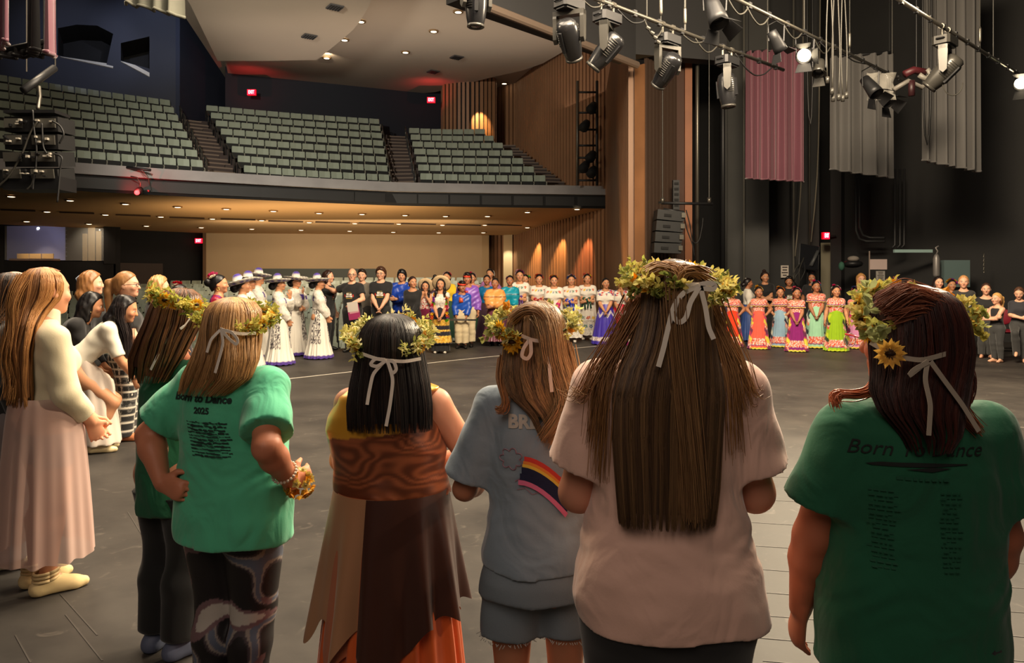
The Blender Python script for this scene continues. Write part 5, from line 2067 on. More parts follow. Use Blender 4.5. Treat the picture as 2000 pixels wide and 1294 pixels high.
while x < 1850:
 l_ = rg.uniform(5, 12)
 pp.append(([w6.lp(x, 936, -.15), w6.lp(x + l_, 936, -.15), w6.lp(x + l_, 943, -.15), w6.lp(x, 943, -.15)], (20, 80, 56)))
 x += l_ + 3
print_poly(w6.top_o, pp, name='lettering', grid=.05)

# ---- the woman in the blue grey shirt with a rainbow
w4 = Near('woman seen from behind in blue grey rainbow shirt and cut-off shorts with wavy hair', 1052, Y=2.12, top=592, face=0, w=1.02, tw=.88, gl=.6, wl=.84, sh=1.02, shz=.805, hy=-8,
    arms=(((.09, .16, .62), (.5, -.2, -1), (-.6, .8, 0)), ((-.10, .15, .635), (-.5, -.2, -1.1), (.6, .8, 0))), res=1.35, skin=(190, 124, 92))
w4.body()
w4.shirt([(752, 1010, 1092, -.01, .05), (760, 985, 1122, -.012, .07), (778, 962, 1145, -.01, .092), (820, 950, 1158, -.004, .112), (880, 952, 1158, 0, .118), (950, 957, 1152, 0, .116), (1000, 957, 1150, 0, .118), (1060, 948, 1156, -.006, .130), (1100, 942, 1158, -.012, .138), (1128, 943, 1156, -.014, .139)],
   .84, flat((136, 150, 162), .05, 9), tee, cuff=.016, nz=.0018, wrk=.0014, wrz=.60)
# loose cut-off shorts
lo, hi = w4.bounds(.08)
V = w4.vol((lo[0], lo[1], .30), (hi[0], hi[1], .62), .0066)
rr = sorted(w4.hrows([(1060, 956, 1142, -.01, .118), (1110, 948, 1150, -.01, .128), (1150, 940, 1154, -.012, .138), (1185, 938, 1154, -.010, .138)], .85))
V.stack([tuple(k / w4.H for k in r_) for r_ in rr], None, (0, 0, 0), .03, 2.2)
for xl, xr in ((940, 1048), (1060, 1150)):
 c0, c1 = w4.lx((xl + xr) / 2), (xr - xl) / 2 / FPX * w4.Y
 V.cone(np.array((c0 * .9, -.005, w4.lz(1165))) / w4.H, np.array((c0, 0, w4.lz(1236))) / w4.H, c1 * 1.08 / w4.H, c1 * 1.06 / w4.H, k=.025, cut=[(np.array((0, 0, w4.lz(1232))) / w4.H, np.array((0, .0, -1)))])
V.warp(lambda X, Y, Z: .0014 * np.sin(X * 50 + Z * 40) * np.sin(Z * 52 + Y * 30))
w4.out(V, 'shorts', M('denim', rough=0.9, vcol=True, bump=(220, 0.2, 0.003)), flat((124, 134, 142), .08, 14))
g = G()
for xl, xr in ((940, 1048), (1060, 1150)):      # frayed hems
 c0, c1 = w4.lx((xl + xr) / 2), (xr - xl) / 2 / FPX * w4.Y
 for a in np.linspace(0, 6.28, 60):
  p = Vector((c0 + c1 * 1.04 * math.cos(a), c1 * 1.04 * math.sin(a), w4.lz(1232)))
  g.tube([p, p + Vector((rg.normal() * .006, -.002, -.004 - .003 * abs(rg.normal())))], .0012, 3)
g.build('frayed_hem', M('frayed_cotton', (176, 172, 164), 0.9), w4.root)
HW = (108, 80, 57)
H4 = w4.hrows([(588, 1046, 1054, -.02, .01), (590, 1028, 1070, -.02, .04), (600, 1008, 1088, -.022, .075), (620, 994, 1100, -.024, .095), (650, 988, 1106, -.03, .102), (690, 984, 1110, -.045, .094), (730, 980, 1116, -.07, .080), (770, 994, 1116, -.092, .066), (810, 1036, 1108, -.11, .050), (860, 1058, 1098, -.115, .040)])
strands(w4.root, 'hair', H4, 2800, HW, phi=(-205, 25), rad=.0008, wave=(.10, 1.7), seed=15, end=(w4.lz(862, -.115), w4.lz(770, -.09)), clump=.75, nclump=30, c2=(178, 136, 92), var=(.45, 1.7), fuzz=.04)
strands(w4.root, 'hair', H4[:5], 400, HW, phi=(25, 155), rad=.0014, seed=16, end=(H4[4][0], H4[3][0]), c2=(176, 126, 80))
lock(w4.root, 'pulled_back_lock', [w4.lp(1002, 622, -.10), w4.lp(1022, 604, -.13), w4.lp(1048, 602, -.145), w4.lp(1066, 620, -.15), w4.lp(1072, 650, -.155), w4.lp(1074, 700, -.158)], 260, (140, 104, 74), .006, .0008, seed=61, c2=(186, 146, 102))
lock(w4.root, 'half_up_tail', [w4.lp(1058, 616, -.095), w4.lp(1066, 622, -.14), w4.lp(1074, 650, -.155), w4.lp(1082, 690, -.158), w4.lp(1096, 740, -.155), w4.lp(1100, 800, -.165), w4.lp(1078, 850, -.165)], 600, (140, 106, 76), .014, .0008, seed=62, c2=(190, 152, 108), spread_end=.02, wave=.012, wf=1.5)
lock(w4.root, 'curled_lock', [w4.lp(985, 700, -.06), w4.lp(978, 740, -.09), w4.lp(990, 790, -.12), w4.lp(980, 806, -.13), w4.lp(972, 800, -.13)], 90, (126, 84, 54), .007, .0012, seed=63, c2=(170, 118, 74))
lock(w4.root, 'curled_lock', [w4.lp(1108, 680, -.06), w4.lp(1120, 730, -.08), w4.lp(1112, 770, -.10), w4.lp(1122, 800, -.10)], 110, (160, 118, 80), .009, .0009, seed=64, c2=(206, 164, 116))
fc = flower_crown(w4.root, (w4.lx(1040), -.02, w4.lz(632)), .104, .125, tilt=math.radians(12), roll=math.radians(-2), n=56, gap=(-112, -40), seed=22, sun=((-118, -.012, .036), (-138, .012, .032)), ln=.040, thick=.018, blossoms=8, lw=.0055,
      cols=[(206, 196, 120), (190, 182, 104), (222, 212, 150), (150, 150, 84), (120, 122, 76)])
ribbon(fc, [[w4.lp(1018, 655, -.15), w4.lp(1040, 664, -.158), w4.lp(1076, 668, -.15)], [w4.lp(1036, 660, -.16), w4.lp(1022, 680, -.165), w4.lp(1018, 696, -.168), w4.lp(1030, 702, -.168), w4.lp(1038, 690, -.168), w4.lp(1036, 662, -.164)],
   [w4.lp(1092, 664, -.15), w4.lp(1098, 690, -.155), w4.lp(1090, 720, -.165)], [w4.lp(1072, 694, -.175), w4.lp(1074, 730, -.18), w4.lp(1078, 765, -.18)]], w=.011, c=(206, 186, 172))
g = G()
g.tube([w4.lp(984 + math.cos(a) * 6, 655 + math.sin(a) * 9, .05) for a in np.linspace(0, 6.28, 12)], .0018, 5)
g.build('glasses', M('pink_frame', (196, 120, 120), 0.3), w4.root, True)
print_text(w4, w4.top_o, 'BRE', w4.lp(1022, 838, -.13), .050, (186, 180, 170), name='lettering', bold=.0022)
pl = []
arcs = [((214, 60, 50), 0), ((236, 140, 52), 9), ((238, 196, 70), 15), ((24, 28, 62), 21), ((24, 28, 62), 34), ((220, 110, 150), 47)]
for i, (c_, o_) in enumerate(arcs):
 w_ = 10 if i not in (3, 4) else 14
 top_ = [(1024 - o_ * .25 + 98 * t, 892 + o_ + 74 * t ** 1.75 - 2 * t - o_ * .12 * t) for t in np.linspace(0, 1, 9)]
 bot_ = [(x - w_ * .55 * tt, y + w_ * (1 - .25 * tt)) for (x, y), tt in zip(top_, np.linspace(0, 1, 9))]
 pl.append(([w4.lp(x, y, -.13) for x, y in top_ + bot_[::-1]], c_))
print_poly(w4.top_o, pl, name='print', off=.006)
g = G()
cl_ = [(998 + math.cos(a) * (16 + 7 * abs(math.sin(3.5 * a))), 900 + math.sin(a) * (15 + 7 * abs(math.sin(3.5 * a)))) for a in np.linspace(0, 6.28, 64)]
qq = [x for x in project(w4.top_o, [w4.lp(x, y, -.13) for x, y in cl_], off=.002) if x is not None]
g.tube(qq, .0018, 4)
for st in ([(1006, 944), (1018, 936), (1030, 944), (1044, 938), (1056, 948)], [(1010, 960), (1026, 956), (1040, 968), (1052, 964), (1066, 972), (1078, 964)], [(1076, 884), (1080, 876), (1084, 886)]):
 qq = [x for x in project(w4.top_o, [w4.lp(x, y, -.13) for x, y in st], off=.002) if x is not None]
 if len(qq) > 1:
  g.tube(qq, .0016, 4)
g.build('print', M('pale_print', (150, 120, 134), 0.8), w4.top_o)

# ---- the woman in the bronze top and panelled skirt
w3 = Near('woman seen from behind in bronze dress with tan and brown skirt panels and black hair', 768, Y=2.42, top=616, face=0, w=1.24, tw=1.05, gl=.8, wl=1.12, sh=1.04, shz=.806,
    arms=(((.10, .16, .64), (1, -.1, -1), (-.6, .8, 0)), ((-.02, .16, .64), (-.5, .4, -1), (.6, .8, 0))), res=1.3, skin=(216, 150, 118))
w3.body()

def bronze(P, *_):
 n = vnoise(P * np.array([1, 1, 2.4]), 12, 4) * 5 + P[:, 2] * 44 + vnoise(P * np.array([1, 1, 2]), 30, 6) * 1.5
 s_ = ((np.sin(n * 4.6) * .5 + .5) ** 1.5)[:, None]
 c = lin((112, 58, 34)) * (1 - s_) + lin((176, 98, 60)) * s_
 gold = (P[:, 0] < -.03 - (P[:, 2] - .80) * .9 + .02) & (P[:, 2] > .735 + .12 * (P[:, 0] + .10)) | (P[:, 2] > .835)
 c[gold] = lin((226, 164, 52))
 return c

satin = M('satin_cloth', rough=0.32, vcol=True, spec=0.6, sheen=0.1, metal=0.25)
w3.shirt([(748, 720, 830, -.01, .05), (760, 690, 856, -.01, .075), (780, 660, 858, -.006, .10), (820, 642, 856, 0, .12), (850, 638, 862, 0, .128), (890, 646, 872, 0, .126), (930, 654, 868, 0, .122), (960, 652, 874, -.002, .126), (978, 650, 880, -.004, .130)],
   0, bronze, satin, nz=.0014, name='dress_bodice', neck=.045, wrk=.0018, wrz=.58)

def panel(f, name, a0, a1, z0, r0, r1, hem, col, mat, folds=10, amp=.07, cx=0, cy=-.01, depth=.86, seed=0, nu=70, nv=40, pw=.9, thick=0.0):
 """hanging skirt panel between two angles with its own hem line"""
 rng = np.random.default_rng(seed)
 ph = rng.uniform(0, 6, 4)
 A = np.radians(np.linspace(a0, a1, nu))
 v = np.linspace(0, 1, nv)
 Vv, Th = np.meshgrid(v, A, indexing='ij')
 hz = np.array([hem(math.degrees(a)) for a in A])[None, :]
 Z = z0 + (hz - z0) * Vv
 zz = np.clip((z0 - Z) / (z0 - 0.15), 0, 1)
 fo = np.cos(folds * Th + ph[0] + .8 * np.sin(2.3 * Th + ph[1])) + .5 * np.cos(folds * 1.7 * Th + ph[2])
 r = r0 + (r1 - r0) * zz ** pw
 r = r * (1 + amp * np.clip(zz * 1.6, .04, 1) * fo)
 P = np.stack([(cx + r * np.cos(Th)).ravel(), (cy + r * np.sin(Th) * depth).ravel(), Z.ravel()], 1)
 i = np.arange(nv - 1)[:, None] * nu
 j = np.arange(nu - 1)[None, :]
 Q = np.stack([i + j, i + j + 1, i + nu + j + 1, i + nu + j], -1).reshape(-1, 4)
 return mk(name, P, Q, mat, f.root, True, col=col(P))

m_sat2 = M('dull_satin', rough=0.42, vcol=True, sheen=0.15)
ww = w3.lx(880) * .5 - w3.lx(650) * .5
cw = (w3.lx(880) + w3.lx(650)) / 2
zw = w3.lz(972, -.10)
under = panel(w3, 'underskirt', -180, 180, zw - .03, ww * .88, .245, lambda a: .10, flat((214, 96, 40), .06, 9), m_sat2, 16, .05, cw, seed=3, nu=150)
panel(w3, 'skirt_panel_tan', -212, -98, zw + .012, ww * .955, .280, lambda a: w3.lz(1235, -.1) + .05 * math.sin(a * .16) + .10 * max(0, (-a - 180) / 32), flat((176, 128, 92), .06, 9), m_sat2, 8, .10, cw, seed=5)
panel(w3, 'skirt_panel_orange', -150, -108, zw + .012, ww * .93, .262, lambda a: w3.lz(1275, -.1) + .03 * math.sin(a * .2), flat((186, 104, 66), .06, 9), m_sat2, 9, .07, cw, seed=8, nu=40)
panel(w3, 'skirt_panel_brown', -106, 32, zw + .012, ww * .965, .282, lambda a: w3.lz(1196, -.08) - .14 * math.exp(-((a + 88) / 20) ** 2) + .012 * math.sin(a * .3), flat((66, 34, 24), .06, 9), M('brown_satin', rough=0.36, vcol=True, sheen=0.1), 9, .10, cw, seed=6, nu=110)
panel(w3, 'skirt_panel_front', 30, 150, zw + .012, ww * .955, .28, lambda a: w3.lz(1220), flat((150, 92, 62), .06, 9), m_sat2, 9, .06, cw, seed=7)
HK = (26, 20, 19)
H3 = w3.hrows([(612, 760, 768, -.02, .01), (614, 742, 788, -.02, .04), (624, 722, 806, -.022, .075), (645, 706, 820, -.026, .098), (680, 700, 826, -.03, .106), (715, 694, 832, -.045, .098), (750, 686, 838, -.07, .082), (790, 680, 842, -.095, .066), (840, 682, 842, -.115, .055)])
strands(w3.root, 'hair', H3, 2600, HK, phi=(-205, 25), rad=.0008, wave=(.02, 1.0), seed=25, end=(w3.lz(842, -.11), w3.lz(815, -.11)), clump=.3, nclump=60, c2=(54, 40, 34), var=(.4, 1.6))
strands(w3.root, 'hair', H3[:5], 300, HK, phi=(25, 155), rad=.0013, seed=26, end=(H3[4][0], H3[3][0]))
fc = flower_crown(w3.root, (w3.lx(762), -.02, w3.lz(655)), .108, .125, tilt=math.radians(16), n=60, gap=(-128, -52), seed=32, sun=((-5, -.01, .026), (188, -.005, .026), (-30, -.008, .026)), ln=.046, thick=.020, blossoms=14, lw=.0052,
      cols=[(226, 216, 150), (206, 196, 120), (190, 180, 100), (232, 222, 170), (140, 142, 72)])
ribbon(fc, [[w3.lp(706, 690, -.12), w3.lp(740, 702, -.15), w3.lp(790, 706, -.15), w3.lp(822, 700, -.12)], [w3.lp(752, 702, -.16), w3.lp(732, 700, -.165), w3.lp(722, 712, -.165), w3.lp(736, 716, -.165), w3.lp(754, 704, -.162)],
   [w3.lp(756, 703, -.16), w3.lp(770, 706, -.166), w3.lp(775, 722, -.168), w3.lp(766, 730, -.168), w3.lp(757, 706, -.162)],
   [w3.lp(752, 704, -.16), w3.lp(728, 730, -.162), w3.lp(720, 770, -.17), w3.lp(717, 790, -.175)], [w3.lp(757, 705, -.16), w3.lp(768, 740, -.168), w3.lp(762, 790, -.175), w3.lp(754, 832, -.178)]], w=.012)

# ---- the woman in the bright green shirt, hands on hips
w2 = Near('woman in bright green printed shirt and marbled leggings, hands on hips, blond hair', 455, Y=2.62, top=588, face=-18, w=1.32, tw=1.12, gl=.8, wl=1.15, sh=1.06, shz=.806, hy=10,
    arms=(((.170, -.010, .590), (.35, -1, .1), (.1, .9, .3)), ((-.120, -.098, .585), (-1, .1, -.1), (.9, -.05, .1))), res=1.3, skin=(200, 128, 96))
w2.body()

def marble(P, *_):
 a = vnoise(P, 9, 7)
 n = np.sin((P[:, 0] * 14 + P[:, 2] * 9 + a * 11) * 1.3)
 n2 = vnoise(P + a[:, None] * .12, 16, 9)
 c = np.tile(lin((26, 22, 24)), (len(P), 1))
 for lo_, col in ((.35, (70, 60, 66)), (.62, (150, 140, 132)), (.85, (96, 104, 122))):
  c[n > lo_] = lin(col)
 c[(n2 > .66)] = lin((120, 92, 96))
 c[(n2 > .78)] = lin((190, 182, 172))
 return c

w2.pants(marble, off=.008, step=.0055, hem=.05, waist=.44, name='leggings', mat=M('leggings_knit', rough=0.6, vcol=True))
tealm = M('green_cotton', rough=0.9, vcol=True, sheen=0.3, bump=(160, 0.12, 0.004), folds=(7, 0.55, 0.05))
w2.shirt([(716, 405, 490, -.01, .055), (724, 378, 520, -.01, .08), (742, 358, 545, -.006, .108), (780, 350, 556, 0, .13), (840, 350, 562, 0, .14), (900, 348, 566, 0, .142), (960, 344, 572, -.006, .152), (1020, 340, 578, -.012, .16), (1072, 342, 580, -.012, .158)],
   .78, flat((84, 190, 146), .05, 9), tealm, cuff=.014, nz=.0018, wrk=.0016, wrz=.60)
w2.shoes((90, 96, 120))
HY2 = (150, 110, 68)
H2 = w2.hrows([(580, 456, 464, -.02, .01), (582, 440, 482, -.02, .04), (590, 424, 500, -.022, .075), (606, 412, 512, -.024, .098), (635, 408, 516, -.03, .108), (665, 402, 520, -.045, .100), (700, 386, 524, -.075, .085), (735, 368, 515, -.10, .07), (770, 362, 470, -.12, .055)])
strands(w2.root, 'hair', H2, 2400, HY2, phi=(-215, 35), rad=.0010, wave=(.06, 1.1), seed=35, end=(w2.lz(772, -.12), w2.lz(715, -.09)), clump=.6, nclump=34, c2=(206, 160, 104), var=(.4, 1.6), fuzz=.05)
strands(w2.root, 'hair', H2[:5], 300, HY2, phi=(35, 145), rad=.0015, seed=36, end=(H2[4][0], H2[3][0]), c2=(206, 160, 104))
fc = flower_crown(w2.root, (w2.lx(468), -.015, w2.lz(625)), .108, .122, tilt=math.radians(14), roll=math.radians(4), n=52, gap=(-150, -40), seed=42, sun=((20, .01, .026), (-8, .0, .026)), ln=.042, thick=.018, blossoms=16, lw=.0055,
      cols=[(216, 200, 110), (196, 186, 96), (170, 168, 80), (130, 136, 60)])
ribbon(fc, [[w2.lp(415, 632, -.12), w2.lp(436, 645, -.155), w2.lp(470, 652, -.15), w2.lp(500, 650, -.11)], [w2.lp(431, 643, -.16), w2.lp(446, 660, -.17), w2.lp(462, 674, -.17), w2.lp(466, 664, -.17), w2.lp(452, 648, -.168), w2.lp(431, 643, -.162)],
   [w2.lp(430, 644, -.16), w2.lp(412, 662, -.165), w2.lp(404, 688, -.17)], [w2.lp(432, 644, -.16), w2.lp(436, 670, -.175), w2.lp(428, 700, -.178), w2.lp(420, 728, -.178)]], w=.012)
K2 = (28, 52, 46)
dr = Matrix.Rotation(0.31, 3, 'Z') @ Vector((0, 1, 0))
rt = Vector((1, 0, 0))
rr_ = Matrix.Rotation(-w2.rz, 3, 'Z')
d2 = rr_ @ Vector((-.12, 1, 0))
r2 = rr_ @ Vector((1, .12, 0))
print_text(w2, w2.top_o, 'Born to Dance', w2.lp(386, 788, -.15), .036, K2, d2, r2, name='lettering', shear=.2, bold=.0014)
print_text(w2, w2.top_o, '2025', w2.lp(388, 810, -.15), .028, K2, d2, r2, name='lettering', bold=.0012)
pp = []
for k in range(11):
 y = 826 + k * 6.4
 x = 354 + k * 1.6
 while x < 438 + k * 1.2:
  l_ = rg.uniform(5, 14)
  yy = y + rg.normal() * .5
  h_ = rg.uniform(1.6, 3.4)
  pp.append(([w2.lp(x, yy, -.15), w2.lp(x + l_ * .5, yy + rg.normal() * .7, -.15), w2.lp(x + l_, yy + rg.normal() * .5, -.15), w2.lp(x + l_, yy + h_, -.15), w2.lp(x + l_ * .5, yy + h_ + rg.normal() * .6, -.15), w2.lp(x, yy + h_, -.15)], K2))
  x += l_ + rg.choice([-.4, .6, 1.8])
print_poly(w2.top_o, pp, d2, name='lettering', grid=.05)
# flower wristband and pearl bracelet
S, E, W = w2.arm[0][:3]
g = G()
rgw = np.random.default_rng(5)
for k in range(44):
 d = Vector(rgw.normal(size=3)).normalized()
 flower(g, Vector(W * w2.H) + d * .048 + Vector((.02, .02, -.01)), d, .017, lin([(240, 190, 60), (236, 220, 150), (226, 160, 40)][k % 3]), 5)
g.build('flower_wristband', M('petal', rough=0.7, vcol=True), w2.root)
u = unit(W - E)
o1 = unit(np.cross(u, (0, 0, 1)))
o2 = np.cross(u, o1)
g = G()
c0 = (E + (W - E) * .72) * w2.H
for a in np.linspace(0, 6.28, 22, endpoint=False):
 g.ball(Vector(c0 + (o1 * math.cos(a) + o2 * math.sin(a)) * .041), .0055, n=6)
g.build('pearl_bracelet', M('pearl', (226, 210, 190), 0.25), w2.root, True)

# ---- the woman in the dark green shirt and black trousers behind her
w1 = Near('woman in dark green shirt and black trousers behind the bright green shirt, long brown hair', 338, Y=3.1, top=566, face=-30, w=1.12, tw=.95, gl=.8, wl=1.05, lean=0, hy=-8, arms=('fold', 'fold'), res=1.1, skin=(186, 118, 88))
w1.body()
w1.shoes((96, 104, 128), mat=M('grey_trainer', rough=0.6, vcol=True))
w1.pants(flat((13, 13, 14)), hem=.055, waist=.45, off=.014, flare=.008)
w1.shirt([(728, 300, 378, -.01, .055), (740, 284, 392, -.01, .09), (765, 276, 400, -.005, .115), (830, 276, 402, 0, .13), (900, 276, 402, 0, .135), (960, 278, 404, -.004, .14), (1012, 284, 402, -.004, .14)],
   .8, flat((26, 92, 62), .05, 9), dkg, cuff=.012, nz=.002)
H1 = w1.hrows([(562, 364, 372, -.02, .01), (565, 346, 392, -.02, .045), (575, 330, 402, -.022, .08), (598, 318, 408, -.024, .105), (630, 306, 408, -.04, .11), (660, 290, 400, -.07, .10), (700, 272, 388, -.10, .085), (745, 275, 360, -.12, .06)])
strands(w1.root, 'hair', H1, 1800, (70, 44, 30), phi=(-215, 35), rad=.0012, wave=(.05, 1.1), seed=45, end=(w1.lz(748, -.12), w1.lz(690, -.09)), clump=.6, nclump=30, c2=(140, 92, 56), var=(.35, 1.5), dphi=25)
strands(w1.root, 'hair', H1[:5], 300, (120, 80, 50), phi=(35, 145), rad=.0018, seed=46, end=(H1[4][0], H1[3][0]), dphi=25)
fc = flower_crown(w1.root, (w1.lx(378), .0, w1.lz(592)), .125, .135, tilt=math.radians(-14), roll=math.radians(14), n=52, gap=(-190, -110), seed=52, sun=((-65, .0, .034), (-20, .02, .030)), ln=.055, thick=.022, blossoms=18, lw=.007,
      cols=[(216, 200, 110), (196, 186, 96), (170, 168, 80), (130, 136, 60)])
ribbon(fc, [[w1.lp(352, 640, -.14), w1.lp(330, 655, -.17), w1.lp(312, 685, -.19), w1.lp(294, 722, -.20)], [w1.lp(372, 620, -.13), w1.lp(360, 636, -.16), w1.lp(352, 642, -.165)]], w=.014)

# ---------------------------------------------------------------- the far circle of dancers
SK = (205, 146, 108)
SKD = (176, 118, 84)
SKL = (232, 176, 144)
BLK = (30, 30, 32)
cot = M('cotton', rough=0.85, vcol=True, sheen=0.2)
sat = M('satin', rough=0.35, vcol=True)
skn = 'skin'

def bands(base, lst):
 bf = base if callable(base) else flat(base, .05, 30)

 def fn(P, Th=None, v=None):
  C = bf(P, Th, v)
  for v0, v1, c in lst:
   m = (v >= v0) & (v < v1)
   if callable(c):
    C[m] = c(P, Th, v)[m]
   else:
    C[m] = lin(c)
  return C
 return fn

def flowerband(ground, k, v0, v1, cols, aspect=1.0, ph=0.0):
 cc = [lin(c) for c in cols]

 def fn(P, Th, v):
  C = np.tile(lin(ground), (len(P), 1))
  u = (Th / 6.2832 * k + ph) % k
  i = np.floor(u).astype(int)
  du, dv = (u - i - .5) * 2, ((v - v0) / (v1 - v0) - .5) * 2 * aspect
  a = np.arctan2(dv, du)
  r = np.sqrt(du * du + dv * dv)
  on = r < .62 + .22 * np.cos(5 * a + i)
  for j, c in enumerate(cc):
   C[on & (i % len(cc) == j)] = c
  C[on & (r < .2)] = lin((240, 214, 120))
  return C
 return fn

def lace(ground=(232, 226, 214), hole=(150, 140, 134), sc=120, th=.62):
 def fn(P, *_):
  n = vnoise(P, sc, 5)
  C = np.tile(lin(ground), (len(P), 1))
  C[n > th] = lin(hole)
  return C
 return fn

WHITE = (236, 230, 218)
FLORAL = floral([(240, 232, 220), (214, 60, 44), (236, 200, 190), (232, 110, 60), (206, 40, 60), (246, 240, 228), (236, 150, 70)], 75, 3)
YEL, PUR = (232, 214, 70), (120, 40, 120)

def sombrero(f, tilt=0, c=(74, 52, 156)):
 prof = [(.002, .092), (.022, .089), (.040, .074), (.050, .046), (.054, .006), (.062, -.002), (.090, -.006), (.115, -.002), (.132, .003), (.145, .011), (.150, .018), (.152, .015), (.146, .006), (.130, -.004), (.112, -.010), (.088, -.015), (.05, -.012)]
 g = G()
 n = 40
 R = f.Rh @ rx(math.radians(tilt))
 v, F, C = [], [], []
 pu, wh = lin(c), lin((232, 226, 214))
 rg = np.random.default_rng(3)
 for i, (r, z) in enumerate(prof):
  for k in range(n):
   a = 6.2832 * k / n
   zz = z + (max(r - .06, 0) * .14 * abs(math.cos(a)) ** 2 * (1 if r > .06 else 0))
   p = f.c0 + R @ (np.array((r * math.cos(a) * .96, r * math.sin(a) - .01, zz + .098)) * 1.0)
   v.append(p * f.H)
   if i <= 2:
    C.append(pu)
   elif i in (3, 4, 5):
    C.append(wh)
   elif i in (6, 7, 8):
    C.append(wh * rg.uniform(.55, 1.0))
   elif i < 12:
    C.append(wh * (1.0 if k % 2 else .35))
   else:
    C.append(pu if i in (13, 14) and k % 3 else wh * .8)
 m = len(prof)
 for i in range(m - 1):
  for k in range(n):
   F.append((i * n + k, (i + 1) * n + k, (i + 1) * n + (k + 1) % n, i * n + (k + 1) % n))
 F.append(tuple(range(n)))
 mk('sombrero', v, F, M('felt', rough=0.8, vcol=True, sheen=0.3), f.root, True, col=np.array(C))
 return f

def charro(label, px, top, feet=None, Y=None, face=-80, arms=('low', 'low'), hy=0, hat=4, skin=SK, sleeve=1.9):
 f = Fig(label, px, feet=feet, Y=Y, top=top, face=face, arms=arms, hy=hy, skin=skin, group='white dress dancers in sombreros')
 f.body()
 purple_v = (78, 50, 140)

 def blouse(P, *_):
  C = lace(WHITE, (206, 198, 186), 90, .7)(P)
  m = (np.abs(np.abs(P[:, 0]) - .078) < .018) & (P[:, 2] > .70) & (P[:, 2] < .765) & (np.abs(P[:, 0]) < .10)
  C[m & (vnoise(P, 40, 2) > .35)] = lin(purple_v)
  return C
 f.top(blouse, sleeve=sleeve, off=.014, hem=.60, puff=.060, cuff=.010, loose=.3, neck=.05, high=True, nz=.002, name='blouse', slv_off=.014)
 lc = lace((226, 220, 210), (70, 62, 66), 130, .5)

 def sk(P, Th, v):
  C = np.tile(lin(WHITE), (len(P), 1))
  m = (np.cos(3 * Th + .8) > .15) & (v > .04) & (v < .72)
  C[m] = lc(P)[m]
  C[v > .935] = lin(purple_v)
  return C
 f.skirt(.615, .012, .078, .185, sk, pw=.85, folds=16, amp=.05, tiers=((.74, .12, 26, .035),), seed=int(px), name='ruffled_skirt')
 f.skirt(.632, .600, .083, .084, flat((84, 44, 120)), folds=8, amp=.0, name='sash', nv=6)
 f.hair('lowbun', (20, 16, 16), bun=.042)
 sombrero(f, hat)
 return f

charro('dancer in white lace dress and sombrero, partly hidden behind the bright green shirt', 474, 542, Y=11.4, face=-70, hat=16)
charro('dancer in white puffed blouse, her sombrero tipped towards the camera, second in the sombrero row', 486, 537, Y=12.6, face=-75, hat=0)
charro('dancer in white blouse with purple shoulder stripe at the back of the sombrero group', 504, 530, Y=14.5, face=-80, hat=-6)
charro('dancer in sombrero with arms crossed low, white ruffled dress sweeping the floor', 545, 541, feet=711, face=-78, arms=('low', 'chin'))
charro('dancer in sombrero holding one hand up to her cheek, purple sash', 578, 537, feet=693, face=-110, arms=('chin', 'fold'), hat=-4)
charro('dancer in sombrero standing nearest the bald man, white ribbon on her back', 622, 540, feet=699, face=-76, arms=('low', 'low'))

# the woman with magenta hair flowers
f = Fig('woman with magenta and white hair flowers in purple and red flounced dress', 428, Y=10.0, top=537, face=-80, arms=('low', 'low'), skin=SK)
f.body().top(floral([(70, 36, 96), (60, 30, 84), (130, 20, 44), (150, 28, 54), (90, 46, 120), (110, 18, 40)], 22, 4), sleeve=1.2, puff=.07, hem=.58, off=.016, mat=sat, nz=.003, name='flounced_bodice')
f.skirt(.60, .02, .085, .24, floral([(80, 40, 110), (120, 20, 50), (70, 34, 96)], 14, 6), folds=14, amp=.06, mat=sat, seed=4)
f.hair('bun', (18, 15, 16), bun=.034, bunpos=(0, -.085, .075)).earrings()
f.posy([(226, 50, 120), (236, 90, 150), (206, 30, 96)], (-.01, -.055, .135), r=.030, n=6, spread=.03, seed=3)
f.posy([(240, 230, 210)], (.02, -.05, .125), r=.022, n=4, spread=.03, seed=5)

def shirt_print(f, dx=0):
 """the white block lettering, red flames and yellow bar on the black event shirts"""
 H = f.H
 back = Matrix.Rotation(0, 3, 'Z')
 o = f.top_o
 z = lambda k: k * H
 mkp = lambda x0, x1, z0, z1: [Vector((x0 * H, .4, z(z0))), Vector((x1 * H, .4, z(z0))), Vector((x1 * H, .4, z(z1))), Vector((x0 * H, .4, z(z1)))]
 W_ = (232, 226, 214)
 P_ = [(mkp(-.042, .042, .655, .676), W_), (mkp(-.036, -.006, .680, .702), W_), (mkp(.0, .034, .682, .706), W_), (mkp(-.040, .040, .640, .646), (206, 176, 60)), (mkp(-.030, .030, .712, .716), (180, 160, 90)),
    (mkp(-.060, -.046, .660, .690), (186, 50, 36)), (mkp(.046, .060, .660, .690), (186, 50, 36)), (mkp(-.020, .012, .660, .664), (40, 30, 24))]
 print_poly(o, P_, dirn=(0, -1, 0), name='shirt_print', off=.004, grid=.05)

def staff(label, px, top, Y, face, arms, male=True, skin=SKL, w=1.0, hy=0, shirt=(26, 26, 28), pr=True, trousers=(34, 33, 34), hs=1.05, sh=1.0):
 f = Fig(label, px, Y=Y, top=top, face=face, arms=arms, male=male, skin=skin, w=w, hy=hy, hs=hs, sh=sh)
 f.body().top(flat(shirt, .1, 20), sleeve=.62, hem=.50 if male else .52, loose=.5, off=.012, cuff=.006, nz=.0015, slv_off=.010)
 f.pants(flat(trousers, .08, 12), off=.010, flare=.010, hem=.03, nz=.001).shoes((18, 18, 18))
 if pr:
  shirt_print(f)
 return f

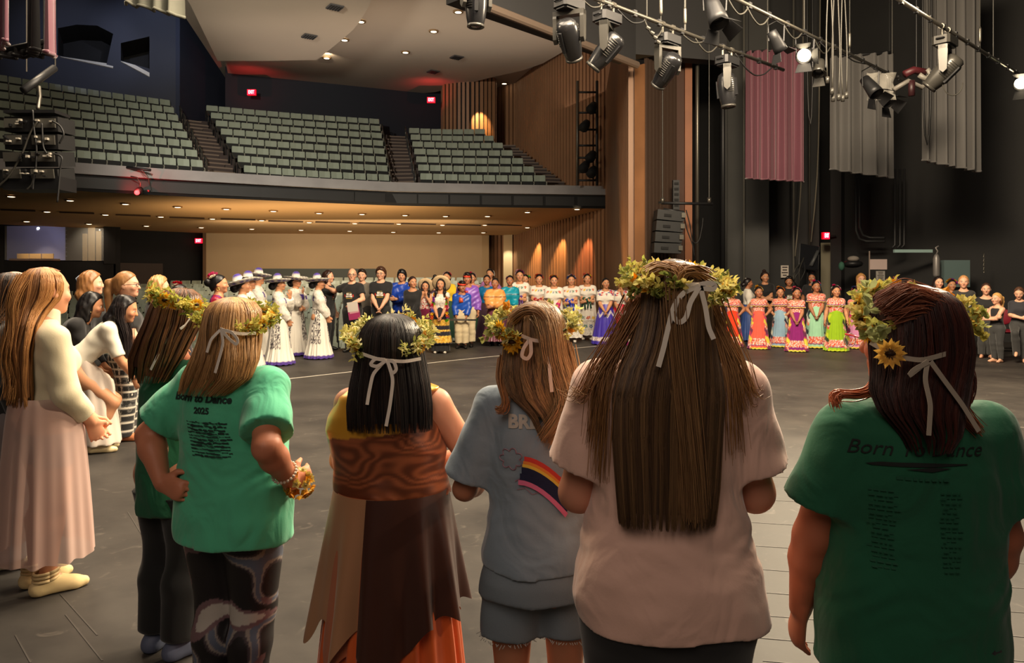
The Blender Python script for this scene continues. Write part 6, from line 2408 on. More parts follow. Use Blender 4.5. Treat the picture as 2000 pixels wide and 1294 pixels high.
f = staff('woman with brown bob in black event shirt behind the last sombrero', 641, 528, 15.9, -100, ('down', 'down'), male=False)
f.hair('bob', (54, 34, 28), length=.06)
f = staff('bald man with glasses in black shirt holding a white paper and magenta programme', 688, 524, 15.55, 165, (((.27, .10, .775), (1, -.3, -.4), None), ((-.085, .16, .595), (-1, -.5, -.4), (.4, .5, -.8))), w=1.06, hy=22)
f.glasses()
g = G()
f.skirt(.545, .525, .098 * 1.06, .097 * 1.06, flat((150, 140, 122)), folds=4, amp=0, name='belt', nv=4, depth=.72)
booty = f.root.matrix_basis
wr_ = Vector(f.wr[1] * f.H)
rot = Matrix.Rotation(f.rz, 4, 'Z')
wp = Vector((f.X, f.Y, 0)) + (rot @ wr_)
pg_ = empty('programme', (wp.x + .03, wp.y - .10, wp.z - .24), math.radians(-10), 'white paper over a magenta programme in the bald man\'s hand', 'programme')
G().box((.02, .0, .06), (.25, .012, .30), Matrix.Rotation(-.18, 3, 'Y')).build('cover', M('magenta_cover', (160, 50, 98), 0.5), pg_)
G().box((.03, -.0075, .07), (.20, .002, .06), Matrix.Rotation(-.18, 3, 'Y')).build('cover_band', M('cover_band_print', (206, 150, 160), 0.5), pg_)
G().box((.0, -.010, .17), (.23, .004, .20), Matrix.Rotation(-.14, 3, 'Y')).build('sheet', m_paper, pg_)
f = staff('man with dark hair in grey shirt half hidden behind the bald man', 707, 526, 16.6, 180, ('down', 'down'), shirt=(122, 114, 102), pr=False, trousers=(60, 56, 52))
f.hair('short', (44, 30, 24), vol=.008)
f = staff('young man with glasses in black event shirt, hands clasped, left of the boy in blue', 744, 522, 16.0, 180, ('clasp', 'clasp'), hy=-8)
f.hair('short', (70, 44, 30), vol=.014, y0=.05).glasses()
f = Fig('boy wrapped in a loose royal blue shirt with black fringe', 785, Y=16.6, top=527, face=180, male=True, skin=SK, arms=('crossed', 'crossed'))
f.body().top(flat((28, 66, 170), .1, 14), sleeve=1.8, puff=.055, off=.024, loose=.9, hem=.46, mat=sat, nz=.004, cuff=.02, slv_off=.022).pants(flat((30, 50, 130))).shoes().hair('short', (18, 16, 18), vol=.012, y0=.055, z0=.095)
f = Fig('woman in black dress with sheer sleeves and a high bun, smiling sideways', 806, Y=15.9, top=540, face=170, skin=SK, arms=('low', 'low'), hy=40)
f.body().top(flat((30, 29, 30)), sleeve=1.9, off=.007, hem=.55, neck=.075, name='dress_top')
f.skirt(.58, .10, .088, .13, flat((26, 25, 26)), folds=10, amp=.04).hair('bun', (48, 32, 30), bun=.036, bunpos=(0, -.075, .085)).earrings()

def sunhat(f, c=(206, 178, 138)):
 prof = [(.002, .05), (.04, .046), (.054, .02), (.056, 0), (.10, -.004), (.128, .008), (.130, .004), (.10, -.010), (.055, -.008)]
 R = Matrix((f.Rh @ rx(math.radians(62))).tolist()).to_4x4()
 o = Vector(f.hd((0, -.05, .070)) * f.H)
 g = G().lathe([(r * f.H, z * f.H) for r, z in prof], 30, Matrix.Translation(o) @ R)
 g.build('straw_hat', M('straw', c, 0.85, mottle=(40, 0.1)), f.root, True)
 return f

LEI = [(230, 40, 110), (40, 90, 200), (250, 200, 40), (240, 110, 40), (150, 50, 180), (140, 220, 60), (230, 40, 60), (250, 170, 200)]

def garland(f, pts, n, r, seed, cols=LEI, name='garland'):
 rg = np.random.default_rng(seed)
 P = np.array(pts)
 L = np.concatenate([[0], np.cumsum(np.linalg.norm(np.diff(P, axis=0), axis=1))])
 g = G()
 for i, t in enumerate(np.linspace(0, L[-1], n)):
  p = np.array([np.interp(t, L, P[:, j]) for j in range(3)]) + rg.normal(size=3) * .006
  c = cols[(i // 2 + int(rg.integers(2))) % len(cols)]
  flower(g, Vector(f.T(p) * f.H), Vector((rg.normal() * .4, 1, rg.normal() * .4)), r * f.H * rg.uniform(.8, 1.2), lin(c), 5)
 g.build(name, M('petal', rough=0.7, vcol=True), f.root)
 return f

def goldskirt(base):
 gold = floral([(226, 176, 50), (200, 140, 30), (240, 206, 96), (180, 124, 30)], 120, 7)
 return bands(base, [(.34, .50, gold), (.62, .66, gold), (.78, .97, gold)])

f = Fig('girl in tan hat with maroon and gold skirt, hands pressed together', 831, Y=16.5, top=549, face=178, skin=SK, arms=('chin', 'chin'))
f.body().top(floral([WHITE, (226, 214, 200), (206, 60, 60), WHITE], 50, 4), sleeve=0, hem=.58, strap=True, neck=.07, name='blouse')
f.skirt(.62, .06, .080, .125, goldskirt((118, 14, 60)), folds=18, amp=.03, seed=2).hair('front', (24, 18, 17), length=.15)
sunhat(f)
garland(f, [(.075, .03, .80), (.095, .07, .70), (.10, .085, .60), (.10, .10, .46), (.10, .11, .38)], 22, .016, 5)
f = Fig('girl in tan hat with black and gold banded skirt and thick paper flower garlands', 861, feet=689, top=544, face=176, skin=SK, arms=('low', 'low'))
f.body().top(floral([WHITE, (226, 214, 200), WHITE, (170, 150, 140)], 60, 4), sleeve=.2, hem=.58, strap=True, neck=.07, name='blouse')
f.skirt(.62, .13, .082, .150, goldskirt((24, 20, 34)), folds=18, amp=.03, seed=3).skirt(.16, .035, .12, .125, flat((20, 20, 22)), folds=12, name='underskirt', nv=8)
f.shoes((226, 216, 200)).hair('front', (22, 17, 16), length=.12)
sunhat(f, (186, 152, 112))
for sd, x in enumerate((-1, 1)):
 garland(f, [(x * .055, .03, .83), (x * .085, .07, .74), (x * .10, .095, .64), (x * .105, .11, .54), (x * .11, .12, .45)], 26, .022, 8 + sd)
f = Fig('girl with glasses peeking between the two tan hats', 849, Y=17.5, top=541, face=180, skin=SKD, arms=('down', 'down'))
f.body().top(flat((60, 40, 60)), sleeve=.8).skirt(.6, .05, .085, .16, flat((60, 30, 60))).hair('bun', (26, 20, 20), bunpos=(0, -.03, .145)).glasses()
f = Fig('girl in yellow blouse with pink and white flower headband behind the second tan hat', 873, Y=18.4, top=531, face=165, skin=SK, arms=('down', 'down'))
f.body().top(flat((236, 196, 40)), sleeve=1.2, puff=.06, off=.014, hem=.58).skirt(.6, .05, .085, .17, flat((40, 80, 60))).hair('bun', (24, 18, 18))
f.posy([(230, 90, 80), (240, 220, 220), (240, 180, 200), (230, 120, 150)], None, r=.017, n=11, arc=(25, 165, .060, -.012, .075, 0), seed=6)
f = Fig('boy in blue satin shirt with red headband holding a machete', 902, Y=16.35, top=549, face=178, skin=SKD, arms=(((.075, .10, .44), (1, -.6, 0), (0, .1, -1)), ((-.075, .10, .44), (-1, -.6, 0), (0, .1, -1))), male=True, w=.94, hs=1.12, hy=25)
f.body().top(flat((30, 80, 180), .1, 16), sleeve=1.92, off=.016, hem=.54, mat=sat, nz=.003, cuff=.006, neck=.065, slv_off=.012)
f.skirt(.565, .525, .098, .098, flat((166, 16, 70)), folds=6, amp=.01, name='sash', nv=6, depth=.75)
f.pants(flat((222, 204, 166), .05, 10), off=.018, flare=.008, hem=.075, nz=.002).shoes((20, 20, 20), hi_=.03).hair('short', (22, 17, 16), y0=.05)
f.skirt(.0, .0, .01, .01, flat((0, 0, 0)), name='headband', nv=2) if False else None
for (c_, z_, nm) in (((214, 60, 36), .098, 'headband'),):
 g = G().lathe([(.0545 * f.H * f.hs, -.012 * f.H), (.0575 * f.H * f.hs, 0), (.0545 * f.H * f.hs, .012 * f.H)], 24, Matrix.Translation(Vector(f.hd((0, -.003, z_)) * f.H)) @ Matrix(f.Rh.tolist()).to_4x4() @ Matrix.Rotation(-.2, 4, 'X'), sy=1.24)
 g.build(nm, M('red_cloth', c_, 0.7), f.root, True)
g = G()
band(g, [Vector(f.T((0, .05, .80)) * f.H), Vector(f.T((.005, .085, .74)) * f.H), Vector(f.T((0, .09, .70)) * f.H)], .06 * f.H, lin((206, 84, 50)))
g.build('neckerchief', M('satin', rough=0.35, vcol=True), f.root, True)
wz = f.wr[0][2] * f.H - .055 * f.H
mt = empty('machete', (f.X - .0, f.Y - (.115 * f.H) - .025, wz), 0, 'machete held level in front of the boy in blue satin', 'machete')
G().prism([(-.36, -.012), (-.30, .035), (.16, .03), (.16, -.012)], -.004, .004, Mx=Matrix.Rotation(math.pi / 2, 4, 'X')).build('blade', m_steel, mt)
G().box((.24, 0, .005), (.17, .028, .034)).build('handle', m_black, mt)
f = Fig('young man in purple satin shirt with patterned headband behind the boy in blue', 913, feet=677, top=533, face=172, skin=SKD, arms=('down', 'down'), male=True, w=1.08)
f.body().top(flat((140, 92, 196), .12, 14), sleeve=1.9, off=.020, hem=.52, mat=sat, nz=.004, neck=.07, slv_off=.016, loose=.6)
f.skirt(.535, .49, .112, .112, flat((196, 20, 60)), folds=6, amp=.01, name='sash', nv=6, depth=.75)
f.pants(flat((222, 206, 170), .05, 10), off=.018, flare=.010, hem=.07, nz=.002).shoes((20, 20, 20), hi_=.03).hair('short', (24, 18, 17), vol=.012, y0=.05)
g = G().lathe([(.055 * f.H, -.012 * f.H), (.058 * f.H, 0), (.055 * f.H, .012 * f.H)], 24, Matrix.Translation(Vector(f.hd((0, -.003, .098)) * f.H)) @ Matrix(f.Rh.tolist()).to_4x4() @ Matrix.Rotation(-.2, 4, 'X'), sy=1.24)
g.build('headband', M('red_cloth', (190, 50, 60), 0.7), f.root, True)
g = G()
band(g, [Vector(f.T((0, .05, .81)) * f.H), Vector(f.T((.005, .088, .76)) * f.H), Vector(f.T((0, .09, .73)) * f.H)], .06 * f.H, lin((200, 60, 50)))
g.build('neckerchief', M('satin', rough=0.35, vcol=True), f.root, True)
f = Fig('girl in pink dress with magenta hair flower behind the purple satin shirt', 922, Y=18.7, top=533, face=172, skin=SK, arms=('down', 'down'))
f.body().top(flat((214, 140, 150)), sleeve=1.2, puff=.05, off=.012, hem=.58).skirt(.6, .05, .085, .18, flat((40, 96, 60))).hair('bun', (24, 18, 18), bunpos=(0, -.06, .11))
f.posy([(226, 40, 100), (240, 90, 140)], (.028, .0, .145), r=.022, n=5, spread=.02, seed=7)
f.posy([(240, 220, 226), (230, 180, 200)], None, r=.012, n=7, arc=(100, 165, .062, -.012, .075, 0), seed=8)
f = Fig('girl in lilac dress, tallest behind the orange blouse, white flowers at her ear', 957, Y=19.7, top=525, face=165, skin=SK, arms=('down', 'down'))
f.body().top(flat((176, 120, 176)), sleeve=1.3, puff=.07, off=.018, hem=.58, mat=sat, nz=.003).skirt(.6, .05, .085, .18, flat((110, 70, 120))).hair('bun', (28, 20, 20), bunpos=(0, -.075, .075))
f.posy([(240, 236, 226)], None, r=.013, n=7, arc=(110, 200, .058, -.03, .065, 0), seed=9)
f = Fig('girl in deep blue blouse just behind the orange blouse', 951, Y=18.2, top=537, face=178, skin=SKD, arms=('down', 'down'))
f.body().top(flat((24, 104, 156)), sleeve=1.3, puff=.06, off=.016, hem=.58, mat=sat).skirt(.6, .05, .085, .18, flat((70, 40, 60))).hair('bun', (26, 19, 19), bunpos=(0, -.06, .11))

def gather(c, line=(60, 40, 30)):
 b_ = flat(c, .14, 40)

 def fn(P, *_):
  C = b_(P * np.array([2.4, 2.4, .4]))
  m = (P[:, 1] > .0) & (np.abs(P[:, 2] - .725) < .006)
  C[m] = lin(line)
  return C
 return fn

f = Fig('girl in orange gathered blouse and plum tiered skirt with wrists crossed', 967, Y=17.0, top=543, face=176, skin=SKD, arms=('fold', 'fold'), w=1.08)
f.body().top(gather((244, 166, 92)), sleeve=1.15, puff=.085, off=.020, hem=.60, mat=sat, high=True, nz=.003, slv_off=.02, name='blouse')
f.skirt(.615, .075, .088, .185, flat((112, 60, 76), .16, 24), folds=16, amp=.06, tiers=((.62, .05, 24, .03), (.84, .06, 28, .03)), mat=sat, seed=8).shoes((18, 18, 18)).hair('bun', (24, 18, 18))
f = Fig('girl in turquoise gathered blouse right of the orange blouse', 996, Y=17.6, top=538, face=176, skin=SKD, arms=('low', 'low'))
f.body().top(gather((24, 150, 176), (10, 60, 80)), sleeve=1.5, puff=.065, off=.018, hem=.58, mat=sat, high=True, nz=.003, slv_off=.016, name='blouse')
f.skirt(.60, .06, .085, .17, flat((104, 60, 84), .16, 24), folds=16, amp=.06, mat=sat, seed=9).hair('bun', (24, 18, 18))
f.posy([(186, 60, 120), (150, 50, 140)], (.05, -.02, .10), r=.016, n=6, spread=.02, seed=10)

EMB = [(196, 36, 50), (236, 190, 60), (30, 96, 160), (60, 130, 130)]

def huipil(label, px, top, feet, rib, fl, arms=('fold', 'fold'), face=172, hy=10, tails=.16, skin=SK, seed=0, shoes=True, hide=False, ear=True):
 f = Fig(label, px, feet=feet, top=top, face=face, arms=arms, hy=hy, skin=skin, w=1.08, group='white embroidered dresses')
 f.body()

 def bl(P, *_):
  C = flat(WHITE, .04, 30)(P)
  a = np.arctan2(P[:, 1], P[:, 0])
  v = (P[:, 2] - .735) / .055
  m = (v > 0) & (v < 1) & (np.abs(P[:, 0]) < .105)
  C[m] = flowerband(WHITE, 14, 0, 1, EMB, 1.0)(P, (a + 3.1416), v)[m]
  return C
 f.top(bl, sleeve=.75, puff=.055, off=.016, loose=.8, hem=.60, neck=.062, cuff=.02, slv_off=.016, name='huipil_top', nz=.0015)
 f.skirt(.70, .295, .112, .155, bands(WHITE, [(.80, .97, flowerband(WHITE, 11, .80, .97, EMB, 1.0, seed * .3))]), folds=9, amp=.035, name='huipil', seed=seed, depth=.72)
 f.skirt(.33, .075, .138, .160, bands(lace(WHITE, (190, 184, 174), 100, .64), [(.30, .62, flowerband(WHITE, 11, .30, .62, EMB[::-1], 1.0, seed * .4))]), folds=12, amp=.04, tiers=((.70, .06, 28, .03),), name='underskirt', seed=seed + 1, depth=.76)
 f.shoes((236, 228, 216)).hair('bun', (24, 18, 18), bunpos=(0, -.07, .08))
 if ear:
  f.earrings()
 for i in (0, 1):
  f.bangle(i, .35, .034, .03, rib, tails=tails if i == 0 else tails * .9)
  f.bangle(i, .75, .030, .025, rib)
 f.posy(fl, None, r=.018, n=11, arc=(15, 165, .060, -.012, .078, 0), seed=seed)
 f.posy(fl[:2], (.040, -.01, .135), r=.020, n=4, spread=.016, seed=seed + 3)
 return f

huipil('dancer in white embroidered dress with purple arm ribbons, leftmost of the white dress row', 1015, 528, 666, (88, 44, 130), [(196, 40, 120), (240, 200, 210), (120, 60, 160)], seed=1)
f = Fig('dancer with teal and green hair flowers half hidden behind the white dress row', 1026, Y=19.2, top=536, face=150, skin=SK, arms=('down', 'down'), hy=25)
f.body().top(flat(WHITE), sleeve=.7, puff=.05, off=.014, hem=.58).skirt(.6, .05, .088, .17, flat((90, 40, 110))).hair('bun', (22, 17, 17), bunpos=(0, -.08, .07))
f.posy([(40, 140, 130), (150, 200, 60), (30, 120, 150), (90, 170, 90)], (-.045, -.05, .10), r=.02, n=9, spread=.035, seed=11)
huipil('dancer in white embroidered dress with red ribbons on her forearms, flower at her ear', 1053, 536, 664, (176, 20, 46), [(226, 70, 50), (240, 120, 60), (120, 50, 130), (210, 30, 60)], seed=2)
huipil('dancer in white embroidered dress with magenta wrist ribbons held low', 1082, 538, 672, (196, 24, 110), [(220, 60, 90), (240, 190, 80), (230, 90, 120)], arms=('low', 'low'), seed=3, tails=.05)
huipil('dancer in white embroidered dress with long royal blue ribbons', 1116, 537, 668, (30, 60, 190), [(206, 50, 60), (236, 220, 200), (50, 90, 190)], seed=4, tails=.22, face=165)
huipil('dancer in white embroidered dress with dark green arm ribbons, rightmost of the white dress row', 1147, 535, 663, (16, 70, 48), [(226, 40, 90), (240, 210, 60), (250, 240, 220), (200, 30, 80)], seed=5, tails=.14)

def zig(c, ribbonc=(226, 220, 216)):
 def fn(P, Th, v):
  C = flat(c, .08, 24)(P)
  tri = np.abs(((Th / 6.2832 * 7) % 1) - .5) * 2
  m = np.abs(v - (.20 + .13 * tri)) < .035
  C[m] = lin(ribbonc)
  m = np.abs(v - (.20 + .13 * tri)) < .008
  C[m] = lin((150, 130, 150))
  m = (v > .83) & (v < .91)
  C[m] = lace((232, 226, 222), (176, 150, 160), 150, .55)(P)[m]
  return C
 return fn

def poblana(label, px, top, feet, c, arms, hair_c=(22, 17, 17), face=172, hy=15, flow=None, Y=None, hs=1.08, ribc=(232, 226, 222)):
 f = Fig(label, px, feet=feet, Y=Y, top=top, face=face, arms=arms, hy=hy, skin=SK, hs=hs, group='girls in satin skirts and white blouses')
 f.body()

 def bl(P, *_):
  C = flat(WHITE, .04, 30)(P)
  m = (P[:, 2] > .735) & (vnoise(P, 55, 6) > .60)
  C[m] = lin((206, 60, 60))
  m = (P[:, 2] > .735) & (vnoise(P, 60, 8) > .68)
  C[m] = lin((50, 90, 150))
  return C
 f.top(bl, sleeve=.8, puff=.055, off=.014, hem=.60, neck=.065, cuff=.012, slv_off=.014, name='blouse')
 f.skirt(.625, .012, .082, .215, zig(c, ribc), pw=.8, folds=13, amp=.06, mat=sat, seed=int(px)).hair('bun', hair_c, bunpos=(0, -.07, .075)).earrings()
 if flow:
  f.posy(flow, (-.03, -.06, .105), r=.014, n=6, spread=.03, seed=int(px))
 return f

poblana('girl in violet blue satin skirt with white zigzag ribbon', 1183, 543, 672, (66, 50, 168), ('clasp', 'clasp'), flow=[(226, 140, 190), (200, 100, 170)])
poblana('girl in bright red satin skirt with one hand at her chin', 1212, 546, 666, (214, 14, 52), ('low', 'chin'), flow=[(20, 90, 60), (16, 70, 50)])
poblana('girl in magenta satin skirt raising a hand to her face, beside the leafy crown', 1243, 542, 673, (150, 20, 110), ('chin', 'low'), flow=[(226, 60, 90)])
poblana('girl in turquoise satin skirt just right of the waist length hair', 1392, 556, 671, (20, 140, 176), ('hips', 'hips'), hs=1.12)
poblana('girl in navy satin skirt and white blouse behind the orange skirt', 1414, 543, None, (30, 32, 66), ('down', 'down'), Y=18.2, flow=[(220, 60, 80)])
f = staff('grey haired person with glasses in black top behind the leafy crown', 1396, 528, 19.3, 150, ('down', 'down'), pr=False)
f.hair('short', (130, 112, 96), vol=.014, y0=.05).glasses()

def folk(label, px, top, feet, c, trim, arms, face=160, hy=15, flow=None, side=True, seed=0, w=1.0, sidec=None, shoes=None, hs=1.16):
 """girl in a flounced floral dress: gathered collar, plain skirt, floral hem and side ruffles"""
 f = Fig(label, px, feet=feet, top=top, face=face, arms=arms, hy=hy, skin=SKD if seed % 3 else SK, hs=hs, w=w, group='girls in flounced floral dresses')
 f.body()
 f.top(FLORAL, sleeve=.2, off=.010, hem=.60, neck=.066, name='bodice')
 f.skirt(.800, .690, .072, .135 * (0.6 + .4 * w), bands(FLORAL, [(.80, .90, PUR), (.90, 1.0, trim)]), pw=.7, folds=14, amp=.05, name='flounce_collar', nv=16, depth=.72, seed=seed, mat=cot)
 sc = sidec or ((196, 40, 100), trim, c, (110, 30, 80))

 def sk(P, Th, v):
  C = flat(c, .05, 22)(P)
  m = (v > .73) & (v < .90)
  C[m] = FLORAL(P)[m]
  C[(v >= .90) & (v < .925)] = lin(PUR)
  C[v > .965] = lin(trim)
  if side:
   s_ = np.abs(np.cos(Th)) + .06 * np.sin(v * 30 + Th * 5)
   m = (s_ > .70) & (v > .10)
   st = np.floor((v * 9 + np.cos(Th) * 2.5 + vnoise(P, 16, 3) * 1.6)).astype(int) % 4
   for j in range(4):
    C[m & (st == j)] = lin(sc[j])
   mm = m & (st == 2)
   C[mm] = FLORAL(P)[mm]
  return C
 f.skirt(.635, .012, .078 * w, .172, sk, pw=.70, folds=18, amp=.045, tiers=((.70, .06, 22, .03),), seed=seed + 3)
 f.hair('bun', (22, 17, 17), bunpos=(0, -.05, .115))
 if shoes:
  f.shoes(shoes)
 f.earrings()
 fl = flow or [(226, 60, 110), (240, 220, 210)]
 f.posy(fl, None, r=.016, n=10, arc=(30, 170, .058, -.014, .080, 0), seed=seed)
 f.posy(fl[:1], (.030, .0, .145), r=.020, n=4, spread=.016, seed=seed + 2)
 return f

folk('girl in vivid orange red flounced dress with hands on hips', 1431, 562, 677, (226, 60, 16), YEL, ('hips', 'hips'), flow=[(214, 40, 130), (240, 236, 226), (236, 220, 210)], seed=1)
folk('girl in coral flounced dress with yellow hair flowers, hands on hips', 1482, 560, 681, (236, 96, 76), YEL, ('hips', 'hips'), flow=[(244, 190, 40), (240, 200, 80), (230, 220, 190)], seed=2)
folk('girl in pale blue flounced dress with yellow hair flowers, one hand on hip', 1524, 561, 677, (150, 186, 210), YEL, ('hips', 'hips'), flow=[(246, 170, 40), (240, 120, 40), (220, 60, 100)], seed=3, sidec=((226, 226, 210), (40, 40, 70), YEL, (160, 190, 200)), face=150)
folk('girl in purple flounced dress gathering her skirt with both hands', 1556, 562, 686, (136, 18, 110), YEL, ('low', 'low'), flow=[(214, 60, 100), (236, 150, 170)], seed=4)
folk('tallest girl in mint flounced dress with hands clasped', 1594, 549, 679, (166, 222, 186), YEL, ('low', 'low'), flow=[(230, 40, 110), (60, 130, 200), (230, 230, 240)], seed=5, w=1.16, sidec=((30, 50, 60), (226, 230, 220), YEL, (140, 190, 170)), shoes=(226, 220, 210), hs=1.12)
folk('girl in lime green flounced dress with arms at her sides', 1633, 558, 685, (150, 190, 16), (196, 214, 30), ('down', 'down'), flow=[(216, 30, 110), (240, 236, 226), (232, 228, 214)], seed=6, w=1.12, sidec=((196, 214, 30), (40, 60, 30), YEL, (150, 190, 16)), shoes=(220, 214, 204))
folk('girl in pink flounced dress beside the red spectacles', 1672, 562, 680, (226, 150, 196), YEL, ('down', 'down'), flow=[(40, 50, 110), (226, 60, 110)], seed=7)

# helpers standing behind the girls
f = Fig('woman in white blouse and blue skirt seen in profile with white dotted hair', 1461, Y=18.3, top=543, face=-95, skin=SKD, arms=('down', 'fold'))
f.body().top(flat(WHITE, .04), sleeve=1.2, puff=.06, off=.014, hem=.58, name='blouse').skirt(.60, .02, .085, .19, flat((60, 86, 150), .1, 20), folds=14, amp=.05, mat=sat).hair('lowbun', (26, 20, 20), bun=.034)
f.posy([(240, 236, 230)], None, r=.008, n=10, arc=(60, 150, .064, -.04, .07, 0), seed=3)
f = staff('woman in black shirt with messy top bun fixing the coral girl\'s hair', 1494, 531, 19.0, 165, ('fold', 'fold'), male=False, skin=SK, pr=False, w=1.1, hy=18)
f.hair('highbun', (44, 30, 28), bun=.026, vol=.010)
f = staff('person with short black hair in black event shirt behind the pale blue dress', 1541, 540, 18.4, 165, ('down', 'down'), skin=SKD)
f.hair('short', (20, 18, 20), vol=.012, y0=.05)
f = staff('woman with long dark hair in black behind the mint dress', 1586, 533, 18.8, 150, ('down', 'down'), male=False, skin=SKD, pr=False)
f.hair('long', (20, 18, 20), length=.22)
f = staff('blond wavy haired woman in black behind the pink dress', 1682, 535, 18.0, 150, ('low', 'low'), male=False, skin=SKL, pr=False, hy=20)
f.hair('bob', (190, 140, 84), vol=.014, length=.07)
f = Fig('dancer with orange and purple hair flowers seen in profile above the reddish hair', 1738, Y=16.6, top=541, face=95, skin=SK, arms=('down', 'down'))
f.body().top(flat((120, 60, 80)), sleeve=1.2, hem=.58).skirt(.6, .03, .085, .18, flat((120, 40, 60))).hair('bun', (54, 44, 42), bunpos=(0, -.07, .07))
f.posy([(240, 130, 30), (150, 60, 180), (250, 200, 60), (240, 110, 30)], (-.02, -.065, .125), r=.022, n=8, spread=.03, seed=12)
f = Fig('woman with slick grey streaked hair looking left above the reddish hair', 1779, Y=15.6, top=544, face=130, skin=SK, arms=('down', 'down'))
f.body().top(flat((60, 50, 54)), sleeve=1.2, hem=.5).pants(flat((40, 38, 40))).hair('pony', (56, 48, 46), length=.12)
f = Fig('girl in plum purple hooded sweatshirt with dark ponytail', 1833, Y=15.2, top=540, face=160, skin=SKL, arms=('clasp', 'clasp'), hy=10)
f.body().top(flat((110, 60, 100), .08, 16), sleeve=1.95, off=.020, hem=.48, loose=.8, nz=.003, cuff=.010, slv_off=.014, name='hooded_sweatshirt').pants(flat((40, 38, 42))).hair('long', (32, 24, 24), length=.12)
V = f.vol(f.c0 - .12, f.c0 + .10, .008)
V.ell(f.T((0, -.035, .832)), (.068, .050, .030), k=.02)
V.ell(f.T((0, .03, .815)), (.055, .040, .020), k=.02)
V.cutball(f.T((0, .02, .862)), (.045, .045, .035))
f.out(V, 'hood', cot, flat((104, 56, 94)), 1)
f = Fig('dancer with magenta and orange hair flowers behind the hooded sweatshirt', 1859, Y=16.2, top=546, face=165, skin=SK, arms=('down', 'down'))
f.body().top(floral([(230, 120, 40), (200, 60, 40), (240, 190, 60), (60, 40, 40)], 40, 8), sleeve=1.2, hem=.58).skirt(.6, .03, .085, .17, floral([(230, 120, 40), (90, 30, 40)], 30, 3)).hair('bun', (30, 22, 22))
f.posy([(210, 50, 150), (240, 130, 40), (150, 60, 180), (236, 190, 60)], None, r=.026, n=11, arc=(30, 170, .062, -.012, .078, 0), seed=13)

def teen(label, px, top, feet, face, arms, hair, hc, sleeve=.6, skin=SKL, legs=None, hy=0, w=.94, neck=.06, flare=.012, strap=False, shirt=(50, 49, 48), trousers=(56, 56, 56), hp=0, tw_lean=0, hs=1.08, Y=None):
 f = Fig(label, px, feet=feet, top=top, face=face, arms=arms, skin=skin, legs=legs, hy=hy, hp=hp, w=w, hs=hs, lean=tw_lean, Y=Y)
 f.body().top(flat(shirt, .06, 20), sleeve=sleeve, off=.008, hem=.55, loose=.2, neck=neck, strap=strap, slv_off=.005, nz=.0006)
 f.pants(flat(trousers, .08, 12), off=.006, flare=flare, hem=.045, waist=.58)
 f.hair(*hair, c=hc) if isinstance(hair, tuple) else f.hair(hair, hc)
 return f

teen('girl in charcoal tee and wide trousers with blond hair tied back, arms behind', 1882, 538, 697, 150, ('back', 'back'), 'pony', (190, 140, 90), flare=.030)
teen('girl in black scoop tee with folded arms beside the red chair', 1926, 553, 699, 150, ('crossed', 'crossed'), 'pony', (70, 46, 36), neck=.085, shirt=(30, 29, 30))
teen('small girl with curly blond ponytail and folded arms turned to her left', 1947, 572, 707, 110, ('crossed', 'crossed'), 'pony', (206, 160, 96), sleeve=0, strap=True, hs=1.14, shirt=(34, 32, 34), flare=.0)
teen('girl at the right edge propping one knee up, looking down', 1991, 560, 707, 140, ('fold', 'down'), 'bun', (84, 58, 44), sleeve=.9, legs=(((.03, .20, .40), (.02, .13, .16), (0, 1, -.3)), None), hp=18, shirt=(46, 46, 52))

# ---------------------------------------------------------------- the group standing at the left
f = Near('ballet girl in cream long sleeved top and sheer pink skirt with very long wavy hair', 90, Y=3.72, top=521, face=-40, w=.96, gl=.4, tw=.86, hy=14, arms=(((.070, .105, .515), (.7, -.8, 0), (-.25, .35, -.9)), ((.02, .125, .51), (-.8, -.4, 0), (.3, .3, -.9))), res=1.25, skin=(224, 158, 122), hs=1.04)
f.body()
cream = M('cream_knit', rough=0.8, vcol=True, sheen=0.25, bump=(140, 0.1, 0.004))
f.top(flat((222, 210, 176), .04, 12), sleeve=1.72, off=.008, hem=.575, loose=.3, high=True, neck=.05, mat=cream, nz=.0012, slv_off=.007, step=.0065, cuff=.004)
V = f.vol(f.T((-.07, -.07, .80)), f.T((.07, .08, .89)), .005)
V.cone(f.T((0, -.004, .825)), f.T((0, .0, .862)), .043, .039, k=.01)
f.out(V, 'collar', cream, flat((226, 214, 182)), 1)
f.pants(flat((96, 92, 104), .06, 20), off=.003, hem=.385, waist=.50, name='shorts')

def sheer(P, Th, v):
 C = flat((196, 162, 150), .05, 9)(P)
 return C

shm = M('sheer_skirt_cloth', rough=0.7, vcol=True, alpha=0.74, sheen=0.3)
f.skirt(.600, .112, .100, .150, sheer, pw=.6, cy=-.004, folds=11, amp=.065, mat=shm, seed=14, depth=.88, name='sheer_skirt', nv=50, nu=150)
f.shoes((226, 200, 146), name='ballet_slipper', mat=M('canvas', rough=0.8, vcol=True))
g = G()
for hp_, kn, an, td in f.leg:
 for dz in (0, .012, .022):
  g.tube([Vector((an + np.array([math.cos(a) * .030, math.sin(a) * .034 - .004, dz + .004 * math.sin(a)])) * f.H) for a in np.linspace(0, 6.283, 16)], .010 * f.H * .5, 6)
g.build('ankle_ribbon', M('slipper_ribbon', (216, 190, 140), 0.6), f.root, True)

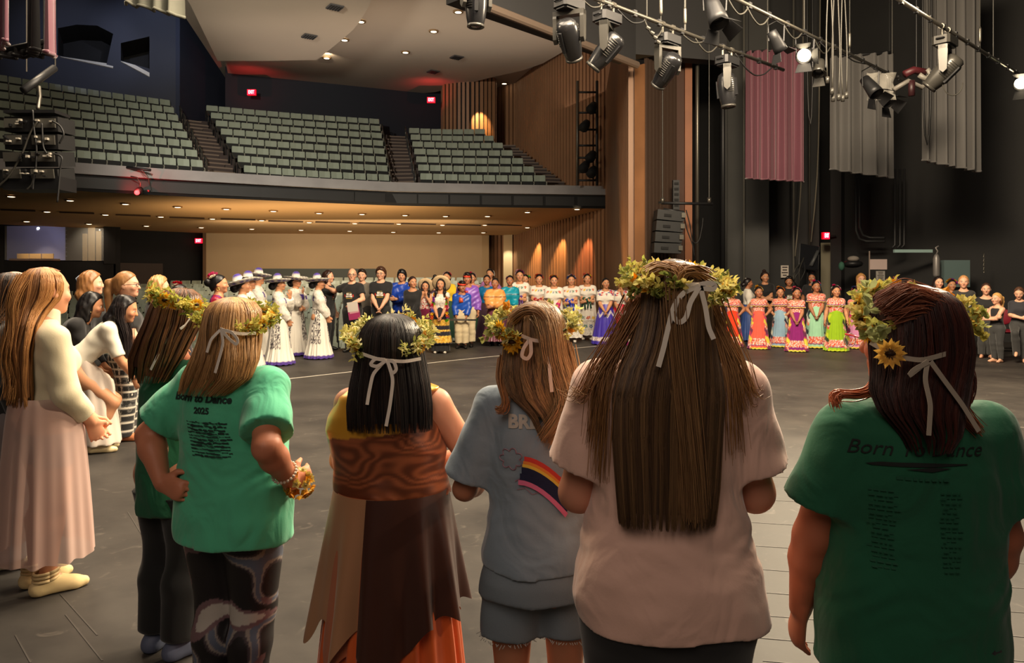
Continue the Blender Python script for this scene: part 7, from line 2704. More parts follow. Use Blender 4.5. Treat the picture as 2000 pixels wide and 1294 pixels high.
def longhair(f, c, c2, zend, wr=.062, n=900, rad=.0016, wave=(.10, 2.2), seed=0, back=.050, vol=1.0, phi=(-205, 25), sp=.05, front=True):
 """long hair falling down the back of a standing figure (statures, turned with the head)"""
 H = f.H
 z = lambda k: k * H
 x0, y0, zc = f.c0
 hz = zc + .073
 rr = [(hz + .0665, x0, y0 - .012, .004, .004), (hz + .064, x0, y0 - .012, .022, .026), (hz + .055, x0, y0 - .010, .040, .048), (hz + .035, x0, y0 - .009, .0545, .064), (hz, x0, y0 - .010, .0585 * vol, .070 * vol),
    (hz - .035, x0, y0 - .018, .056 * vol, .068 * vol), (hz - .07, x0, y0 - .040, .054 * vol, .054 * vol), (hz - .11, x0, y0 - .062, wr, .040), (hz - .18, x0, y0 - back - .028, wr * 1.08, .034), (zend, x0, y0 - back - .022, wr * .92, .028)]
 rr = [(a * H, b * H, c_ * H, d * H, e * H) for a, b, c_, d, e in rr]
 dphi = math.degrees(math.atan2(f.Rh[1, 0], f.Rh[0, 0]))
 strands(f.root, 'hair', rr, n, c, phi=phi, rad=rad, wave=wave, seed=seed, end=(zend * H, (zend + sp) * H), clump=.7, nclump=34, c2=c2, var=(.4, 1.6), dphi=dphi, fuzz=.03)
 if front:
  strands(f.root, 'hair_front', rr[:5], n // 4, c, phi=(phi[1], phi[0] + 360), rad=rad, seed=seed + 1, end=(rr[2][0], rr[1][0]), c2=c2, dphi=dphi)

longhair(f, (126, 84, 50), (196, 140, 84), .575, n=2600, rad=.0010, seed=71, wr=.072)
c_ = [f.hd(p) * f.H for p in ((0, -.066, .10), (0, -.085, .075), (0, -.098, .02), (0, -.105, -.06), (.005, -.105, -.16), (0, -.10, -.24))]
lock(f.root, 'half_up_tail', c_, 420, (150, 104, 62), .012, .0016, seed=72, c2=(206, 152, 94), spread_end=.03, wave=.012, wf=2.2)

f = Near('girl in black top and grey trousers behind the ballet girl, dark wavy hair', 30, Y=4.05, top=530, face=-60, w=1.0, arms=('down', 'down'), skin=SKL, res=1.1)
f.body().top(flat((18, 17, 18)), sleeve=1.6, hem=.50, off=.012).pants(flat((120, 112, 112), .05, 9), flare=.022, hem=.03, off=.010)
f.shoes((206, 190, 160))
longhair(f, (44, 32, 26), (110, 80, 60), .70, n=1300, rad=.0011, seed=73, wr=.075, wave=(.12, 2.0))

HANDS_KNEES = (((.075, .22, .355), (.6, -.9, .2), (0, .4, -1)), ((-.075, .22, .355), (-.6, -.9, .2), (0, .4, -1)))
BENT = (((.055, .075, .285), (.050, -.012, .05), (.15, 1, 0)), ((-.055, .075, .285), (-.050, -.012, .05), (-.15, 1, 0)))

def bent(label, px, feet, stat, face, lean, **k):
 Yb = EYE * FPX / (feet - HY)
 return Near(label, px, Y=Yb, top=HY - (stat - EYE) * FPX / Yb, face=face, lean=lean, arms=HANDS_KNEES, legs=BENT, res=1.1, **k)

f = bent('girl in black jacket and white shorts leaning forward behind the ballet girl', 138, 862, 1.54, -72, 38, skin=SK, w=.95, hy=4)
f.body().top(flat((20, 19, 21), .1, 16), sleeve=1.8, hem=.50, off=.014, nz=.002).pants(flat((226, 218, 200)), off=.012, hem=.40, name='shorts').shoes((214, 196, 160))
f.hair('long', (20, 17, 18), length=.30).earrings((230, 226, 220))
f = bent('girl in white top and long skirt leaning forward, hands on knees, black hair hanging', 194, 880, 1.56, -66, 44, skin=SK, w=.94, hy=-6)
f.body().top(flat((232, 224, 204), .04, 12), sleeve=.96, hem=.52, off=.010, mat=cream, nz=.0014, cuff=.004)
V = f.vol((-.16, -.24, .02), (.16, .20, .62), .007)
V.cone(f.T((0, -.01, .56)), (0, -.02, .36), .088, .090, k=.02)
V.cone((0, -.02, .38), (0, .0, .05), .090, .115, k=.02)
V.cutplane((0, 0, .045), (0, 0, -1))
V.cutplane(f.T((0, 0, .58)), f.Rt @ np.array([0, 0, 1.0]))
V.warp(lambda X, Y, Z: .004 * np.sin(np.arctan2(Y, X) * 9 + Z * 6))
f.out(V, 'long_skirt', cream, flat((222, 206, 192), .05, 9), 1)
f.shoes((226, 206, 160), name='ballet_slipper')
f.hair('long', (22, 18, 19), length=.10)
for sd, x in enumerate((-.055, .055, -.02, .02)):
 p0 = f.hd((x, -.02, .075))
 p1 = f.hd((x * 1.1, -.01, .02))
 hang = p1 + np.array((x * .3, -.01 if abs(x) < .03 else .03, -.10))
 end_ = hang + np.array((0, 0, -.15))
 lock(f.root, 'hanging_hair', [p0 * f.H, p1 * f.H, hang * f.H, end_ * f.H], 160, (26, 20, 21), .020, .0022, seed=80 + sd, c2=(60, 50, 50), spread_end=.026)
f = Near('girl with glasses and ponytail in black shirt and black and white plaid trousers', 247, Y=7.15, top=531, face=-72, w=.95, skin=SKL, arms=('clasp', 'down'), res=1.1, hy=-8)
f.body().top(flat((24, 23, 24), .1, 16), sleeve=.7, hem=.52, off=.012, nz=.0015)

def plaid(P, *_):
 C = np.tile(lin((22, 22, 23)), (len(P), 1))
 a = (P[:, 0] * 1.0 + P[:, 1] * .8)
 for q, sc in ((a, 26), (P[:, 2], 22)):
  m = np.abs((q * sc) % 1 - .5)
  C[m < .11] = lin((206, 200, 186))
  C[(m > .20) & (m < .26)] = lin((96, 94, 90))
 return C

f.pants(plaid, off=.014, flare=.022, hem=.03, waist=.57, step=.006).hair('pony', (146, 104, 64), length=.26).glasses()
f.shoes((190, 120, 80), name='sandal')
f = Near('woman with claw clip in light brown hair and black top, beyond the ballet girl', 178, Y=7.9, top=531, face=-66, w=1.05, skin=SKL, arms=('down', 'clasp'), res=1.1)
f.body().top(flat((22, 22, 24), .1, 16), sleeve=1.6, hem=.5, off=.012).pants(flat((30, 30, 32)), flare=.01).hair('long', (140, 96, 56), length=.10, vol=.012).shoes()
f.hair_o['label'] = 'light brown pinned up hair'
g = G()
for k in range(5):
 g.tube([Vector(f.hd((-.012 + k * .006, -.062, .115)) * f.H), Vector(f.hd((-.012 + k * .006, -.084, .095)) * f.H), Vector(f.hd((-.012 + k * .006, -.074, .068)) * f.H)], .005, 6)
g.build('claw_clip', M('pale_blue_plastic', (176, 190, 214), 0.25), f.root, True)
f = Near('woman in black hooded jacket with braided blond hair seen from behind', 311, Y=8.6, top=540, face=-45, w=1.08, skin=SKL, arms=('chin', 'down'), res=1.1, hy=-12)
f.body().top(flat((27, 26, 28), .12, 14), sleeve=1.9, hem=.48, off=.020, nz=.003, slv_off=.014, name='jacket').pants(flat((30, 30, 34))).shoes().hair('bob', (170, 128, 80), length=.04, vol=.012)
f = Near('dark haired dancer with red and white hair flowers beyond the flower crowns', 352, Y=9.2, top=556, face=-70, w=.98, skin=SK, arms=('down', 'down'), res=1.05)
f.body().top(flat((24, 22, 26)), sleeve=1.5, hem=.56, off=.012).skirt(.58, .03, .088, .19, flat((30, 24, 34)), folds=12, amp=.05).hair('bun', (22, 18, 18), bunpos=(0, -.08, .07))
f.posy([(206, 30, 50), (236, 226, 210), (190, 20, 40)], (-.01, -.03, .140), r=.024, n=7, spread=.03, seed=21)
f = Near('grey haired person at the very left edge, mostly out of frame', -14, Y=6.4, top=548, face=-60, w=1.05, skin=SKL, arms=('down', 'down'))
f.body().top(flat((60, 52, 48)), sleeve=1.6, hem=.5, off=.012).pants(flat((34, 32, 34))).shoes().hair('short', (150, 120, 96), vol=.01)

# ---------------------------------------------------------------- rigging over the stage
PIPES = {'a': ((.87, 9.7, 5.3), (4.48, 12.96, 5.3)), 'b': ((3.2, 10.5, 5.5), (7.5, 14.5, 5.5)), 'c': ((5.5, 10.5, 5.5), (10.0, 14.5, 5.5))}

def pipe_at(k, px):
 a, b = (Vector(q) for q in PIPES[k])
 r = (px - CX) / FPX
 d = b - a
 t = (a.x - r * a.y) / (r * d.y - d.x)
 return a + d * t

pipe_dir = {k: (Vector(b) - Vector(a)).normalized() for k, (a, b) in PIPES.items()}
for k, (x0, x1), lb in (('a', (820, 1530), 'lighting pipe carrying the five black moving lights, leftmost of three'), ('b', (1250, 1765), 'lighting pipe carrying the burning lamp, middle of three'), ('c', (1640, 2100), 'lighting pipe carrying the single moving light at right')):
 p, q = pipe_at(k, x0), pipe_at(k, x1)
 g = G().tube([p, q], .030, 10)
 o = g.build('lighting_pipe', m_steel, smooth=True, label=lb, cat='pipe', group='lighting pipes over the stage')
 # coupler clamps and cable ties along the pipe
 n = int((q - p).length / .55)
 for i in range(n):
  c = p.lerp(q, (i + .5) / n)
  G().box(c, (.07, .05, .09), Matrix.Rotation(math.atan2(pipe_dir[k].y, pipe_dir[k].x), 3, 'Z')).build('pipe_clamp', m_dsteel, o)
 # suspension lines up to the loft
 for t in (.08, .5, .93):
  c = p.lerp(q, t)
  G().tube([c, c + Vector((0, 0, 7))], .008, 5).build('hanger_cable', m_cable_lt, o)

def moving_head(k, px, yaw, tilt, label, sc=1.0, shell=m_shiny):
 sc *= 1.08
 p = pipe_at(k, px)
 rz0 = math.atan2(pipe_dir[k].y, pipe_dir[k].x)
 t = empty('moving_light', p - Vector((0, 0, .10)), 0, label, 'stage light', 'moving lights on the pipes')
 Rp = Matrix.Rotation(rz0, 3, 'Z')
 bm = G()
 w, h, d = .44 * sc, .13 * sc, .27 * sc
 prof = [(-w / 2, -d * .35), (-w * .42, -d / 2), (w * .42, -d / 2), (w / 2, -d * .35), (w / 2, d * .35), (w * .42, d / 2), (-w * .42, d / 2), (-w / 2, d * .35)]
 bm.prism(prof, -h - .05, -.05, Mx=Rp.to_4x4())
 bm.prism([(x * .86, y * .8) for x, y in prof], -h - .075, -h - .05, Mx=Rp.to_4x4())
 b = bm.build('base', m_yoke if shell is m_yoke else m_dsteel, t)
 for s_ in (-1, 1):
  g = G().tube([Rp @ Vector((s_ * w * .32, 0, -.05)), Rp @ Vector((s_ * w * .32, 0, .06))], .018, 8)
  g.tube([Rp @ Vector((s_ * w * .32 - .025, .0, .10)), Rp @ Vector((s_ * w * .32 + .025, .0, .10))], .045, 10)
  g.build('clamp', m_steel, t)
  g = G().tube([Rp @ Vector((s_ * w * .48, -.06, -.10)), Rp @ Vector((s_ * w * .56, -.05, -.10)), Rp @ Vector((s_ * w * .56, .05, -.10)), Rp @ Vector((s_ * w * .48, .06, -.10))], .012, 6)
  g.build('handle', m_dsteel, b)
 Ry = Matrix.Rotation(yaw, 3, 'Z')
 zt = -h - .075
 L = .40 * sc
 g = G()
 for s_ in (-1, 1):
  prof = [(-.055, 0), (.055, 0), (.068, -.10 * sc), (.055, -L), (0, -L - .05), (-.055, -L), (-.068, -.10 * sc)]
  Mx = (Ry.to_4x4() @ Matrix.Translation((s_ * .20 * sc, 0, zt)) @ Matrix.Rotation(math.pi / 2, 4, 'X') @ Matrix.Rotation(math.pi / 2, 4, 'Y'))
  n = len(prof)
  v = [Ry @ Vector((s_ * (.175 + o) * sc, y * sc, zt + z)) for o in (0, .055) for y, z in prof]
  g.raw(v, [tuple(range(n)), tuple(range(2 * n - 1, n - 1, -1))] + [(i, (i + 1) % n, n + (i + 1) % n, n + i) for i in range(n)])
 g.box(Vector((0, 0, zt - .03)), (.46 * sc, .13 * sc, .06), Ry)
 g.build('yoke', m_yoke, t)
 Rh = Ry @ Matrix.Rotation(tilt, 3, 'X')
 piv = Vector((0, 0, zt - L + .02))
 prof = [(.02, .27), (.09, .265), (.135, .23), (.155, .16), (.160, .05), (.155, -.08), (.140, -.20), (.118, -.30), (.112, -.315)]
 Mh = Matrix.Translation(piv) @ Rh.to_4x4()
 g = G().lathe([(r * sc, z * sc) for r, z in prof], 26, Mh, sy=1.0)
 hd = g.build('head', shell, t, True)
 G().lathe([(.125 * sc, -.30 * sc), (.128 * sc, -.335 * sc), (.112 * sc, -.345 * sc), (.104 * sc, -.325 * sc)], 26, Mh).build('lens_rim', m_yoke, hd, True)
 G().lathe([(.10 * sc, -.322 * sc), (.05 * sc, -.335 * sc), (.001, -.338 * sc)], 22, Mh).build('lens', M('lens_glass', (30, 34, 40), 0.05, 0.0, 1.0), hd, True)
 g = G()
 for i in range(8):
  zz = (.16 - i * .035) * sc
  for a0 in (.4, 3.5):
   g.tube([Mh @ Vector((math.cos(a) * .159 * sc, math.sin(a) * .159 * sc, zz)) for a in np.linspace(a0 - .4, a0 + .4, 7)], .006 * sc, 5)
 g.build('cooling_rib', m_yoke, hd)
 for a in (1.2, 4.3):
  G().box(Mh @ Vector((math.cos(a) * .158 * sc, math.sin(a) * .158 * sc, 0)), (.05 * sc, .05 * sc, .30 * sc), (Mh.to_3x3() @ Matrix.Rotation(a, 3, 'Z'))).build('head_seam', m_dsteel, hd)
 return t

moving_head('a', 930, .5, 0.05, 'black moving light hanging straight down, furthest left on its pipe', .74)
moving_head('a', 1112, -.4, .75, 'black moving light tipped towards the camera, second from left on its pipe', .84)
moving_head('a', 1186, 1.2, .75, 'black moving light tipped down to the right, third on its pipe', .84)
moving_head('a', 1304, .5, .85, 'black moving light with pale yoke, fourth on its pipe, over the wood post', .84)
moving_head('a', 1420, 1.3, -.08, 'black moving light pointing straight down, furthest right on its pipe', .86)
moving_head('c', 1846, .9, .80, 'grey moving light with a white cable loop, alone on the right pipe', .9, m_yoke)
p = pipe_at('c', 1846)
pp_ = [p + Vector((math.cos(a) * .16 + .12, 0, -.86 - math.sin(a) * .20)) for a in np.linspace(0, math.pi, 14)]
G().tube(pp_, .009, 6).build('cable_loop', m_cable_lt, label='pale cable loop hanging below the grey moving light', cat='cable')

def cable(pts, r, m, label, name='cable', group=None):
 q = np.asarray([tuple(p) for p in pts], float)
 L = np.concatenate([[0], np.cumsum(np.linalg.norm(np.diff(q, axis=0), axis=1))])
 t = np.linspace(0, L[-1], max(14, 5 * len(q)))
 s_ = np.stack([np.interp(t, L, q[:, j]) for j in range(3)], -1)
 for _ in range(4):
  s_[1:-1] = (s_[:-2] + 2 * s_[1:-1] + s_[2:]) / 4
 o = G().tube([Vector(x) for x in s_], r, 6).build(name, m, smooth=True, label=label, cat='cable', group=group)
 return o

def droop(k, x0, x1, dz, r, m, label, off=0.0):
 a, b = pipe_at(k, x0), pipe_at(k, x1)
 return cable([a + Vector((0, off, -.03)), a.lerp(b, .25) + Vector((0, off - .03, -dz * .75)), a.lerp(b, .5) + Vector((0, off - .03, -dz)), a.lerp(b, .75) + Vector((0, off - .03, -dz * .75)), b + Vector((0, off, -.03))], r, m, label, group='cables slung under the lighting pipes')

for i, (k, x0, x1, dz, m) in enumerate((('a', 1010, 1095, .16, m_cable), ('a', 1130, 1180, .15, m_cable_lt), ('a', 1206, 1262, .16, m_cable), ('a', 1258, 1296, .26, m_cable_lt), ('a', 1330, 1375, .12, m_cable_lt), ('a', 1358, 1400, .20, m_cable_lt), ('a', 1436, 1508, .30, m_cable),
            ('b', 1420, 1462, .22, m_cable_lt), ('b', 1458, 1502, .24, m_cable_lt), ('b', 1530, 1566, .20, m_cable_lt), ('b', 1590, 1622, .22, m_cable_lt), ('b', 1640, 1690, .10, m_cable))):
 droop(k, x0, x1, dz, .012, m, f'cable loop slung under the {"leftmost" if k == "a" else "middle"} lighting pipe, {ORD[i if k == "a" else i - 7]} from its left end')
# small connectors clustered on the leftmost pipe
for i, px in enumerate((1262, 1270, 1276, 1282)):
 p = pipe_at('a', px) + Vector((0, -.02, -.14 - .05 * i))
 o = G().tube([p, p + Vector((.05, 0, -.03))], .028, 8).build('cable_connector', m_cable_lt, label=f'pale cable connector hanging left of the fourth moving light, {ORD[i]} from left', cat='connector', group='connectors on the leftmost pipe')

def par_can(k, px, drop, aimv, label, lit=False, sc=1.0, m=m_dsteel):
 p = pipe_at(k, px)
 c = p - Vector((0, 0, drop))
 t = empty('stage_lamp', c, 0, label, 'stage light', 'small lamps on the middle pipe')
 z = Vector(aimv).normalized()
 Rm = z.to_track_quat('-Z', 'Y').to_matrix().to_4x4()
 body = G().lathe([(.03 * sc, .18 * sc), (.075 * sc, .17 * sc), (.088 * sc, .05 * sc), (.105 * sc, -.10 * sc), (.110 * sc, -.18 * sc), (.100 * sc, -.18 * sc), (.092 * sc, -.10 * sc)], 20, Rm).build('body', m, t, True)
 G().lathe([(.088 * sc, -.105 * sc), (.05 * sc, -.115 * sc), (.001, -.12 * sc)], 18, Rm).build('lens', m_hot if lit else M('lens_glass'), body, True)
 for a in (0, 1, 2, 3):
  q = Rm @ Matrix.Rotation(a * math.pi / 2, 4, 'Z')
  v = [q @ Vector(x) for x in ((-.08 * sc, .10 * sc, -.18 * sc), (.08 * sc, .10 * sc, -.18 * sc), (.11 * sc, .19 * sc, -.30 * sc), (-.11 * sc, .19 * sc, -.30 * sc))]
  w = [x + (q.to_3x3() @ Vector((0, .006, 0))) for x in v]
  if a != 3:
   G().raw(v + w, [(3, 2, 1, 0), (4, 5, 6, 7), (0, 1, 5, 4), (1, 2, 6, 5), (2, 3, 7, 6), (3, 0, 4, 7)]).build('barn_door', m, body)
 G().tube([(-.12 * sc, 0, 0), (-.13 * sc, 0, drop * .7), (0, 0, drop - .03), (.13 * sc, 0, drop * .7), (.12 * sc, 0, 0)], .012, 6).build('yoke', m_dsteel, t)
 return t

lamp_p = pipe_at('b', 1572)
par_can('b', 1572, .34, Vector((0.3, 3.2, .9)) - lamp_p, 'burning stage lamp with a white hot lens on the middle pipe', True, 1.15)
par_can('b', 1600, .46, (-.35, -.5, -.8), 'unlit lamp with bright barn doors just right of the burning lamp', False, .9, m_yoke)
par_can('b', 1396, .30, (.2, -.4, -1), 'dark unlit lamp high on the middle pipe near the top of the picture', False, 1.25)
par_can('b', 1516, .34, (.5, .2, -.8), 'dark lamp with one lit edge left of the burning lamp', False, .95)
par_can('c', 1995, .10, (-.55, -.8, -.5), 'burning stage lamp at the top right corner of the picture', True, 1.3)
par_can('b', 1700, .40, (.3, -.5, -.8), 'dark lamp wrapped in clear film on the middle pipe', False, 1.2)
par_can('b', 1724, .48, (.3, -.6, -.7), 'dark lamp with hanging safety chains right of the film wrapped lamp', False, 1.2)
p = pipe_at('b', 1712)
v, f = [], []
for i in range(8):
 for j in range(7):
  v.append((p.x - .26 + .075 * i + .02 * math.sin(j * 2 + i), p.y - .16 + .05 * math.sin(i * 1.7 + j), p.z - .14 - .085 * j))
for i in range(7):
 for j in range(6):
  f.append((i * 7 + j, (i + 1) * 7 + j, (i + 1) * 7 + j + 1, i * 7 + j + 1))
mk('clear_film', v, f, M('clear_film', (210, 206, 196), 0.12, alpha=0.28), smooth=True, label='sheet of clear film draped over the lamps on the middle pipe', cat='film')
# red and white bundle at the end of the middle pipe
c = at(1790, 158, 13.6)
t = empty('prop_bundle', c, 0, 'red and white bundle hanging beyond the middle pipe', 'bundle')
for nm, cl, pts, r in (('dull_red_cloth', (70, 20, 26), ((-.22, 0, .12), (-.05, 0, .20), (.16, 0, .16)), .07), ('red_tail', (44, 14, 18), ((-.10, -.02, .0), (-.10, -.02, -.28)), .06), ('white_tube', (110, 106, 100), ((-.42, 0, -.16), (-.15, 0, .0), (.10, 0, -.12), (.24, 0, .02)), .045), ('white_coil', (120, 116, 108), ((.02, -.05, .10), (.14, -.05, .02), (.24, -.05, .10), (.16, -.05, .20)), .05)):
 G().tube(pts, r, 8).build(nm, M(nm, cl, 0.5), t, True)
G().tube([(0, 0, .2), (0, 0, 8)], .008, 5).build('hanger_cable', m_cable, t)

# bundle of drop cables with plugs
for i, (px, y1, dx) in enumerate(((1618, 150, -2), (1622, 172, 3), (1630, 186, -3), (1636, 184, 2), (1641, 186, 5), (1646, 180, 7))):
 Yc = 11.6 + .05 * i
 a, b = at(px, -300, Yc), at(px + dx, y1, Yc)
 o = cable([a, a.lerp(b, .5) + Vector((.02 * (-1) ** i, 0, 0)), a.lerp(b, .85) + Vector((-.03 * (-1) ** i, 0, 0)), b], .010, m_cable_lt, f'pale drop cable ending in a plug beside the burning lamp, {ORD[i]} from left', 'drop_cable', 'drop cables by the burning lamp')
 G().tube([b, b - Vector((0, 0, .10))], .030, 8).build('plug', m_yoke, o, True)
for i, (px, y1, k, lb) in enumerate(((1658, 92, 'b', 'thin hoist line with turnbuckle right of the drop cables'), (1912, 92, 'c', 'thin hoist line with turnbuckle right of the grey moving light'), (1290, 56, 'a', 'double hoist line above the fourth moving light'), (1337, 62, 'a', 'thick pale drop cable in front of the fourth moving light'))):
 p = pipe_at(k, px)
 o = G().tube([p + Vector((0, -.03, .02)), p + Vector((0, -.03, 7))], .016 if i == 3 else .006, 6).build('hoist_line', m_cable_lt, label=lb, cat='cable', group='hoist lines of the pipes')
 G().tube([p + Vector((0, -.03, .10)), p + Vector((0, -.03, .14)), p + Vector((0, -.03, .34)), p + Vector((0, -.03, .38))], [.012, .026, .026, .012], 8).build('turnbuckle', m_steel, o, True)

# ---------------------------------------------------------------- hanging drapes
def drape(px0, y0, px1, y1l, y1r, Y, label, m, folds=7, amp=.09, ang=-.6, sb=0):
 a, b = at(px0, 0, Y), at(px1, 0, Y)
 zt, zl, zr = at(0, y0, Y).z, at(0, y1l, Y).z, at(0, y1r, Y).z
 nu, nv = folds * 10 + 1, 14
 v, f = [], []
 rg_ = np.random.default_rng(int(px0) + 50)
 ph = rg_.uniform(0, 6, 3)
 for j in range(nv):
  for i in range(nu):
   u = i / (nu - 1)
   w = j / (nv - 1)
   zz = zt + (zl + (zr - zl) * u - zt) * w
   ff = math.sin(u * folds * 6.283 + ph[0]) + .4 * math.sin(u * folds * 9.1 + ph[1])
   v.append((a.x + (b.x - a.x) * u + .02 * w * math.sin(u * 20), Y + amp * ff * (.7 + .3 * w) + ang * (u - .5) * 0.6, zz))
 for j in range(nv - 1):
  for i in range(nu - 1):
   f.append((j * nu + i, j * nu + i + 1, (j + 1) * nu + i + 1, (j + 1) * nu + i))
 o = mk('stage_drape', v, f, m, smooth=True, label=label, cat='curtain', group='drapes hung over the stage')
 # hem weight
 hm = []
 for i in range(0, nu, 2):
  q = Vector(v[(nv - 1) * nu + i])
  hm.append(q)
 G().tube(hm, .02, 6).build('hem', m, o, True)
 G().tube([Vector(v[0]), Vector(v[nu - 1])], .03, 8).build('batten', m_dsteel, o, True)
 for i in (2, nu - 3):
  G().tube([Vector(v[i]), Vector((v[i][0], v[i][1], 14.1))], .008, 5).build('hanger_cable', m_cable, o)
 return o

drape(1463, 96, 1566, 346, 356, 17.6, 'mauve stage drape bundled in folds behind the burning lamp', m_mauve, 7)
drape(1629, 106, 1737, 328, 349, 16.6, 'grey stage drape with a dark lamp shadow across it', m_gdrape, 5)
drape(1811, -60, 1902, 310, 337, 15.4, 'grey stage drape behind the grey moving light', m_gdrape, 6)
drape(-40, -120, 42, 86, 92, 7.2, 'mauve stage drape at the top left corner', m_mauve, 4, .05)
drape(84, -120, 115, 100, 112, 7.3, 'narrow mauve stage drape at top left beside the black one', m_mauve, 2, .05)
drape(38, -120, 92, 98, 106, 7.6, 'black stage drape between the two mauve drapes', M('black_drape', (16, 14, 16), 0.8), 3, .05)
drape(240, -120, 356, 4, 32, 9.0, 'dusty grey cloth border sagging at the top left', M('dusty_cloth', (104, 104, 92), 0.8, mottle=(3, 0.15)), 4, .07, 0)
drape(-40, 92, 118, 102, 118, 7.9, 'black cloth border below the mauve drapes', M('black_drape'), 4, .05)

# ---------------------------------------------------------------- loudspeakers
Yl = 8.6
c = at(62, 215, Yl)
t = empty('line_array_speaker', c, 0, 'rear of a hanging line array of four black speakers at the left', 'loudspeaker')
u = Yl / FPX
for i in range(4):
 z = -(26 + 33 * i) * u
 cab = G().box((0, .16, z), (104 * u, .34, 29 * u), Matrix.Rotation(.05 + .05 * i, 3, 'X')).build('cabinet', m_black, t)
 for sx, wd in ((-34, 34), (26, 44)):
  G().box((sx * u, -.02 - .008 * i, z), (wd * u, .02, 18 * u), Matrix.Rotation(.05 + .05 * i, 3, 'X')).build('rear_plate', M('amp_plate', (92, 90, 84), 0.45, 0.3), cab)
 g = G()
 rg_ = np.random.default_rng(i + 2)
 for k in range(9):
  x = rg_.uniform(-46, 46) * u
  g.box((x, -.05 - .01 * i, z + rg_.uniform(-6, 6) * u), (rg_.uniform(2, 8) * u, .04, rg_.uniform(2, 5) * u), m=k % 2)
 g.build('connector_block', m_white, cab, mats=[M('pale_fitting', (176, 170, 158), 0.5), m_dsteel])
G().box((0, .16, -142 * u), (108 * u, .36, 26 * u)).build('bottom_cabinet', m_dsteel, t)
G().box((0, .10, -4 * u), (100 * u, .30, 6 * u)).build('rigging_frame', m_dsteel, t)
boom = [at(46, 176, Yl) - c, at(106, 133, Yl + .5) - c]
G().tube(boom, .045, 10).build('boom', m_dsteel, t, True)
for px, y0, Yd in ((52, -200, Yl + .1), (108, -200, Yl + .5)):
 q = at(px, 140, Yd) - c
 G().tube([q, at(px, y0, Yd) - c], .008, 5).build('hanger_chain', m_steel, t)
G().tube([at(76, 168, Yl + .2) - c, at(78, 190, Yl + .2) - c, at(74, 212, Yl) - c], .022, 6).build('shackle', m_steel, t, True)
for i, (pts, m) in enumerate((([(64, 215), (66, 250), (72, 290), (70, 330), (66, 352), (60, 370)], m_cable), ([(74, 235), (58, 260), (44, 300), (18, 345), (-6, 366)], m_cable_lt), ([(100, 235), (118, 245), (126, 262), (116, 280)], m_cable), ([(104, 300), (124, 305), (118, 325), (116, 350), (112, 395)], m_cable),
         ([(82, 240), (84, 290), (92, 300)], m_cable), ([(68, 340), (62, 362), (52, 370)], m_cable_lt), ([(66, 345), (64, 370)], m_cable))):
 cable([at(x, y, Yl - .055) for x, y in pts], .011, m, f'cable dangling behind the left line array, {ORD[i]} from its top', group='cables of the left line array')

Yr = 18.0
c = at(1312, 398, Yr)
u = Yr / FPX
t = empty('line_array_speaker', c, 0, 'hanging curved stack of four black speakers beside the wooden proscenium post', 'loudspeaker')
for i in range(4):
 ang = .10 + .04 * i
 x, z = (-6 - 2 * i) * u, -(24 + 21 * i) * u
 cab = G().box((x, .0, z), (52 * u, .5, 19 * u), Matrix.Rotation(ang - .06 * i, 3, 'Y')).build('cabinet', M('speaker_cabinet', (30, 31, 33), 0.6), t)
 G().box((x - 6 * u, -.26, z), (14 * u, .02, 5 * u), Matrix.Rotation(ang - .06 * i, 3, 'Y')).build('handle_slot', m_black, cab)
 G().box((x + 24 * u, -.2, z), (8 * u, .2, 9 * u)).build('rigging_bracket', m_steel, cab)
G().tube([at(1286, 396, Yr) - c, at(1392, 398, Yr) - c], .035, 8).build('hanging_bar', m_dsteel, t, True)
G().tube([at(1296, 408, Yr) - c, at(1336, 414, Yr) - c], .03, 8).build('rigging_frame', m_dsteel, t, True)
for px in (1294, 1385):
 G().tube([at(px, 396, Yr) - c, at(px, 60, Yr) - c], .012, 6).build('hanger_cable', m_cable_lt, t)
 G().tube([at(px, 396, Yr) - c, at(px, 386, Yr) - c], .05, 8).build('hook', m_steel, t, True)
for i, pts in enumerate(([(1340, 410), (1348, 440), (1352, 470), (1358, 478), (1366, 470), (1372, 440), (1373, 425)], [(1336, 420), (1342, 450), (1354, 480), (1356, 500)])):
 cable([at(x, y, Yr) for x, y in pts], .014, m_cable, 'black cable draped from the right line array, ' + ('longer one' if i == 0 else 'inner one'), group='cables of the right line array')
# column speaker on the reveal
c = at(1320, 385, 18.6)
t = G().box(c, (.16, .12, .85)).build('column_speaker', M('speaker_cabinet'), label='slim dark column speaker above the right line array', cat='loudspeaker')
for k in range(6):
 G().box(c + Vector((0, -.065, -.34 + .135 * k)), (.11, .02, .06)).build('slot', m_black, t)

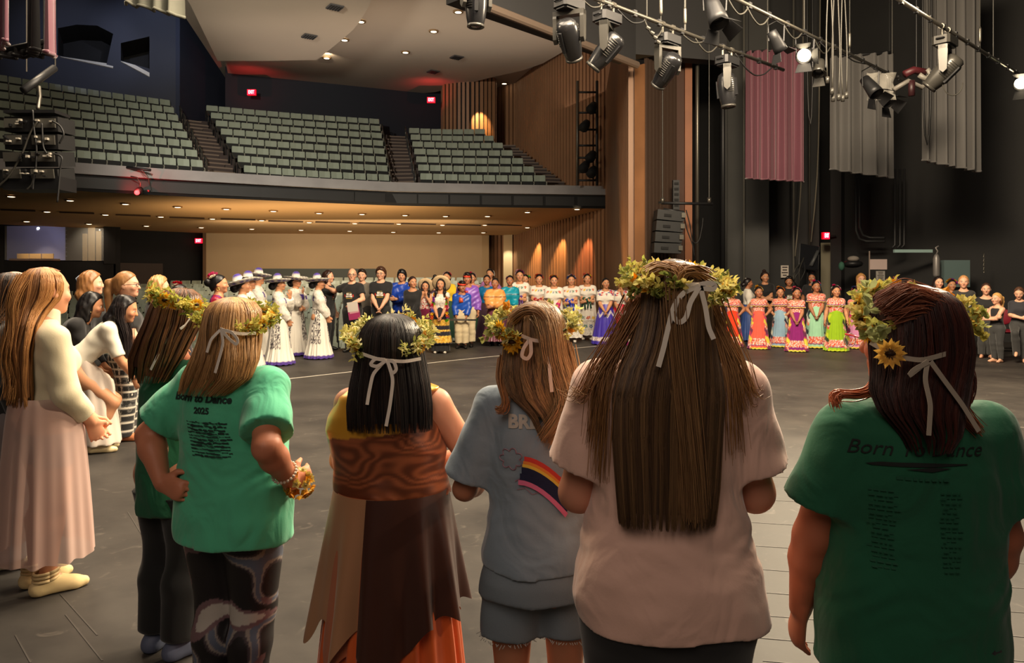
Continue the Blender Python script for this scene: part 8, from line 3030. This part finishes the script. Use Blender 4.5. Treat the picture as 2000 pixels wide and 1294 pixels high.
# vertical pipes and cables of the wing
for px, Y, r, m, lb in ((1362, 19.0, .05, m_steel, 'pale vertical conduit beside the orange proscenium edge'), (1412, 20.5, .08, m_dsteel, 'thick dark standpipe at the edge of the grey wing flat'), (1418, 20.4, .03, m_soot2, 'thin grey standpipe at the edge of the grey wing flat'),
      (1453, 20.2, .03, M('dull_conduit', (104, 102, 96), 0.5), 'grey conduit running up the wing flats'), (1550, 20.6, .03, M('dull_conduit'), 'grey conduit right of the posted notice'), (1581, 20.6, .025, m_cable_lt, 'pale rope dropping beside the tilted screen')):
 G().tube([at(px, 0, Y).xy.to_3d(), at(px, 0, Y).xy.to_3d() + Vector((0, 0, 11))], r, 8).build('conduit', m, smooth=True, label=lb, cat='conduit', group='upright pipes in the wing')
for lb, pts, Y, m in (('rope slanting down to the tilted screen', [(1606, -420), (1598, 400), (1584, 472)], 20.4, M('dull_rope', (120, 114, 102), 0.8)), ('rope hanging slack left of the tilted screen', [(1572, -420), (1566, 400), (1556, 450), (1553, 500)], 20.4, M('dull_rope')),
       ('long cable loop hanging left of the grey drape', [(1800, -500), (1803, 320), (1812, 360), (1818, 320), (1821, -500)], 15.2, m_cable), ('cable loop hanging beside the mauve drape', [(1576, -450), (1577, 290), (1583, 312), (1588, 290), (1586, -450)], 17.0, m_cable)):
 cable([at(x, y, Y) for x, y in pts], .02, m, lb, 'hanging_rope')
for i, dx in enumerate((0, 7)):
 k = at(1675 + dx, 0, 19.6)
 pts = [at(1672 + dx, 330, 19.6), at(1672 + dx, 450 - dx, 19.6), at(1678 + dx, 466 - dx, 19.6), at(1692 + dx, 471 - dx, 19.6), at(1728, 471 - dx, 19.3)]
 G().tube(pts, .035, 8).build('conduit', M('black_conduit', (40, 40, 42), 0.5), smooth=True, label='bent black conduit on the dark wing wall, ' + ('outer one' if i == 0 else 'inner one'), cat='conduit', group='bent conduits on the dark wall')
for i, dx in enumerate((0, 10, 18)):
 G().tube([at(1748 + dx, 330, 18.9), at(1748 + dx, 478, 18.9), at(1742 + dx, 484, 18.9)], .03, 8).build('conduit', M('black_conduit'), smooth=True, label=f'straight black conduit above the pale green bar, {ORD[i]} from left', cat='conduit', group='straight conduits on the dark wall')

# ---------------------------------------------------------------- signs and lamps
def exit_sign(px, py, Y, w, h, label, txt='EXIT', yaw=0.0):
 c = at(px, py, Y)
 t = empty('exit_sign', c, yaw, label, 'exit sign', 'red exit signs')
 G().box((0, 0.06, 0), (w * 1.1, .12, h * 1.15)).build('housing', M('sign_housing', (120, 10, 16), 0.5, emit=((255, 10, 30), 0.7), sampling=False), t)
 G().box((0, -.01, 0), (w, .03, h)).build('face', m_red, t)
 cu = bpy.data.curves.new('lettering', 'FONT')
 cu.body = txt
 cu.size = h * .95
 cu.align_x, cu.align_y = 'CENTER', 'CENTER'
 cu.extrude = .004
 cu.offset = .004
 tmp = bpy.data.objects.new('lettering', cu)
 COL.objects.link(tmp)
 bpy.context.view_layer.update()
 me = bpy.data.meshes.new_from_object(tmp.evaluated_get(bpy.context.evaluated_depsgraph_get()))
 bpy.data.objects.remove(tmp)
 me.materials.clear()
 me.materials.append(m_exitlet)
 to = bpy.data.objects.new('lettering', me)
 link(to, t)
 to.location = (0, -.035, 0)
 to.rotation_euler = (math.radians(90), 0, 0)
 to.scale = (w / (h * 2.6), 1, 1)
 return t

exit_sign(491, 180, 37.8, .40, .26, 'glowing red exit sign at the back of the balcony, left of two')
exit_sign(842, 195, 40.2, .40, .26, 'glowing red exit sign at the back of the balcony beside the wooden pier')
exit_sign(388, 470, by(388) + .9, .38, .24, 'glowing red exit sign in the dark recess under the balcony')
t = exit_sign(1614, 460, 20.6, .16, .17, 'glowing red exit sign above the doorway in the wing')
G().box((.16, .12, 0), (.30, .06, .04)).build('bracket', m_dsteel, t)
spot('exit_sign_glow_left', at(491, 186, 37.4), at(491, 150, 39), 40, (1, .05, .05), 150, 1.0, .004)
spot('exit_sign_glow_right', at(842, 201, 39.8), at(842, 160, 41), 40, (1, .05, .05), 150, 1.0, .004)
# small red lamp fixed under the balcony front
c = at(272, 374, fy(272) - .42)
t = empty('red_lamp', c, 0, 'small lamp glowing red on the balcony front', 'lamp')
G().tube([(0, .1, .1), (0, 0, .02), (0, -.12, -.04)], [.10, .14, .12], 12).build('housing', m_dsteel, t, True)
G().ball((0, -.16, -.05), .085, n=12).build('lens', M('red_glow', (255, 30, 30), 0.4, emit=((255, 40, 40), 14.0), sampling=False), t, True)
G().tube([(-.35, .1, .55), (-.1, .05, .5), (.05, 0, .30), (0, .05, .1)], .02, 6).build('lead', m_cable_lt, t, True)
G().box((0, .25, .05), (.5, .1, .06)).build('bracket', m_dsteel, t)
spot('red_lamp_glow', c + Vector((0, -.5, .1)), c + Vector((0, .6, .15)), 90, (1, .04, .04), 120, 1.0, .004)
# lighting clutter on the balcony ledge
g0 = at(275, 332, fy(275) - .1)
t = empty('ledge_fixture', g0, 0, 'small dark lamp and pale leads clipped on the balcony ledge above the red lamp', 'lamp')
G().tube([(-.5, 0, .1), (.35, 0, .0)], .05, 8).build('arm', m_dsteel, t, True)
G().tube([(.1, -.05, 0), (.3, -.08, -.25), (.36, -.08, -.55)], .012, 5).build('lead', m_cable_lt, t, True)
G().tube([(.0, -.05, 0), (.16, -.08, -.2), (.3, -.08, -.3)], .012, 5).build('lead', m_cable_lt, t, True)

def downlight(p, label, group, r=.13, up=False, glow=True, nrm=(0, 0, 1)):
 t = empty('downlight', p, 0, label, 'ceiling light', group)
 R = Vector(nrm).to_track_quat('Z', 'Y').to_matrix().to_4x4()
 G().lathe([(r * 1.25, -.02), (r * 1.25, .03), (r, .03), (r, -.02)], 16, R).build('trim_ring', m_rim, t, True)
 G().lathe([(r, -.012), (r * .5, -.03), (.002, -.035)], 16, R).build('bulb', m_lamp, t, True)

def soffit_pt(px, py):
 a, b = fy(px), by(px)
 for _ in range(40):
  m = (a + b) / 2
  z = zsof(px, m)
  y = HY - (z - EYE) / m * FPX
  if y < py:
   a = m
  else:
   b = m
 return Vector(((px - CX) / FPX * a, a, zsof(px, a)))

rows_ = [[(22, 382), (137, 390), (245, 397), (347, 403), (442, 407), (534, 411), (623, 415), (707, 417), (791, 419), (870, 421), (952, 421), (1030, 421), (1127, 418)],
   [(92, 412), (206, 418), (314, 422), (415, 426), (511, 429), (604, 433), (693, 435), (779, 436), (864, 438), (947, 438), (1030, 438), (1077, 438)],
   [(52, 431), (174, 436), (286, 440), (393, 443), (492, 446), (588, 448), (683, 450), (768, 452), (857, 453), (944, 453)]]
for ri, rw in enumerate(rows_):
 for i, (px, py) in enumerate(rw):
  if px > 1010:
   q = at(px, py, (ZS - .25 - EYE) * FPX / (HY - py))
   q.z = ZS - .43 * HS * max(0, (q.y - fy(px))) / 10.0
  else:
   q = soffit_pt(px, py)
  q.z -= .02
  downlight(q, f'recessed light under the balcony, {ORD[i]} from left, {("front", "middle", "rear")[ri]} row', 'lights under the balcony', .15)
sl = G()
for px, py in ((35, 409), (150, 414), (260, 419), (365, 424), (465, 427), (558, 431), (650, 433), (735, 435), (817, 436), (905, 438), (985, 438)):
 a, b = soffit_pt(px - 34, py - 1), soffit_pt(px + 34, py + 1)
 d = (b - a)
 sl.box((a + b) / 2 - Vector((0, 0, .03)), (d.length, .16, .05), Matrix.Rotation(math.atan2(d.y, d.x), 3, 'Z'))
sl.build('trim_ceiling_slots', M('slot_dark', (58, 40, 24), 0.8), kind='structure')
ci = 0
for px, py, z in ((847, 60, ZC - .35), (792, 101, ZC - .35), (895, 22, ZC - .35), (705, 41, ZC - .37), (673, 77, ZC - .37), (638, 112, ZC - .37), (985, 162, ZC), (930, 178, ZC), (1040, 153, ZC), (1102, 141, ZC), (1168, 111, ZC), (703, 180, ZC - .35)):
 q = atz(px, py, z)
 q.z -= .03
 downlight(q, f'recessed light in the plaster ceiling, {ORD[ci]} counted from the top of the picture', 'lights in the plaster ceiling', .17)
 ci += 1
spot('ceiling_downlight_glow', atz(640, 108, ZC - .5), atz(640, 122, ZC), 60, WARM, 110, 1.0, .004)
for i, (px, py, z) in enumerate(((654, 13, ZC - 1.0), (604, 70, ZC - 1.0), (892, 111, ZC - .35), (846, 139, ZC - .35))):
 q = atz(px, py, z)
 t = G().box((q.x, q.y, q.z - .03), (.52, .52, .05), Matrix.Rotation(.6, 3, 'Z')).build('ceiling_vent', M('vent_grey', (74, 72, 72), 0.7), label=f'dark square vent in the plaster ceiling, {ORD[i]} from the top left', cat='vent', group='vents in the plaster ceiling')
 for k in range(5):
  G().box((q.x + math.cos(.6) * (-.2 + .1 * k), q.y + math.sin(.6) * (-.2 + .1 * k), q.z - .065), (.02, .46, .03), Matrix.Rotation(.6, 3, 'Z')).build('slat', m_dsteel, t)

# warm lamps grazing the wood and the cream column
wp = lambda px, py, o: at(px, py, by(px)) + Vector((-.93 * o, -.36 * o, 0))
for (p, q, pw, ang, cl) in ((at(940, 196, 39.2), at(938, 250, 40.6), 700, 46, AMBER), (at(993, 457, by(993) - .9), at(993, 520, by(993) - .1), 260, 50, (1, .9, .66)), (wp(1076, 450, 1.0), wp(1056, 545, .3), 900, 50, AMBER), (wp(1124, 438, 1.0), wp(1103, 545, .3), 900, 50, AMBER),
         (wp(1170, 424, .9), wp(1151, 545, .3), 800, 46, (1, .42, .2))):
 spot('wood_grazing_lamp', p, q, pw, cl, ang, .7, .012)
spot('post_lamp', (1.0, 19.6, .2), (3.05, 20.0, 3.8), 620, AMBER, 70, .9, .02)
spot('navy_wall_lamp_left', at(150, -60, 29), at(150, 60, 33), 420, (.72, .78, 1.0), 60, .9, .1)
spot('navy_wall_lamp_right', at(300, -60, 31), at(298, 60, 35), 420, (.72, .78, 1.0), 60, .9, .1)

# ladder tower with small lamps on the wood side wall
Yt = 31.6
t = empty('lighting_ladder', at(1148, 360, Yt), 0, 'pipe ladder with small dark lamps standing against the wood side wall', 'ladder')
o_ = at(1148, 360, Yt)
for px in (1128, 1166):
 G().tube([at(px, 362, Yt) - o_, at(px, 158, Yt) - o_], .06, 8).build('upright', m_dsteel if px > 1150 else m_steel, t, True)
for py in (180, 220, 253, 284, 308, 336, 352):
 G().tube([at(1126, py, Yt) - o_, at(1168, py, Yt) - o_], .045, 8).build('rung', m_dsteel, t, True)
for px, py in ((1160, 205), (1146, 240), (1158, 300), (1145, 320), (1160, 330)):
 G().tube([at(px, py, Yt - .2) - o_, at(px - 6, py + 9, Yt - .6) - o_], [.16, .22], 10).build('small_lamp', m_black, t, True)

# ---------------------------------------------------------------- things along the wing wall
def wall_card(px0, y0, px1, y1, Y, name, label, cat, m, lines=0, th=.02):
 a, b = at(px0, y0, Y), at(px1, y1, Y)
 c = (a + b) / 2
 t = G().box(c, (b.x - a.x, th, a.z - b.z)).build(name, m, label=label, cat=cat)
 if lines:
  g = G()
  rg_ = np.random.default_rng(int(px0))
  for k in range(lines):
   w = (b.x - a.x) * rg_.uniform(.5, .8)
   g.box((c.x, c.y - th / 2 - .003, a.z - (a.z - b.z) * (k + .7) / (lines + .6)), (w, .004, (a.z - b.z) / (lines * 2.6)))
  g.build('lettering', M('notice_ink', (70, 62, 60), 0.8), t)
 return t

wall_card(1525, 518, 1540, 542, 21.28, 'notice', 'white notice sheet with four lines of print on the wing flat', 'notice', m_paper, 4)
wall_card(1699, 506, 1732, 526, 18.9, 'whiteboard', 'pale pink dry wipe board on the dark wing wall', 'board', M('pink_board', (196, 176, 172), 0.4), 0, .03)
wall_card(1711, 529, 1728, 550, 18.9, 'notice', 'printed notice sheet under the pale pink board', 'notice', M('grey_paper', (158, 154, 148), 0.8), 6)
wall_card(1746, 487, 1820, 493, 18.5, 'pale_bar', 'long pale green metal bar fixed over the wing alcove', 'bar', M('pale_green_metal', (150, 178, 176), 0.5), 0, .08)
wall_card(1837, 508, 1887, 560, 17.6, 'cabinet_panel', 'grey green metal cabinet by the wing wall', 'cabinet', M('grey_green_metal', (96, 116, 116), 0.5), 0, .30)
wall_card(1697, 490, 1699, 560, 18.9, 'door_edge_strip', 'thin pale strip beside the pale pink board', 'strip', M('pale_strip', (150, 134, 124), 0.6), 0, .02)
c = at(1829, 540, 17.4)
t = G().lathe([(.07, 0), (.075, .04), (.075, .42), (.05, .50), (.03, .53)], 16, Matrix.Translation(c)).build('gas_cylinder', M('pale_cylinder', (130, 126, 124), 0.4, 0.3), smooth=True, label='pale metal cylinder standing beside the grey green cabinet', cat='cylinder')
G().tube([c + Vector((0, 0, .53)), c + Vector((.03, 0, .60)), c + Vector((-.02, 0, .68)), c + Vector((.05, 0, .72))], .02, 6).build('valve', M('pale_cylinder'), t, True)
c = at(1665, 515, 19.6)
t = G().ball(c, .26, n=14, sq=.42).build('dark_bundle', m_dsteel, smooth=True, label='dark bundle with a pale cloth on the wing wall shelf', cat='bundle')
G().ball(c + Vector((0, -.05, .13)), .15, n=10, sq=.55).build('pale_cloth', M('pale_cloth', (140, 132, 124), 0.9), t, True)
G().ball(c + Vector((-.30, -.02, -.06)), .08, n=8, sq=1.5).build('green_glove', M('green_glove', (52, 96, 80), 0.8), t, True)
# tilted screen on its frame by the doorway
c = at(1580, 502, 20.0)
t = empty('tilted_screen', c, 0, 'dark tilted screen on a frame left of the lit doorway', 'screen')
Rs = Matrix.Rotation(.16, 3, 'Y') @ Matrix.Rotation(-.25, 3, 'X')
G().box((0, 0, 0), (.50, .04, .66), Rs).build('panel', M('dark_screen', (26, 27, 30), 0.2), t)
G().tube([Rs @ Vector(q) for q in ((-.26, 0, -.34), (.26, 0, -.34), (.26, 0, .34), (-.26, 0, .34), (-.26, 0, -.34))], .018, 6).build('frame', m_dsteel, t)
G().tube([(0, .1, -.3), (0, .15, -2.1)], .03, 8).build('post', m_dsteel, t, True)
G().tube([Rs @ Vector((.05, -.04, -.25)), Rs @ Vector((.22, -.04, .20))], .05, 6).build('side_fin', M('grey_fin', (70, 72, 74), 0.5), t, True)
rg_ = np.random.default_rng(12)
for i in range(5):
 x = 1548 + i * 5
 cable([at(1570, 505 + rg_.uniform(-4, 14), 19.97), at(x + rg_.uniform(-6, 6), 528, 19.8), at(x + rg_.uniform(-10, 10), 548, 19.8), at(x + rg_.uniform(-10, 10), 560, 19.9)], .014, (m_cable, m_cable_lt)[i % 2], f'tangled cable left of the tilted screen, {ORD[i]} from left', group='tangled cables by the tilted screen')
c = at(1922, 497, 17.3)
t = empty('hanging_chain', c, 0, 'short pale chain hanging on the dark wing wall', 'chain')
for k in range(9):
 g = G().tube([Vector((math.cos(a) * (.018 if k % 2 else .006), math.cos(a) * (.006 if k % 2 else .018), -.05 * k + math.sin(a) * .032)) for a in np.linspace(0, 6.283, 9)], .006, 5)
 g.build('chain_link', m_steel, t)

def red_chair(px, Y, rz, label):
 t = empty('stacking_chair', (*P(px, Y), 0), rz, label, 'chair', 'red chairs along the wing')
 m_r = M('maroon_vinyl', (130, 26, 44), 0.55)
 V = Vol((-.3, -.3, .35), (.3, .3, .95), .016)
 V.ell((0, 0, .455), (.22, .22, .045), k=.02)
 P_, Q_ = V.mesh()
 mk('seat', P_, Q_, m_r, t, True)
 V = Vol((-.3, -.35, .5), (.3, .0, 1.0), .016)
 V.ell((0, -.22, .74), (.20, .035, .17), k=.02)
 P_, Q_ = V.mesh()
 mk('backrest', P_, Q_, m_r, t, True)
 for sx in (-1, 1):
  G().tube([(sx * .2, .20, .0), (sx * .19, .17, .42)], .012, 6).build('leg', m_dsteel, t, True)
  G().tube([(sx * .2, -.24, .0), (sx * .19, -.19, .42), (sx * .19, -.23, .86)], .012, 6).build('leg', m_dsteel, t, True)
  G().tube([(sx * .2, .18, .14), (sx * .2, -.22, .14)], .009, 6).build('side_rail', m_dsteel, t, True)

red_chair(1574, 17.2, 2.6, 'maroon stacking chair half hidden behind the girls near the mint dress') if False else None
red_chair(1905, 15.4, 2.7, 'maroon stacking chair behind the girl with arms behind her back')
red_chair(1962, 15.3, 2.7, 'maroon stacking chair behind the curly blond ponytail')
red_chair(1530, 17.5, 2.8, 'maroon stacking chair behind the pale blue dress')
